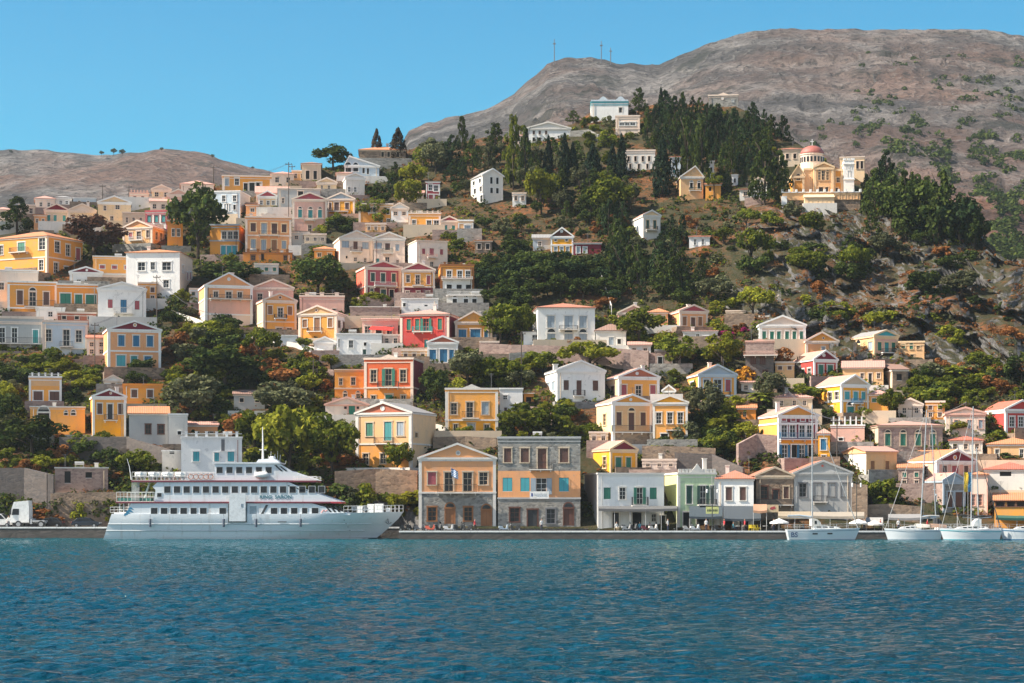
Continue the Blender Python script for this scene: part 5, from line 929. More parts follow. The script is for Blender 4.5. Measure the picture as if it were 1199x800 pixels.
# ============================================================ FERRY
def gloss(c): return simple('gloss_%s' % str(c), COL[c] if isinstance(c, str) else c, .35)
HULLW, nt, bs, _ = new_mat('ferry_white'); v = coords(nt, (.9, .9, .10), False)
nt.links.new(mixc(nt, ramp(nt, noise(nt, v, 1.6, 5, .65), [(.56, (0,0,0)), (.74, (.55,)*3)]), (.66,.69,.71), (.40,.36,.32)), bs.inputs['Base Color']); bs.inputs['Roughness'].default_value = .42
bump(nt, noise(nt, coords(nt, (.35, .35, .9), False), 1.2, 2), bs, .18, .05)
def ferry():
    d = 303.7; near = 299.4; s = F / near
    root = empty('ferry', at(295, 629.8, near) * 1.0, 0, 'white passenger ferry with dark red deck lines moored along the quay', 'ferry')
    root.location = ((295 - XC) / s, d, 0)
    X = lambda px: (px - 295) / s
    Z = lambda py: (629.8 - py) / s
    zd = Z(600)
    def half(u, t):
        u0 = .50 + .24 * t; B = 4.25 * (.80 + .2 * min(1, t + .25))
        return B * (1 - max(0, (u - u0) / (1 - u0)) ** (2.0 + .5*t)) * (1 - .08 * max(0, .12 - u) / .12)
    ts = [-.35, 0, .18, .40, .62, .82, 1.0]; us = [i / 40 for i in range(41)]
    def P(u, t, sg):
        tt = max(0, t); xs = X(119.5) + (X(130) - X(119.5)) * tt; xb = X(437) + (X(470.5) - X(437)) * tt ** .9
        return (xs + (xb - xs) * u, sg * half(u, tt) * (1 if t >= 0 else .8), zd * t + (.28 * max(0, u - .6) / .4 if t == 1 else 0))
    mb = MB(); nt_ = len(ts)
    for sg in (-1, 1):
        b = len(mb.v); mb.v += [P(u, t, sg) for t in ts for u in us]
        for i in range(nt_ - 1):
            for k in range(40):
                a = (b+i*41+k, b+i*41+k+1, b+(i+1)*41+k+1, b+(i+1)*41+k); mb.f.append(a if sg < 0 else a[::-1]); mb.m.append(0)
    for k in range(40):
        mb.quad(P(us[k], 1, -1), P(us[k+1], 1, -1), P(us[k+1], 1, 1), P(us[k], 1, 1))
    for i in range(nt_ - 1): mb.quad(P(0, ts[i], 1), P(0, ts[i], -1), P(0, ts[i+1], -1), P(0, ts[i+1], 1))
    hull = mb.build('hull', HULLW, root, True)
    for p in hull.data.polygons: p.use_smooth = abs(p.normal.z) < .9
    mb = MB()
    for k in range(40):
        for sg in (-1, 1):
            a, b = P(us[k], -.02, sg), P(us[k+1], -.02, sg); c, e = P(us[k+1], .05, sg), P(us[k], .05, sg); o = .02 * sg
            mb.quad(*[(q[0], q[1] + o, q[2]) for q in ((a, b, c, e) if sg < 0 else (b, a, e, c))])
    mb.build('boot_stripe', simple('boot_top', (.02,.03,.05), .5), root)
    for t in (.34, .60):
        mb = MB(); mb.tube([(lambda q: (q[0], q[1] - .03, q[2]))(P(u, t, -1)) for u in us[:38]], .07, 6); mb.build('rub_rail', paint((.52,.55,.57), .5), root)
    def deck(nm, poly, hw, mat=HULLW):
        mb = MB(); mb.prism([(X(a), Z(b)) for a, b in poly], -hw, hw); return mb.build(nm, mat, root)
    A = deck('main_cabin', [(145,601.5),(148,597),(153,587.4),(364,587.4),(410,599.6),(410,601.5)], 4.06)
    deck('stern_locker', [(127.5,610),(133,598.4),(144.5,598.4),(144.5,610)], 3.7)
    Bc = deck('upper_cabin', [(179.5,585.6),(181.5,572),(178,568),(184,562.6),(337,562.6),(368,575),(399,585.6)], 3.86)
    RED = paint((.20,.03,.05), .45)
    def slab(nm, x0, x1, y0, y1, hw, m): mb = MB(); mb.box(X(x0), X(x1), -hw, hw, Z(y1), Z(y0)); return mb.build(nm, m, root)
    slab('deck_edge', 135, 386, 585.6, 587.5, 4.2, RED)
    mb = MB(); mb.prism([(X(386), Z(585.6)), (X(386), Z(587.5)), (X(400), Z(587.7)), (X(399), Z(586))], -4.0, 4.0); mb.build('deck_edge', paint((.50,.04,.06), .45), root)
    slab('deck_edge', 153, 370, 560.6, 562.7, 4.0, RED)
    C_ = deck('bridge_house', [(250,560.6),(250,541.5),(325,540.2),(343,551),(372,560.6)], 3.2)
    slab('roof_visor', 247, 327, 539.4, 541, 3.4, HULLW)
    deck('flybridge', [(297,539.4),(300,535.6),(318,534.6),(322,537),(325,539.4)], 1.6)
    def win(x0, x1, y0, y1, hw, par, mat=None):
        mb = MB(); yy = -hw
        mb.box(X(x0)-.06, X(x1)+.06, yy-.045, yy-.002, Z(y1)-.06, Z(y1)); mb.box(X(x0)-.06, X(x1)+.06, yy-.045, yy-.002, Z(y0), Z(y0)+.06); mb.box(X(x0)-.06, X(x0), yy-.045, yy-.002, Z(y1), Z(y0)); mb.box(X(x1), X(x1)+.06, yy-.045, yy-.002, Z(y1), Z(y0))
        o = mb.build('window', paint((.50,.52,.53), .5), par); mb = MB(); mb.box(X(x0), X(x1), yy-.02, yy-.004, Z(y1), Z(y0)); mb.build('pane', mat or GLASS, o)
    for x0, x1 in ((176.5,184),(188,195.6),(199.4,207),(211,218.6),(223,230),(234,241.6),(256.8,264.4),(317,324.4),(328.6,336),(340.6,348),(353.6,359.6),(365,372.6)): win(x0, x1, 593, 600, 4.06, A)
    win(292.4, 299.8, 591, 600, 4.06, A, paint((.30,.36,.40), .4))
    for i in range(17):
        x0 = 191.8 + i * 11.3; win(x0, x0 + 7.3, 567.6, 575.2, 3.86, Bc)
    win(183.5, 188.5, 575.6, 580, 3.86, Bc)
    for x0 in (252.4,264,275.4,287,298.6,310): win(x0, x0 + 7, 545, 552, 3.2, C_)
    mb = MB(); mb.prism([(X(305), Z(600.4)), (X(308), Z(600.4)), (X(314), Z(589.4)), (X(311), Z(589.4))], -4.10, -4.065); mb.build('slanted_pillar', simple('dark_trim', (.04,.045,.05), .4), A)
    def raked(par, P0, P1, n, hw, skip=.2):          # slanted panes across the front
        (x0, y0), (x1, y1) = P0, P1; dx, dz = X(x1) - X(x0), Z(y1) - Z(y0); nn = Vector((-dz, 0, dx)).normalized() * (.03 if -dz > 0 else -.03)
        for i in range(n):
            ya, yb = -hw + 2*hw*(i + skip/2) / n, -hw + 2*hw*(i + 1 - skip/2) / n
            p = [Vector((X(x0), ya, Z(y0))), Vector((X(x0), yb, Z(y0))), Vector((X(x1), yb, Z(y1))), Vector((X(x1), ya, Z(y1)))]
            mb = MB(); mb.add([q + nn for q in p] + [q - nn for q in p], [(0,1,2,3),(7,6,5,4),(0,4,5,1),(1,5,6,2),(2,6,7,3),(3,7,4,0)]); mb.build('window', GLASS, par)
    raked(A, (378,591.1), (403,597.7), 6, 3.7); raked(Bc, (341,564.2), (364,573.4), 6, 3.5); raked(C_, (327,541.4), (341,549.8), 5, 2.9)
    # side panes that follow the rake, seen from the quay side
    for par, hw, L in ((A, 4.06, [(380+i*5.2, 590.6, 386+i*5.2, 598) for i in range(4)]), (Bc, 3.86, [(336+i*8, 566.4+i*2.4, 345+i*8, 573.5) for i in range(3)]), (C_, 3.2, [(320+i*6, 542.6+i*1.5, 328+i*5.4, 550) for i in range(2)])):
        for x0, y0, x1, y1 in L:
            mb = MB(); w = 2.6; mb.prism([(X(x0), Z(y0)), (X(x0+w), Z(y0)), (X(x1+w), Z(y1)), (X(x1), Z(y1))][::-1], -hw - .02, -hw - .003); mb.build('window', GLASS, par)
    mb = MB(); mb.box(X(268.4), X(287.6), -4.42, -4.18, Z(608.6), Z(576)); g = mb.build('gangway_door', paint((.70,.72,.73), .4), root)
    mb = MB(); mb.box(X(267.4), X(288.6), -4.36, -4.20, Z(609.8), Z(608.7)); mb.box(X(267.2), X(268.3), -4.36, -4.2, Z(609.8), Z(588)); mb.box(X(287.7), X(288.8), -4.36, -4.2, Z(609.8), Z(588)); mb.build('door_seal', simple('dark_trim', (.04,.045,.05), .4), g)
    mb = MB(); mb.box(X(282.4), X(284.4), -4.45, -4.425, Z(592), Z(588)); mb.build('hatch_handle', paint((.2,.25,.3), .5), g)
    text_obj('KING  SARON', 6.0 / s, simple('lettering_teal', (.03,.16,.21), .5), root, (X(322.4), -3.90, Z(580.2)), (math.pi/2, 0, 0))
    # wave-shaped blue mark at the stern
    mb = MB()
    for k, (x0, y0, L, h) in enumerate(((144.6, 601, 10, 4.2), (147.4, 597, 8.4, 3.0), (150, 593.6, 6, 2.2))):
        pts = [(X(x0 + L*i/8), Z(y0 - h*math.sin(math.pi*i/8)*.9 + 1.2*i/8)) for i in range(9)] + [(X(x0 + L*i/8), Z(y0 + 1.6 - h*.35*math.sin(math.pi*i/8))) for i in range(8, -1, -1)]
        mb.add([(a, -4.075 - .003*k, b) for a, b in pts], [(i, i+1, 16-i, 17-i) for i in range(8)])
    mb.build('wave_emblem', simple('emblem_blue', (.03,.20,.34), .5), A)
    mb = MB(); mb.tube([(X(159.6), -4.08, Z(600.4)), (X(163), -4.08, Z(603)), (X(167), -4.08, Z(602.4))], .05, 5); mb.tube([(X(161), -4.08, Z(604.4)), (X(168), -4.08, Z(605.4))], .04, 5); mb.build('scroll_mark', paint((.25,.28,.30), .5), A)
    mb = MB(); mb.tube([(X(376), -4.08, Z(598.6)), (X(378.6), -4.08, Z(595.4)), (X(380.4), -4.08, Z(597)), (X(383), -4.08, Z(595.6))], .07, 5); mb.build('scroll_mark', paint((.45,.12,.12), .5), A)
    WT = paint('white', .4)
    for x in (156.6, 172.4, 188.2, 203.6):
        mb = MB(); w = 14 / s; r = .46; yy = -3.4; zc = Z(554.4)
        prof = [(0, .0), (r*.8, .04), (r, .16), (r, w/2 - .04), (r*1.06, w/2 - .03), (r*1.06, w/2 + .03), (r, w/2 + .04), (r, w - .16), (r*.8, w - .04), (0, w)]
        seg = 12; vs = [(X(x) + q, yy + rr*math.cos(2*math.pi*k/seg), zc + rr*math.sin(2*math.pi*k/seg)) for rr, q in prof for k in range(seg)]
        mb.add(vs, [(i*seg+k, (i+1)*seg+k, (i+1)*seg+(k+1) % seg, i*seg+(k+1) % seg) for i in range(len(prof)-1) for k in range(seg)])
        o = mb.build('life_raft', WT, root, True); mb = MB()
        for q in (.25, .75): mb.box(X(x) + w*q - .06, X(x) + w*q + .06, yy - .4, yy + .4, Z(560.6), zc - .30)
        mb.build('cradle', paint((.35,.37,.38), .5), o)
    def rail(x0, x1, y0, y1, hw, n, mat=WT, y1b=None):
        mb = MB(); y1b = y1 if y1b is None else y1b
        for sg in (-1, 1):
            for f in (0, .5, 1): mb.tube([(X(x0), sg*hw, Z(y1 + (y0-y1)*f)), (X(x1), sg*hw, Z(y1b + (y0-y1)*f))], .03, 5)
            for i in range(n + 1):
                x = x0 + (x1 - x0)*i/n; yb = y1 + (y1b - y1)*i/n; mb.tube([(X(x), sg*hw, Z(yb)), (X(x), sg*hw, Z(yb - (y1 - y0)))], .03, 5)
        return mb.build('railing', mat, root)
    rail(154, 250, 551, 560.6, 3.9, 20); rail(136, 180, 574.5, 585.6, 4.1, 10); rail(343, 370, 556, 560.6, 3.4, 6, WT); rail(128, 146, 592, 598.4, 3.6, 4)
    for x in (223, 229, 235, 241, 246):
        mb = MB(); c = Vector((X(x), -3.98, Z(556.4))); n = 14; mb.tube([c + Vector((.36*math.cos(2*math.pi*i/n), 0, .36*math.sin(2*math.pi*i/n))) for i in range(n + 1)], .06, 6); mb.build('life_ring', paint((.50,.22,.14), .5), root)
    mb = MB(); mb.box(X(137), X(176), -3.7, 3.7, Z(584.6), Z(581.4)); mb.build('deck_benches', paint((.04,.22,.18), .6), root)
    for x in (138.4, 143.0):
        mb = MB(); mb.box(X(x), X(x) + .16, -3.6, -3.44, Z(598.4), Z(587.5)); mb.box(X(x), X(x) + .16, 3.44, 3.6, Z(598.4), Z(587.5)); mb.build('stanchion', WT, root)
    mb = MB()
    for yy in (-3.3, -2.5): mb.tube([(X(166), yy, Z(585)), (X(174), yy, Z(561))], .06, 6)
    for i in range(9): t = i/8; mb.box(X(166 + 8*t) - .12, X(166 + 8*t) + .12, -3.3, -2.5, Z(585 - 24*t) - .02, Z(585 - 24*t) + .02)
    mb.build('ladder', WT, root)
    mb = MB()
    for i in range(7): t = i/6; x = 154 + 8*t; mb.box(X(x) - .03, X(x) + .03, -3.85, -3.8, Z(585.6), Z(562.7))
    mb.build('deck_supports', WT, root)
    # tender pod on the side deck
    mb = MB(); n = 12; m_ = 8; vs = []; c = (X(305.5), -3.55, Z(554.4))
    for i in range(n + 1):
        t = math.pi * i / n
        for k in range(m_): q = 2*math.pi*k/m_; vs.append((c[0] - 8.6/s*math.cos(t), c[1] + .55*math.sin(t)**.6*math.cos(q), c[2] + 4.0/s*math.sin(t)**.6*math.sin(q)))
    mb.add(vs, [(i*m_+k, i*m_+(k+1) % m_, (i+1)*m_+(k+1) % m_, (i+1)*m_+k) for i in range(n) for k in range(m_)]); td = mb.build('rescue_boat', WT, root, True)
    mb = MB()
    for x in (300, 311): mb.tube([(X(x), -3.1, Z(560.6)), (X(x), -3.3, Z(551)), (X(x), -3.7, Z(549.8))], .06, 6)
    mb.build('davit', paint((.4,.42,.43), .5), td)
    mb = MB(); mb.tube([(X(303.6), 0, Z(536)), (X(303.6), 0, Z(516)), (X(303.2), 0, Z(497))], .16, 8, r1=.05); mb.tube([(X(303.6), -1.2, Z(519)), (X(303.6), 1.2, Z(519))], .04, 5); mb.tube([(X(299.4), 0, Z(524)), (X(307.6), 0, Z(524))], .05, 5); mb.build('mast', WT, root)
    for x, yt, r in ((313, 526, .04), (317.6, 529, .05), (321, 525.4, .03), (324, 530, .04), (310, 531, .05), (331, 536.4, .03)):
        mb = MB(); mb.tube([(X(x - 1), .4, Z(541)), (X(x), .4, Z(yt))], r, 5, r1=r*.6); mb.build('antenna', WT, root)
    mb = MB(); mb.lathe([(.0, Z(531.6)), (.42, Z(532.4)), (.48, Z(534)), (.42, Z(535.4)), (.1, Z(536))], X(315.6), -.6, 14); mb.build('radome', WT, root)
    mb = MB(); mb.tube([(X(152.6), -3.6, Z(560)), (X(150.6), -3.6, Z(545)), (X(147.6), -3.6, Z(535))], .07, 6, r1=.03); mb.build('flagstaff', WT, root)
    # foredeck: rails, winches, anchor
    mb = MB(); R_ = []
    for i in range(15):
        u = .80 + .199*i/14; q = P(u, 1, -1); R_.append(q)
    for sg in (-1, 1):
        for f in (.45, 1.0): mb.tube([(q[0], -sg*abs(q[1]), q[2] + f * .95) for q in R_], .03, 5)
        for q in R_: mb.tube([(q[0], -sg*abs(q[1]), q[2]), (q[0], -sg*abs(q[1]), q[2] + .95)], .026, 5)
    mb.build('railing', WT, root)
    for x0, x1, yt, w in ((416, 423, 591, .8), (428, 436, 588.4, .7), (437, 447, 588, .9), (450, 455, 593, .5)):
        mb = MB(); mb.box(X(x0), X(x1), -w, w, zd + .1, Z(yt)); mb.box(X(x0) + .1, X(x1) - .1, -w - .15, -w - .002, zd + .15, Z(yt) - .25); mb.build('winch_box', WT, root)
    mb = MB()
    for x in (412, 425.5): c = Vector((X(x), -.9, zd + .75)); mb.tube([c, c + Vector((0, .5, 0))], .38, 12)
    mb.build('cable_drum', paint((.12,.14,.16), .5), root)
    mb = MB(); q = P(.965, .8, -1); mb.tube([(q[0], q[1] - .1, q[2]), (q[0] + .1, q[1] - .12, q[2] - .6)], .07, 6); mb.tube([(q[0] - .3, q[1] - .12, q[2] - .5), (q[0] + .1, q[1] - .14, q[2] - .75), (q[0] + .5, q[1] - .12, q[2] - .5)], .06, 6); mb.build('anchor', paint((.10,.11,.12), .5), root)
    mb = MB(); mb.box(X(325.4), X(335.6), -4.30, -4.24, Z(609.6), Z(608.8)); mb.build('overboard_slot', simple('dark_trim', (.04,.045,.05), .4), root)
    for x in (176, 262, 300, 352):
        mb = MB(); xx = X(x); mb.tube([(xx, -4.36, Z(600)), (xx, -4.40, Z(606))], .022, 4); mb.tube([(xx, -4.44, Z(606)), (xx, -4.48, Z(608)), (xx, -4.48, Z(613)), (xx, -4.42, Z(615))], .17, 8); mb.build('fender', paint((.07,.09,.13), .6), root)
    for k, (x, y) in enumerate(((402, 607), (404, 611), (406, 615), (408, 619))):
        mb = MB(); mb.box(X(x), X(x + 1.6), -3.9 + .28*k, -3.86 + .28*k, Z(y + .7), Z(y)); mb.build('draught_mark', simple('dark_trim', (.04,.045,.05), .4), root)
    L = MB(); L.tube([(X(466), 1, Z(598)), (X(474), 5, 1.7)], .04, 5); L.tube([(X(131), 2.5, Z(600)), (X(120), 6.0, 1.7)], .04, 5); L.build('mooring_line', paint((.45,.42,.36), .9), root)
ferry()
# ============================================================ YACHTS
def yacht(lab, px0, px1, d, mastpx, mtop, yaw=0.0, bow=1, cover=None, hood=None, lean=0.0, deckpy=None, boom=True, genoa=None, stripe='blue', bimini=None, letters=None, hullc='white'):
    s = F / d; L = (px1 - px0) / s / max(.35, abs(math.cos(math.radians(yaw)))); B = L * .30; fb = 1.25 + L * .02
    root = empty('sailing_yacht', (((px0 + px1)/2 - XC)/s, d, 0), math.radians(yaw) + (0 if bow > 0 else math.pi), lab, 'yacht')
    ts = [-.5, 0, .3, .65, 1]; n = 24
    def P(i, t, sg):
        u = i / n; tt = max(0, t); x0 = -L/2 + .25*L*.12*(1 - tt); x1 = L/2 - L*.07*(1 - tt)
        h = B/2 * (1 - max(0, (u - .42)/.58)**2.1) * (.80 + .2*min(1, u/.3)) * (.72 + .28*min(1, tt + .15))
        return (x0 + (x1 - x0)*u, sg*max(.02, h), fb*t + (.22*u*u if t > 0 else 0)*tt)
    mb = MB()
    for sg in (-1, 1):
        b = len(mb.v); mb.v += [P(i, t, sg) for t in ts for i in range(n+1)]
        for r in range(len(ts)-1):
            for i in range(n): a = (b+r*(n+1)+i, b+r*(n+1)+i+1, b+(r+1)*(n+1)+i+1, b+(r+1)*(n+1)+i); mb.f.append(a if sg < 0 else a[::-1]); mb.m.append(0)
    for i in range(n): mb.quad(P(i,1,-1), P(i+1,1,-1), P(i+1,1,1), P(i,1,1))
    for r in range(len(ts)-1): mb.quad(P(0,ts[r],1), P(0,ts[r],-1), P(0,ts[r+1],-1), P(0,ts[r+1],1))
    hull = mb.build('hull', simple('yacht_gelcoat', (.66,.69,.71), .3), root, True)
    for p in hull.data.polygons: p.use_smooth = abs(p.normal.z) < .9
    mb = MB()
    for t, hgt in ((-.01, .10), (.80, .07)):
        for sg in (-1, 1):
            for i in range(n):
                q = [P(i,t,sg), P(i+1,t,sg), P(i+1,t+hgt,sg), P(i,t+hgt,sg)]; q = [(x, y + .018*sg, z) for x, y, z in q]; mb.quad(*(q if sg < 0 else q[::-1]))
    mb.build('hull_stripe', paint(stripe, .4), root)
    z = fb + .02; WT = paint('white', .4)
    mb = MB(); mb.prism([(-L*.14, z), (L*.24, z + .12), (L*.17, z + .38), (L*.02, z + .55), (-L*.14, z + .60)], -B*.30, B*.30); cb = mb.build('coachroof', WT, root)
    for i in range(3):
        mb = MB(); x = -L*.10 + i*L*.085; mb.box(x, x + L*.06, -B*.30 - .02, -B*.30 - .002, z + .24, z + .42); mb.build('window', GLASS, cb)
        mb = MB(); mb.box(x, x + L*.06, B*.30 + .002, B*.30 + .02, z + .24, z + .42); mb.build('window', GLASS, cb)
    for i in range(2):
        mb = MB(); q = P(9 + i*5, .6, -1); mb.box(q[0] - .35, q[0] + .35, q[1] - .06, q[1] + .04, q[2] - .09, q[2] + .09); mb.build('porthole', GLASS, hull)
    if hood:
        mb = MB(); n2 = 8; pr = [(-L*.14 + L*.10*math.sin(math.pi/2*i/n2), z + .55 + .95*math.cos(math.pi/2*i/n2)) for i in range(n2+1)]
        mb.prism([(-L*.17, z + .5), (-L*.17, z + 1.48)] + pr, -B*.34, B*.34); hd = mb.build('spray_hood', paint(hood, .8), root)
        mb = MB(); mb.box(-L*.13, -L*.10, -B*.34 - .02, -B*.34 - .002, z + .75, z + 1.2); mb.build('window', GLASS, hd)
    if bimini:
        mb = MB(); mb.prism([(-L*.44, z + 1.95), (-L*.20, z + 1.95), (-L*.20, z + 2.02), (-L*.32, z + 2.16), (-L*.44, z + 2.02)], -B*.36, B*.36); bm = mb.build('bimini', paint(bimini, .8), root)
        mb = MB()
        for x in (-L*.43, -L*.21):
            for sg in (-1, 1): mb.tube([(x, sg*B*.35, z), (x, sg*B*.35, z + 1.96)], .025, 5)
        mb.build('bimini_frame', paint((.5,.5,.5), .3), bm)
    mb = MB()
    for sg in (-1, 1):
        for f in (.35, .65): mb.tube([(lambda q: (q[0], q[1]*.96, q[2] + f))(P(i, 1, sg)) for i in range(0, n+1, 3)], .012, 4)
        for i in range(0, n+1, 4): q = P(i, 1, sg); mb.tube([(q[0], q[1]*.96, q[2]), (q[0], q[1]*.96, q[2] + .66)], .018, 4)
    mb.build('guard_rail', paint((.45,.46,.47), .35, .6), root)
    if mastpx:
        mx = ((mastpx - (px0+px1)/2)/s / max(.35, math.cos(math.radians(yaw)))) * (1 if bow > 0 else -1); mx = max(-L*.3, min(L*.3, mx)); mh = EYE + (YH - mtop)/F*d
        top = (mx + lean*(1 if bow > 0 else -1), 0, mh); mt = MB(); mt.tube([(mx, 0, z), ((mx*2+top[0])/3, 0, z + (mh - z)/3), top], .10, 8, r1=.07)
        al = paint((.34,.37,.39), .4); m = mt.build('mast', al, root)
        mb = MB()
        for k in (.38, .66): zz = z + (mh - z)*k; xx = mx + (top[0]-mx)*k; mb.tube([(xx, -B*.28, zz), (xx, B*.28, zz)], .035, 5)
        mb.build('spreader', al, m)
        mb = MB()
        for sg in (-1, 1): mb.tube([(mx - .1, sg*B*.42, z), (mx + (top[0]-mx)*.66, sg*B*.28, z + (mh-z)*.66), top], .014, 4)
        mb.tube([top, (-L*.49, 0, z)], .014, 4); mb.build('rigging', simple('wire', (.10,.10,.11), .4), m)
        mb = MB(); tip = (L*.47, 0, z + .25); p0 = Vector(tip); p1 = Vector(top) * .96 + Vector(tip) * .04
        mb.tube([p0, p0*.55 + p1*.45, p1], (.085 if genoa else .04), 7, r1=.03); mb.build('furled_jib', paint(genoa or 'grey', .8), m)
        if boom:
            mb = MB(); mb.tube([(mx - .1, 0, z + 1.5), (mx - L*.34, 0, z + 1.75)], .07, 6); bo = mb.build('boom', al, m)
            mb = MB(); mb.tube([(mx - .15, 0, z + 1.72), (mx - L*.17, 0, z + 1.92), (mx - L*.33, 0, z + 1.9)], .14, 8, r1=.09); mb.build('sail_cover', paint(cover or 'blue', .85), bo)
    if letters: text_obj(letters, .95, simple('lettering_navy', (.03,.06,.14), .5), root, (-L*.41, -B*.5 - .06, fb*.5), (math.pi/2, 0, 0))
    return root
yacht('white sailing yacht lying alongside in front of the cream cafe awnings', 920.5, 1007, 293.6, 951, 474, bow=1, cover='bluegrey', hood='offw', genoa='grey', stripe='bluegrey', letters='BS', lean=.0)
yacht('white yacht with a raked grey mast and two dinghies, left of the moored group', 1035, 1102, 294.5, 1077.6, 480, bow=-1, cover='grey', hood=None, lean=.9, stripe='bluegrey')
yacht('white yacht with a white spray hood, in front in the group of moored yachts', 1100, 1171, 292.5, 1137, 476, bow=-1, cover='dark', hood='white', lean=.3, stripe='aqua', bimini=None)
yacht('slim-masted yacht moored behind the others, mostly hidden', 1078, 1128, 299.2, 1096, 497, yaw=14, bow=1, cover='blue', hood='dark', lean=-.7, stripe='blue')
yacht('yacht with a dark furled jib moored behind the white-hooded yacht', 1118, 1172, 299.4, 1146, 524, yaw=-10, bow=1, cover='dark', hood=None, lean=-.3, stripe='blue', genoa='dark', bimini='dark')
yacht('white boat with a green awning, cut by the right edge', 1170, 1236, 293.5, None, 0, bow=-1, hood='palepink', stripe='blue', bimini='green', boom=False)
for lab, px, py, z0 in (('upturned pale dinghy on the deck of the raked-mast yacht, nearer the bow', 1081, 614, 1.72), ('upturned brown-bottomed dinghy on the deck of the raked-mast yacht, nearer the stern', 1098, 615, 1.72)):
    s = F/294.3; mb = MB(); n = 12; m_ = 9; vs = []
    for i in range(n+1):
        u = i/n; w = .62*math.sin(math.pi*min(1, u*.55+.30))**.8
        for k in range(m_): q = math.pi*k/(m_-1); vs.append((-1.15 + 2.3*u, -w*math.cos(q), .55*math.sin(q)*(1 - .35*u*u)))
    mb.add(vs, [(i*m_+k, i*m_+k+1, (i+1)*m_+k+1, (i+1)*m_+k) for i in range(n) for k in range(m_-1)] + [tuple(range(m_)), tuple(n*m_+k for k in range(m_))[::-1]] + [tuple(i*m_ for i in range(n+1))[::-1] + tuple(i*m_+m_-1 for i in range(n+1))])
    o = mb.build('dinghy', paint((.62,.58,.50) if 'pale' in lab else (.35,.22,.15), .5), None, True); o.location = ((px - XC)/s, 294.3, z0); tag(o, lab, 'dinghy')
# ============================================================ VEHICLES
TYRE = simple('tyre', (.02,.02,.022), .9); RIM = simple('wheel_rim', (.35,.35,.36), .35, .7)
def road_wheel(root, x, y, z, r, w):
    mb = MB(); mb.wheel(x, y, z, r, w); wh = mb.build('wheel', TYRE, root); mb = MB(); mb.wheel(x, y, z, r*.62, w + .02, 14); mb.build('rim', RIM, wh)
def car(lab, px, d, z, col, rz=0.0, group=None):
    s = F/d; root = empty('parked_car', ((px - XC)/s, d, z), rz, lab, 'car'); M = gloss(col)
    prof = [(-2.05,.32),(-2.08,.62),(-1.95,.88),(-1.72,.95),(-1.22,1.40),(-.2,1.47),(.55,1.38),(1.12,.95),(1.85,.80),(2.08,.60),(2.08,.32)]
    secs = [(-.84, .90), (-.80, 1.0), (.80, 1.0), (.84, .90)]; mb = MB(); n = len(prof); vs = []
    for y, k in secs: vs += [(x*(.985 if k < 1 else 1), y - (0 if z_ < .95 else math.copysign(.12*(z_ - .95)/.5, y)), .32 + (z_ - .32)*(.97 if k < 1 else 1)) for x, z_ in prof]
    mb.add(vs, [(i*n+k, i*n+(k+1) % n, (i+1)*n+(k+1) % n, (i+1)*n+k)[::-1] for i in range(3) for k in range(n)] + [tuple(range(n)), tuple(3*n+k for k in range(n))[::-1]])
    body = mb.build('body', M, root)
    for sg in (-1, 1):
        for P in ([(-1.52,.99),(-1.13,1.35),(-.42,1.40),(-.42,.99)], [(-.34,.99),(-.34,1.40),(.48,1.33),(.98,.99)]):
            mb = MB(); mb.prism(P[::-1], sg*.845 if sg > 0 else -.846, sg*.80); mb.build('side_window', GLASS, body)
    mb = MB(); mb.add([(1.16,-.66,.97),(1.16,.66,.97),(.60,.58,1.36),(.60,-.58,1.36)], [(0,1,2,3)]); mb.build('windscreen', GLASS, body)
    mb = MB(); mb.add([(-1.74,-.62,.97),(-1.27,-.56,1.37),(-1.27,.56,1.37),(-1.74,.62,.97)], [(0,1,2,3)]); mb.build('rear_window', GLASS, body)
    for sg in (-1, 1):
        mb = MB(); mb.box(2.0, 2.09, sg*.62 - .16, sg*.62 + .16, .62, .74); mb.build('headlight', simple('lamp_glass', (.7,.7,.7), .2), root)
        mb = MB(); mb.box(-2.09, -2.0, sg*.66 - .12, sg*.66 + .12, .66, .84); mb.build('tail_light', gloss('red'), root)
        for x in (-1.28, 1.30): road_wheel(root, x, sg*.74, .31, .31, .2)
    return root
ZL, ZR = 1.52, 1.115
car('dark blue hatchback parked on the quay left of the ferry stern', 101, 313, ZL, (.012,.018,.03))
car('dark car parked behind the white truck chassis', 58, 315.4, ZL, (.02,.02,.022), math.pi)
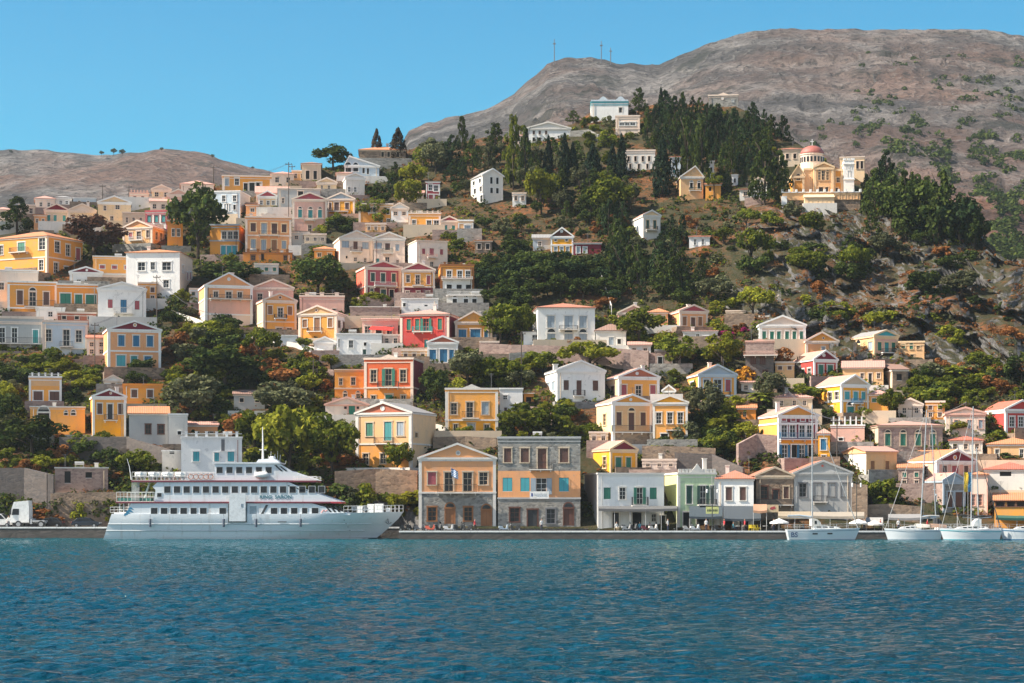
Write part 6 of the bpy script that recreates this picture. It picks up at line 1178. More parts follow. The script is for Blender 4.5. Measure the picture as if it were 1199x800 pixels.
def truck():
    s = F/312; root = empty('truck', ((34 - XC)/s, 312, ZL), math.pi, 'white tractor truck with a bare flat chassis on the left quay', 'truck'); Wt = paint('white', .4)
    X = lambda px: -(px - 34)/s
    mb = MB(); a, b = X(36), X(14); mb.prism([(a, .75), (b, .75), (b + .02, 1.6), (b - .25, 2.9), (b - .55, 3.75), (a + .1, 3.95), (a, 3.0)], -1.2, 1.2); cab = mb.build('cab', Wt, root)
    mb = MB(); mb.add([(b + .03, -1.0, 1.75), (b + .03, 1.0, 1.75), (b - .22, .95, 2.85), (b - .22, -.95, 2.85)], [(0,1,2,3)]); mb.build('windscreen', GLASS, cab)
    for sg in (-1, 1):
        mb = MB(); mb.prism([(b - 1.3, 1.85), (b - .25, 1.85), (b - .42, 2.75), (b - 1.3, 2.75)], sg*1.2 - .012, sg*1.2 + .012); mb.build('side_window', GLASS, cab)
        mb = MB(); mb.box(b - .2, b, sg*1.35 - .06, sg*1.35 + .06, 1.9, 2.7); mb.build('mirror', simple('black_plastic', (.02,.02,.02), .6), cab)
        mb = MB(); mb.box(b - .05, b + .06, sg*.85 - .2, sg*.85 + .2, .85, 1.05); mb.build('headlight', simple('lamp_glass', (.7,.7,.7), .2), cab)
        for x in (b - 1.2, X(50)): road_wheel(root, x, sg*1.05, .5, .5, .32)
    mb = MB(); mb.box(X(54), b - .4, -.45, .45, .62, .86); mb.box(X(54), X(40), -1.15, 1.15, .862, 1.05); mb.box(X(39.4), X(37), -1.15, 1.15, .55, 1.3); mb.build('chassis', paint((.45,.46,.46), .6), root)
truck()
def van():
    s = F/312; root = empty('parked_van', ((-3 - XC)/s, 312.5, ZL), 0, 'white van half out of the frame at the left edge', 'van')
    mb = MB(); mb.prism([(-2.4,.4),(-2.4,1.9),(-2.2,2.05),(.6,2.0),(1.3,1.25),(2.2,1.05),(2.3,.4)], -.9, .9); bd = mb.build('body', paint('white', .4), root)
    mb = MB(); mb.prism([(.1,1.25),(1.15,1.25),(.6,1.85),(.1,1.85)], -.915, -.902); mb.build('side_window', GLASS, bd); mb = MB(); mb.add([(1.34,-.75,1.27),(1.34,.75,1.27),(.66,.72,1.96),(.66,-.72,1.96)], [(0,1,2,3)]); mb.build('windscreen', GLASS, bd)
    for sg in (-1,1):
        for x in (-1.5,1.5): road_wheel(root, x, sg*.8, .34, .34, .22)
        mb = MB(); mb.box(2.24,2.33, sg*.62-.14, sg*.62+.14, .72, .92); mb.build('headlight', simple('lamp_glass', (.7,.7,.7), .2), root)
van()
def scooter_proto():
    root = empty('scooter', (0, 0, 0)); BK = simple('black_plastic', (.02,.02,.02), .6)
    mb = MB(); mb.prism([(-.78,.50),(-.70,.78),(-.25,.74),(-.05,.42),(.28,.36),(.46,.95),(.55,.93),(.62,.55),(.50,.24),(-.15,.22),(-.55,.30)], -.15, .15); body = mb.build('body', gloss('dark'), root)
    mb = MB(); mb.prism([(-.82,.79),(-.76,.90),(-.30,.86),(-.22,.76)], -.14, .14); mb.build('seat', BK, root)
    for x in (-.62, .66): road_wheel(root, x, 0, .24, .24, .11)
    mb = MB(); mb.tube([(.64,0,.24),(.52,0,.95)], .035, 6); mb.tube([(.47,-.33,1.0),(.50,0,1.02),(.47,.33,1.0)], .025, 6); mb.build('handlebar', BK, root)
    mb = MB(); mb.box(.56,.64,-.09,.09,.86,.98); mb.build('headlight', simple('lamp_glass', (.7,.7,.7), .2), root)
    mb = MB(); mb.add([(.56,-.18,.98),(.56,.18,.98),(.44,.15,1.32),(.44,-.15,1.32)], [(0,1,2,3),(3,2,1,0)]); mb.build('wind_shield', GLASS, root)
    return root
SCO = scooter_proto(); first = True
for lab, px, d, c, rz in (('black scooter beside the ferry bow, first in the row on the quay', 474, 304, 'dark', .3), ('second black scooter in the row by the ferry bow', 482, 304.6, 'dark', .6), ('dark scooter left of the red one on the quay', 491, 304, 'dgrey', .2), ('bright red scooter in front of the peach and stone house', 504, 303, 'coral', .1),
        ('dark scooter between the red and the white one', 513, 304, 'dark', .9), ('white scooter with a grey seat in front of the peach and stone house', 525.5, 303, 'white', .15), ('black scooter right of the white one', 537, 304, 'dark', .4), ('black scooter before the arched door of the peach and stone house', 547, 304, 'dark', 2.8),
        ('blue scooter in front of the three-storey stone house', 590, 304, 'paleblue', .2), ('dark scooter at the foot of the three-storey stone house', 603, 305, 'dark', 2.9), ('silver scooter left under the grey shop canopy', 734, 303.4, 'grey', .3), ('black scooter with a tall screen under the grey shop canopy', 742, 304, 'dark', .8),
        ('maroon scooter under the grey shop canopy', 757, 303.4, 'maroon', .2), ('white scooter at the right end of the grey shop canopy', 765, 303.6, 'offw', .5), ('grey scooter leaning left of the street lamp', 806, 303.2, 'grey', .1), ('white scooter in front of the pale green house', 814, 303.4, 'white', .35), ('black scooter right of the street lamp', 842, 303.8, 'dark', .2)):
    o = SCO if first else copy_tree(SCO); first = False
    o.location = ((px - XC)*d/F, d, ZR); o.rotation_euler = (0, 0, rz); tag(o, lab, 'scooter', 'scooters along the quay')
    for ch in o.children:
        if ch.name.startswith('body'): ch.material_slots[0].link = 'OBJECT'; ch.material_slots[0].material = gloss(c)
# ============================================================ QUAY FURNITURE
def canvas(lab, x0, x1, yb, yf, db, df, mat, posts=3, name='awning'):
    root = empty(name, at((x0+x1)/2, 620.5, df), 0, lab, 'awning'); c = root.location; zb = EYE + (YH - yb)/F*db; zf = EYE + (YH - yf)/F*df
    xb0, xb1, xf0, xf1 = [(p - XC)/F*q for p, q in ((x0, db), (x1, db), (x0, df), (x1, df))]
    mb = MB(); n = 10
    rel = lambda x, y, z: (x - c.x, y - c.y, z - c.z)
    for k in range(n):
        a, b = k/n, (k+1)/n; sag = lambda t: -.10*math.sin(math.pi*t)
        A, B_ = rel(xf0+(xf1-xf0)*a, df, zf+sag(a)), rel(xf0+(xf1-xf0)*b, df, zf+sag(b)); Cc, D = rel(xb0+(xb1-xb0)*b, db, zb), rel(xb0+(xb1-xb0)*a, db, zb); dn = lambda p, h: (p[0], p[1], p[2]-h)
        mb.hexa([dn(A,.06), dn(B_,.06), dn(Cc,.06), dn(D,.06), A, B_, Cc, D]); mb.hexa([dn((A[0],A[1]-.03,A[2]),.34), dn((B_[0],B_[1]-.03,B_[2]),.34), dn(B_,.34), dn(A,.34), (A[0],A[1]-.03,A[2]), (B_[0],B_[1]-.03,B_[2]), dn(B_,.065), dn(A,.065)])
    mb.build('canvas', mat, root)
    for i in range(posts):
        x = xf0 + (xf1 - xf0)*(i + .02)/(posts - 1 + .04); mb = MB(); mb.tube([rel(x, df + .1, ZR), rel(x, df + .1, zf - .05)], .045, 6); mb.build('post', paint((.4,.4,.4), .5), root)
    return root
cv = lambda k, c: paint(c, .9)
canvas('thin grey canopy along the long white quay house', 701, 793, 592.5, 595.5, 311, 306.5, cv('a', (.12,.12,.12)), 6)
canvas('slate grey sloping awning in front of the pale green house', 807, 846, 592.5, 604.5, 310.8, 306, cv('b', (.045,.065,.08)), 3)
canvas('slate grey sloping awning of the white house with brown shutters', 847, 891, 592.5, 607, 310.8, 305.6, cv('c', (.055,.07,.085)), 3)
canvas('cream cafe awning left of the yacht mast', 911, 950.5, 599, 604, 310, 301.5, cv('d', (.36,.29,.20)), 3)
canvas('long cream cafe awning right of the yacht mast', 952, 1012, 599.5, 604, 310, 301.5, cv('e', (.36,.31,.245)), 4)
canvas('small salmon awning edge beside the cafe signboard', 882, 898, 590.5, 597.5, 309, 304, cv('f', (.45,.25,.15)), 2)
canvas('white awning at the right end, sagging towards the yachts', 1014, 1034, 606, 612, 309, 302, cv('g', (.38,.37,.35)), 2)
canvas('low pale awning behind the raked-mast yacht', 1040, 1078, 602, 606, 309, 303, cv('h', (.28,.27,.26)), 3)
canvas('green taverna awning at the right edge', 1166, 1216, 602, 606, 313, 306, cv('i', (.02,.10,.075)), 3)
def parasol(lab, px, py, d, r, mat):
    s = F/d; x = (px - XC)/s; zt = EYE + (YH - py)/s; root = empty('parasol', (x, d, ZR), 0, lab, 'parasol', 'cafe parasols'); h = zt - ZR
    mb = MB(); n = 10; v = [(0, 0, h)] + [(r*math.cos(2*math.pi*k/n), r*math.sin(2*math.pi*k/n), h - .55) for k in range(n)] + [(r*math.cos(2*math.pi*k/n), r*math.sin(2*math.pi*k/n), h - .75) for k in range(n)]
    mb.add(v, [(0, 1+k, 1+(k+1) % n) for k in range(n)] + [(1+k, n+1+k, n+1+(k+1) % n, 1+(k+1) % n) for k in range(n)]); mb.build('canopy', mat, root)
    mb = MB(); mb.tube([(0,0,0),(0,0,h)], .03, 6); mb.build('pole', paint((.4,.4,.4), .5), root); mb = MB(); mb.lathe([(.02,.12),(.25,.10),(.28,0),(.01,0)], 0, 0, 12); mb.build('base', paint((.3,.3,.3), .8), root)
parasol('bright white parasol at the left end of the cream awnings', 912.5, 607, 300.8, 1.35, paint('white', .8)); parasol('white parasol just behind the yacht stern rail', 1005, 607.5, 300.6, 1.3, paint('white', .8)); parasol('white parasol right of the long cream awning', 1024, 609, 300.6, 1.3, paint('offw', .8))
parasol('white parasol between the terrace trees above the ferry', 361, 439, ground_d(361, 452), 2.0, paint('white', .8))
mb = MB(); mb.prism([(-2.6,0),(2.6,0),(2.2,1.6),(0,1.9),(-2.2,1.2)], -.05, .05, 'y'); 
rd = ground_d(446, 390) - 4
aw = empty('awning', at(446, 384, rd), 0, 'scarlet awning over the door of the low house beside the crimson house', 'awning')
mb = MB(); mb.hexa([(-2.0,-2.4,-.5),(2.0,-2.6,-.75),(2.3,.6,.1),(-1.7,.6,.3),(-2.0,-2.4,-.42),(2.0,-2.6,-.67),(2.3,.6,.18),(-1.7,.6,.38)]); mb.build('canvas', paint((.68,.03,.02), .8), aw)
mb = MB()
for x in (-1.9, 1.9): mb.tube([(x, -2.4, -.6), (x, -2.4, -3.6)], .04, 5)
mb.build('post', paint((.3,.3,.3), .6), aw)
def chair(lab_i, px, d, mat, rz):
    root = empty('chair', ((px - XC)*d/F, d, ZR), rz, lab_i, 'chair', 'chairs on the quay'); mb = MB(); mb.box(-.21,.21,-.21,.21,.43,.47); mb.build('seat', mat, root)
    mb = MB(); mb.hexa([(-.21,.19,.47),(.21,.19,.47),(.21,.22,.47),(-.21,.22,.47),(-.2,.27,.9),(.2,.27,.9),(.2,.30,.9),(-.2,.30,.9)]); mb.build('backrest', mat, root)
    for x in (-.18,.18):
        for y in (-.18,.18): mb = MB(); mb.tube([(x,y,.43),(x*1.1,y*1.1,0)], .018, 5); mb.build('leg', mat, root)
YEL = paint((.66,.50,.02), .5)
for i, px in enumerate((878.5, 882, 885.4, 889)): chair(('leftmost','second','third','rightmost')[i] + ' of the yellow chairs at the end of the slate awning', px, 302.6 + (i % 2)*.7, YEL, .4*i)
DKC = paint((.06,.05,.05), .6)
tabs = ((864, 303), (872, 304), (896, 303.6), (935, 303), (965, 304), (985, 303.5), (1016, 303.4))
for i, (px, d) in enumerate(tabs):
    n8 = ('leftmost','second','third','fourth','fifth','sixth','rightmost')[i]
    t = empty('cafe_table', ((px - XC)*d/F, d, ZR), 0, f'{n8} of the small dark cafe tables on the quay', 'table', 'cafe tables'); mb = MB(); mb.lathe([(.01,.74),(.36,.74),(.36,.71),(.01,.71)], 0, 0, 14); mb.build('tabletop', paint('white', .5), t)
    mb = MB(); mb.tube([(0,0,0),(0,0,.71)], .03, 6); mb.build('leg', DKC, t)
    chair(f'dark chair left of the {n8} cafe table', px - 5.4, d, DKC, 1.5); chair(f'dark chair right of the {n8} cafe table', px + 5.4, d + .2, DKC, -1.5)
# signs
sg = empty('sign', at(631.5, 584, 309.2), 0, 'white banner with a small blue emblem on the stone house balcony', 'sign')
mb = MB(); w = 11.2*309.2/F; h = 8.6*309.2/F; mb.box(-w, w, 0, .05, 0, h); mb.build('board', paint('white', .5), sg)
mb = MB(); mb.box(-w*.85, -w*.68, -.012, -.002, h*.3, h*.75); mb.build('emblem', simple('emblem_navy', (.03,.06,.25), .5), sg)
mb = MB()
for k, (a, b, q) in enumerate(((-.58, .75, .60), (-.58, .62, .44), (-.3, .8, .30))):
    x = a*w
    while x < b*w: L = .10 + .08*((k*7 + int(x*13)) % 3); mb.box(x, x + L, -.012, -.002, h*q, h*q + .07); x += L + .06
mb.build('print_lines', paint((.30,.36,.42), .6), sg)
sg = empty('sign', at(834, 601.6, 305.2), 0, 'yellow-green cafe sign with dark lettering hung below the pale green house', 'sign')
mb = MB(); w = 7.4*305.2/F; mb.box(-w, w, 0, .05, 0, 1.0); mb.build('board', paint((.55,.58,.22), .6), sg)
mb = MB()
for i in range(7): x = -w*.8 + i*w*.24; mb.box(x, x + w*.16, -.012, -.002, .32, .62)
mb.build('print_lines', paint((.05,.07,.04), .6), sg)
mb = MB()
for x in (-w*.9, w*.9): mb.tube([(x, .02, 1.0), (x*.9, .02, 1.5)], .02, 5)
mb.build('hanger', paint('dark', .6), sg)
sg = empty('sign', at(905, 600, 306), 0, 'beige cafe signboard with a red emblem above the cream awning', 'sign')
mb = MB(); w = 6.6*306/F; mb.box(-w, w, 0, .06, 0, 1.1); mb.build('board', paint((.58,.44,.27), .6), sg)
mb = MB(); mb.prism([(-w*.6,.5),(-w*.1,.35),(w*.55,.55),(w*.3,.85),(-w*.3,.75)], -.02, -.003); mb.build('emblem', paint((.35,.05,.06), .6), sg)
# greek flag on the peach house balcony, yellow and blue flags by the masts
fl = empty('flag', at(531, 567, 309.4), 0, 'blue and white striped flag on the peach quay house balcony', 'flag')
mb = MB(); mb.tube([(0,0,0),(-.35,-.7,2.5)], .03, 6); mb.build('pole', paint('white', .5), fl)
FB, FW = simple('flag_blue', (.03,.16,.40), .8), simple('flag_white', (.75,.75,.75), .8)
mb = MB()
for i in range(9):
    for k in range(6):
        f = lambda u, v: (-.33 + u*1.0 + v*.05, -.65 + .08*math.sin(u*7) + .05*v, 2.35 - v*1.15 - u*.55)
        a, b, c_, e = f(k/6, i/9), f((k+1)/6, i/9), f((k+1)/6, (i+1)/9), f(k/6, (i+1)/9); mb.quad(e, c_, b, a, i % 2 if not (i < 5 and k < 2) else (1 if (i == 2 or False) else 0))
mb.build('cloth', [FB, FW], fl)
for lab, px, y0, y1, c in (('tall yellow banner flag among the yacht masts', 1128.6, 553, 576, (.66,.44,.02)), ('blue banner flag beside the yellow one among the masts', 1133.4, 553, 576, (.04,.20,.36))):
    d = 300.2; s = F/d; o = empty('flag', at(px, y1 + 22, d), 0, lab, 'flag'); hh = 22/s; mb = MB(); mb.tube([(0,0,-1.2),(0,0,hh + 23/s)], .03, 5); mb.build('pole', paint((.4,.4,.4), .4), o)
    mb = MB()
    for i in range(10):
        f = lambda u, v: (.03 + u*.55 + .05*math.sin(v*6), .09*math.sin(v*5 + u*3), hh + (1 - v)*23/s); mb.quad(f(0,(i+1)/10), f(1,(i+1)/10), f(1,i/10), f(0,i/10))
    mb.build('cloth', paint(c, .8), o)
# lamps and poles
def pole(lab, px, yt, yb, d=None, r=.11, arm=False, lean=0.0, cat='pole', name='utility_pole'):
    d = d or ground_d(px, yb); s = F/d; h = (yb - yt)/s; root = empty(name, at(px, yb, d), 0, lab, cat); W = simple('weathered_wood', (.07,.055,.045), .9)
    mb = MB(); mb.tube([(0,0,-1),(lean*.5,0,h*.5),(lean,0,h)], r, 7, r1=r*.7); mb.build('shaft', W, root)
    mb = MB(); mb.box(lean-.7, lean+.7, -.05, .05, h-.5, h-.38)
    for x in (-.6, 0, .6): mb.box(lean+x-.04, lean+x+.04, -.04, .04, h-.38, h-.2)
    mb.build('crossarm', W, root); return root
for a in (('thin utility pole on the left skyline above the whitewashed gable house', 120, 216, 236), ('utility pole left of the far battlement house', 151, 217, 232), ('utility pole on the skyline left of the yellow skyline house', 250, 194, 214), ('tall utility pole beside the crested pink house', 338, 190, 262),
          ('short utility pole on the skyline right of the tall one', 342, 193, 214), ('utility pole on the planted terrace above the ferry', 367, 420, 462), ('dark lamp pole in front of the white mansion terrace', 610.5, 388, 456), ('dark pole beside the apricot house with blue shutters', 111, 378, 434), ('dark pole beside the big white house', 183.6, 322, 380),
          ('utility pole above the maroon and yellow house', 917, 450, 478), ('utility pole right of the narrow golden annex', 980, 490, 546), ('dark pole standing by the curving path', 252, 366, 398), ('slim pole among the right hand bushes', 1068, 476, 500), ('utility pole on the right slope near the dusty pink house', 1131, 470, 505),
          ('white-topped pole in the dark garden left of the orange terrace wing', 326, 425, 448), ('short dark pole on the planted terrace', 338.6, 428, 448)): pole(*a)
def cable(lab, a, b, sag):
    P = [at(p, y + 1.2, ground_d(p, yb_)) for p, y, yb_ in (a, b)]; pts = []
    for i in range(17): t_ = i/16; q = P[0].lerp(P[1], t_); q.z -= sag * 4 * t_ * (1 - t_); pts.append(q)
    mb = MB()
    for o in (-.5, .5): mb.tube([q + Vector((0, o, 0)) for q in pts], .022, 4)
    tag(mb.build('overhead_cable', simple('wire', (.10,.10,.11), .4)), lab, 'cable')
cable('overhead cable between the two poles on the left skyline', (120, 216, 236), (151, 217, 232), 1.0)
cable('overhead cable rising to the yellow skyline house pole', (151, 217, 232), (250, 194, 214), 2.2)
cable('overhead cable from the skyline pole to the tall pole by the crested pink house', (250, 194, 214), (338, 190, 262), 2.0)
cable('overhead cable over the white gabled house on the left', (111, 378, 434), (183.6, 322, 380), 1.6)
cable('overhead cable along the curving path', (183.6, 322, 380), (252, 366, 398), 1.6)
cable('overhead cable above the maroon and yellow house', (917, 450, 478), (980, 490, 546), 1.2)
cable('overhead cable across the right hand slope', (1068, 476, 500), (1131, 470, 505), 1.2)
for lab, px, yt, yb in (('left radio mast on the bare mountain crest', 649, 46, 70), ('right radio mast on the bare mountain crest', 704, 48, 72), ('thin radio mast far right of the pair on the crest', 715, 56, 74)):
    d = 1330; s = F/d; root = empty('radio_mast', at(px, yb, d), 0, lab, 'mast'); h = (yb - yt)/s; mb = MB(); mb.tube([(0,0,-4),(0,0,h)], .35, 5, r1=.22); mb.build('lattice', simple('mast_steel', (.12,.12,.13), .6), root)
    mb = MB(); mb.box(-.9,.9,-.3,.3,h*.75,h*.8); mb.build('antenna', simple('mast_steel', (.12,.12,.13), .6), root)
lp = empty('street_lamp', ((834 - XC)*301/F, 301, ZR), 0, 'dark double street lamp on the quay before the pale green house', 'lamp'); IR = simple('lamp_iron', (.02,.025,.025), .5)
mb = MB(); mb.lathe([(.20,0),(.20,.12),(.10,.5),(.07,1.0),(.06,5.9),(.02,6.4)], 0, 0, 10); mb.tube([(-.75,0,5.9),(-.4,0,6.15),(0,0,5.7),(.4,0,6.15),(.75,0,5.9)], .03, 6); mb.build('post', IR, lp)
for x in (-.75, .75): mb = MB(); mb.lathe([(.02,5.95),(.16,5.85),(.13,5.45),(.03,5.4)], x, 0, 10); o = mb.build('lantern', simple('lamp_glass', (.7,.7,.7), .2), lp)
lp2 = copy_tree(lp); lp2.location = ((1003 - XC)*300.5/F, 300.5, ZR); lp2['label'] = 'dark double street lamp by the yacht in front of the grey gabled house'; lp2.scale = (.8, 1, 1.15)
for i, px in enumerate((478, 560, 640, 700, 790, 870, 915)):
    mb = MB(); mb.lathe([(.16,0),(.17,.06),(.10,.12),(.10,.32),(.17,.36),(.15,.45),(.02,.48)], 0, 0, 12); o = mb.build('mooring_bollard', IR, None, True); o.location = ((px - XC)*297.9/F, 297.9, 1.11)
    tag(o, ('first','second','third','fourth','fifth','sixth','last')[i] + ' iron mooring bollard on the quay edge, counted from the ferry bow', 'bollard', 'bollards along the quay')
# white hand rail running up through the dark wood
pts = []
for i in range(9): px, py = 701 + 15*i/8, 320 + 46*i/8; pts.append(at(px, py, ground_d(px, py) - 1.5) + Vector((0, 0, 1.2)))
mb = MB(); mb.tube(pts, .10, 6)
for p in pts: mb.tube([p, p - Vector((0, 0, 3))], .06, 5)
tag(mb.build('hand_rail', paint('offw', .7)), 'long white hand rail climbing through the dark wood', 'railing')
# ============================================================ PEOPLE
def body_mesh(pose, cols):
    """one skinned figure; pose 'stand', 'walk' or 'sit'"""
    J = {}; E = []; Rr = {}
    def j(n, p, r, par=None): J[n] = Vector(p); Rr[n] = r; E.append((par, n)) if par else None
    hz = .92 if pose != 'sit' else .50
    j('pelvis', (0,0,hz), .15); j('waist', (0,.01,hz+.18), .125, 'pelvis'); j('chest', (0,.0,hz+.40), .15, 'waist'); j('neckb', (0,.01,hz+.53), .07, 'chest'); j('neck', (0,0,hz+.60), .052, 'neckb'); j('headl', (0,-.01,hz+.67), .075, 'neck'); j('head', (0,-.015,hz+.75), .098, 'headl'); j('crown', (0,0,hz+.83), .075, 'head')
    for s, sx in (('l', -1), ('r', 1)):
        sw = .0 if pose != 'walk' else .2*sx
        j('sh'+s, (sx*.17,0,hz+.48), .065, 'chest'); j('el'+s, (sx*.24,.03-sw*.4,hz+.20), .045, 'sh'+s)
        hand = (sx*.24,-.06-sw*.8,hz-.04) if pose != 'sit' else (sx*.16,-.26,hz+.16); j('wr'+s, hand, .032, 'el'+s)
        hv = (Vector(hand) - J['el'+s]).normalized(); j('ha'+s, Vector(hand) + hv*.09, .038, 'wr'+s)
        for q in range(4): j('f%d%s' % (q, s), Vector(hand) + hv*(.165 + .012*(q in (1,2))) + Vector((0, -.03+.02*q, 0)), .012, 'ha'+s)
        j('th%s' % s, Vector(hand) + hv*.09 + Vector((-sx*.02,-.05,-.01)), .013, 'wr'+s)
        j('hip'+s, (sx*.09,0,hz-.06), .10, 'pelvis')
        if pose == 'sit': j('kn'+s, (sx*.12,-.44,hz-.02), .062, 'hip'+s); j('an'+s, (sx*.12,-.42,.09), .042, 'kn'+s)
        else: j('kn'+s, (sx*.10,-.02-sw*.5,.49), .065, 'hip'+s); j('an'+s, (sx*.10,.02-sw*1.1+abs(sw)*.3,.09), .042, 'kn'+s)
        j('to'+s, J['an'+s] + Vector((0,-.17,-.05)), .036, 'an'+s)
    names = list(J); idx = {n: i for i, n in enumerate(names)}; me = bpy.data.meshes.new('person_skeleton'); me.from_pydata([J[n] for n in names], [(idx[a], idx[b]) for a, b in E], [])
    o = bpy.data.objects.new('person_tmp', me); COLL.objects.link(o); o.modifiers.new('skin', 'SKIN'); o.modifiers.new('sub', 'SUBSURF').levels = 1
    for n, sv in zip(names, me.skin_vertices[0].data): sv.radius = (Rr[n], Rr[n]*(.8 if n in ('pelvis','waist','chest') else 1)); sv.use_root = n == 'pelvis'
    dg = bpy.context.evaluated_depsgraph_get(); m = bpy.data.meshes.new_from_object(o.evaluated_get(dg)); bpy.data.objects.remove(o)
    m.name = 'person'; m.materials.clear()
    for c in cols: m.materials.append(c)
    for p in m.polygons:
        c = p.center; hand = abs(c.x) > .13 and c.z < hz + .12 and (pose != 'sit' or c.y < -.12 and c.z > hz + .06)
        if c.z > hz + .56: k = 3 if (c.z > hz + .80 or (c.y > .03 and c.z > hz + .66)) else 2
        elif hand and c.z > hz - .25 and abs(c.x) > .19 or (pose == 'sit' and hand): k = 2
        elif c.z > hz + .02 or (abs(c.x) > .19): k = 0
        elif c.z < .07: k = 3
        else: k = 1
        p.material_index = k; p.use_smooth = True
    return m
SKIN, HAIR = simple('skin', (.42,.24,.16), .6), simple('dark_hair', (.03,.02,.015), .7)
cl = lambda n, c: simple('cloth_' + n, c, .9)
PS = [('stand', [cl('white', (.7,.7,.68)), cl('navy', (.03,.04,.08)), SKIN, HAIR]), ('walk', [cl('crimson', (.45,.04,.05)), cl('black', (.02,.02,.02)), SKIN, HAIR]), ('sit', [cl('white', (.7,.7,.68)), cl('beige', (.45,.36,.25)), SKIN, HAIR]), ('sit', [cl('bluegreen', (.08,.25,.32)), cl('navy', (.03,.04,.08)), SKIN, HAIR])]
PM = [body_mesh(*p) for p in PS]
for lab, k, px, d, rz, dz in (('person in a white shirt standing under the white parasol', 0, 906, 301.8, .3, 0), ('person in white sitting at the cafe table under the parasol', 2, 929.6, 303, 1.5, -.03), ('person in blue-green sitting at a cafe table behind the yacht', 3, 940.4, 303.2, -1.5, -.03), ('person in a crimson top walking past the awnings right of the yacht', 1, 1031, 300.4, 1.2, 0),
        ('person in white standing right of the yacht stern', 0, 1012, 301.5, -.4, 0), ('person in white sitting behind the yacht near the long awning', 2, 979.6, 303.5, 1.5, -.03), ('person in a crimson top walking by the yellow chairs', 1, 872, 300.6, -1.3, 0), ('person in a white shirt standing at the cafe door beside the street lamp', 0, 827, 305.2, .1, 0), ('person in a white shirt standing on the quay before the stone house door', 0, 634, 304.4, .5, 0),
        ('person in a crimson top walking in front of the peach and stone house', 1, 556, 302.6, 1.4, 0), ('person in white sitting under the grey shop canopy', 2, 722, 306.8, .4, -.03), ('person in blue-green sitting under the grey shop canopy', 3, 749, 307, -.5, -.03), ('person in a white shirt standing at the right end of the grey shop canopy', 0, 782, 304, 1.0, 0),
        ('person in a crimson top walking between the two slate awnings', 1, 848, 302, -1.2, 0), ('person in blue-green sitting at the first cafe table', 3, 858.6, 303, 1.5, -.03), ('person in a white shirt standing behind the raked-mast yacht', 0, 1052, 303, .2, 0), ('person in a crimson top walking along the quay behind the group of yachts', 1, 1086, 302.4, 1.3, 0), ('person in a white shirt standing beside the truck cab', 0, 10, 311.2, .6, .41)):
    o = bpy.data.objects.new('person', PM[k]); COLL.objects.link(o); o.location = ((px - XC)*d/F, d, ZR + dz); o.rotation_euler = (0, 0, rz); tag(o, lab, 'person', 'people on the quay')
# ============================================================ PLANTS
import numpy as np
def leaf_mesh(name, centers, rads, per, size, mat, seed, flat=1.0, up=.35):
    rng = np.random.default_rng(seed); C = np.repeat(np.array(centers, float), per, 0); Rr = np.repeat(np.array(rads, float), per)
    n = len(C); dirs = rng.normal(size=(n, 3)); dirs /= np.linalg.norm(dirs, axis=1)[:, None]
    p = C + dirs * (Rr * rng.uniform(.45, 1, n) ** .5)[:, None] * np.array([1, 1, flat])
    nrm = dirs * .8 + rng.normal(size=(n, 3)) * .55 + np.array([0, 0, up]); nrm /= np.linalg.norm(nrm, axis=1)[:, None]
    t = np.cross(nrm, rng.normal(size=(n, 3))); t /= np.linalg.norm(t, axis=1)[:, None]; b = np.cross(nrm, t)
    s = size * rng.uniform(.6, 1.4, n)[:, None]
    V = np.stack([p - t*s - b*s*.6, p + t*s - b*s*.6, p + t*s*.5 + b*s, p - t*s*.5 + b*s], 1).reshape(-1, 3)
    me = bpy.data.meshes.new(name); me.vertices.add(4*n); me.vertices.foreach_set('co', V.astype(np.float32).ravel())
    me.loops.add(4*n); me.loops.foreach_set('vertex_index', np.arange(4*n, dtype=np.int32)); me.polygons.add(n); me.polygons.foreach_set('loop_start', np.arange(0, 4*n, 4, dtype=np.int32))
    me.update(calc_edges=True); me.materials.append(mat); return me
LEAF = dict(dark=leaf_mat('dark', (.017,.034,.011), (.080,.100,.024), .25), mid=leaf_mat('mid', (.045,.074,.012), (.190,.200,.026), .38), lime=leaf_mat('lime', (.10,.125,.014), (.29,.28,.032), .4),
    olive=leaf_mat('olive', (.055,.066,.034), (.150,.150,.075), .25), pine=leaf_mat('pine', (.013,.028,.013), (.042,.062,.024), .16), cyp=leaf_mat('cyp', (.010,.021,.014), (.024,.036,.020), .1), rust=leaf_mat('rust', (.16,.062,.024), (.30,.135,.045), .3),
    magenta=leaf_mat('magenta', (.28,.01,.10), (.42,.04,.18), .35), redbrown=leaf_mat('redbrown', (.055,.030,.022), (.11,.055,.035), .2), gold=leaf_mat('gold', (.42,.19,.02), (.55,.30,.05), .35), bcyp=leaf_mat('bcyp', (.035,.030,.022), (.06,.045,.03), .1))
BARK = stone_mat('bark', (.09,.065,.045), (.05,.038,.03), (.04,.03,.025), 5)
def proto_round(seed, wide=1.0, gap=1.0):
    r = random.Random(seed); cs = []; rs = []
    for i in range(int(26 * gap)):
        while True:
            v = Vector((r.uniform(-1,1), r.uniform(-1,1), r.uniform(-.85,1)))
            if .35 < v.length < 1: break
        cs.append((v.x*.40, v.y*.40, .62 + v.z*.28)); rs.append(r.uniform(.085, .16))
    return cs, rs
def proto_bush(seed):
    r = random.Random(seed); cs = []; rs = []
    for i in range(16):
        a = r.uniform(0, 6.28); q = r.uniform(0, 1) ** .5 * .36; z = r.uniform(.12, .80) * (1 - (q/.5)**2 * .7)
        cs.append((q*math.cos(a), q*math.sin(a), z)); rs.append(r.uniform(.12, .2))
    return cs, rs
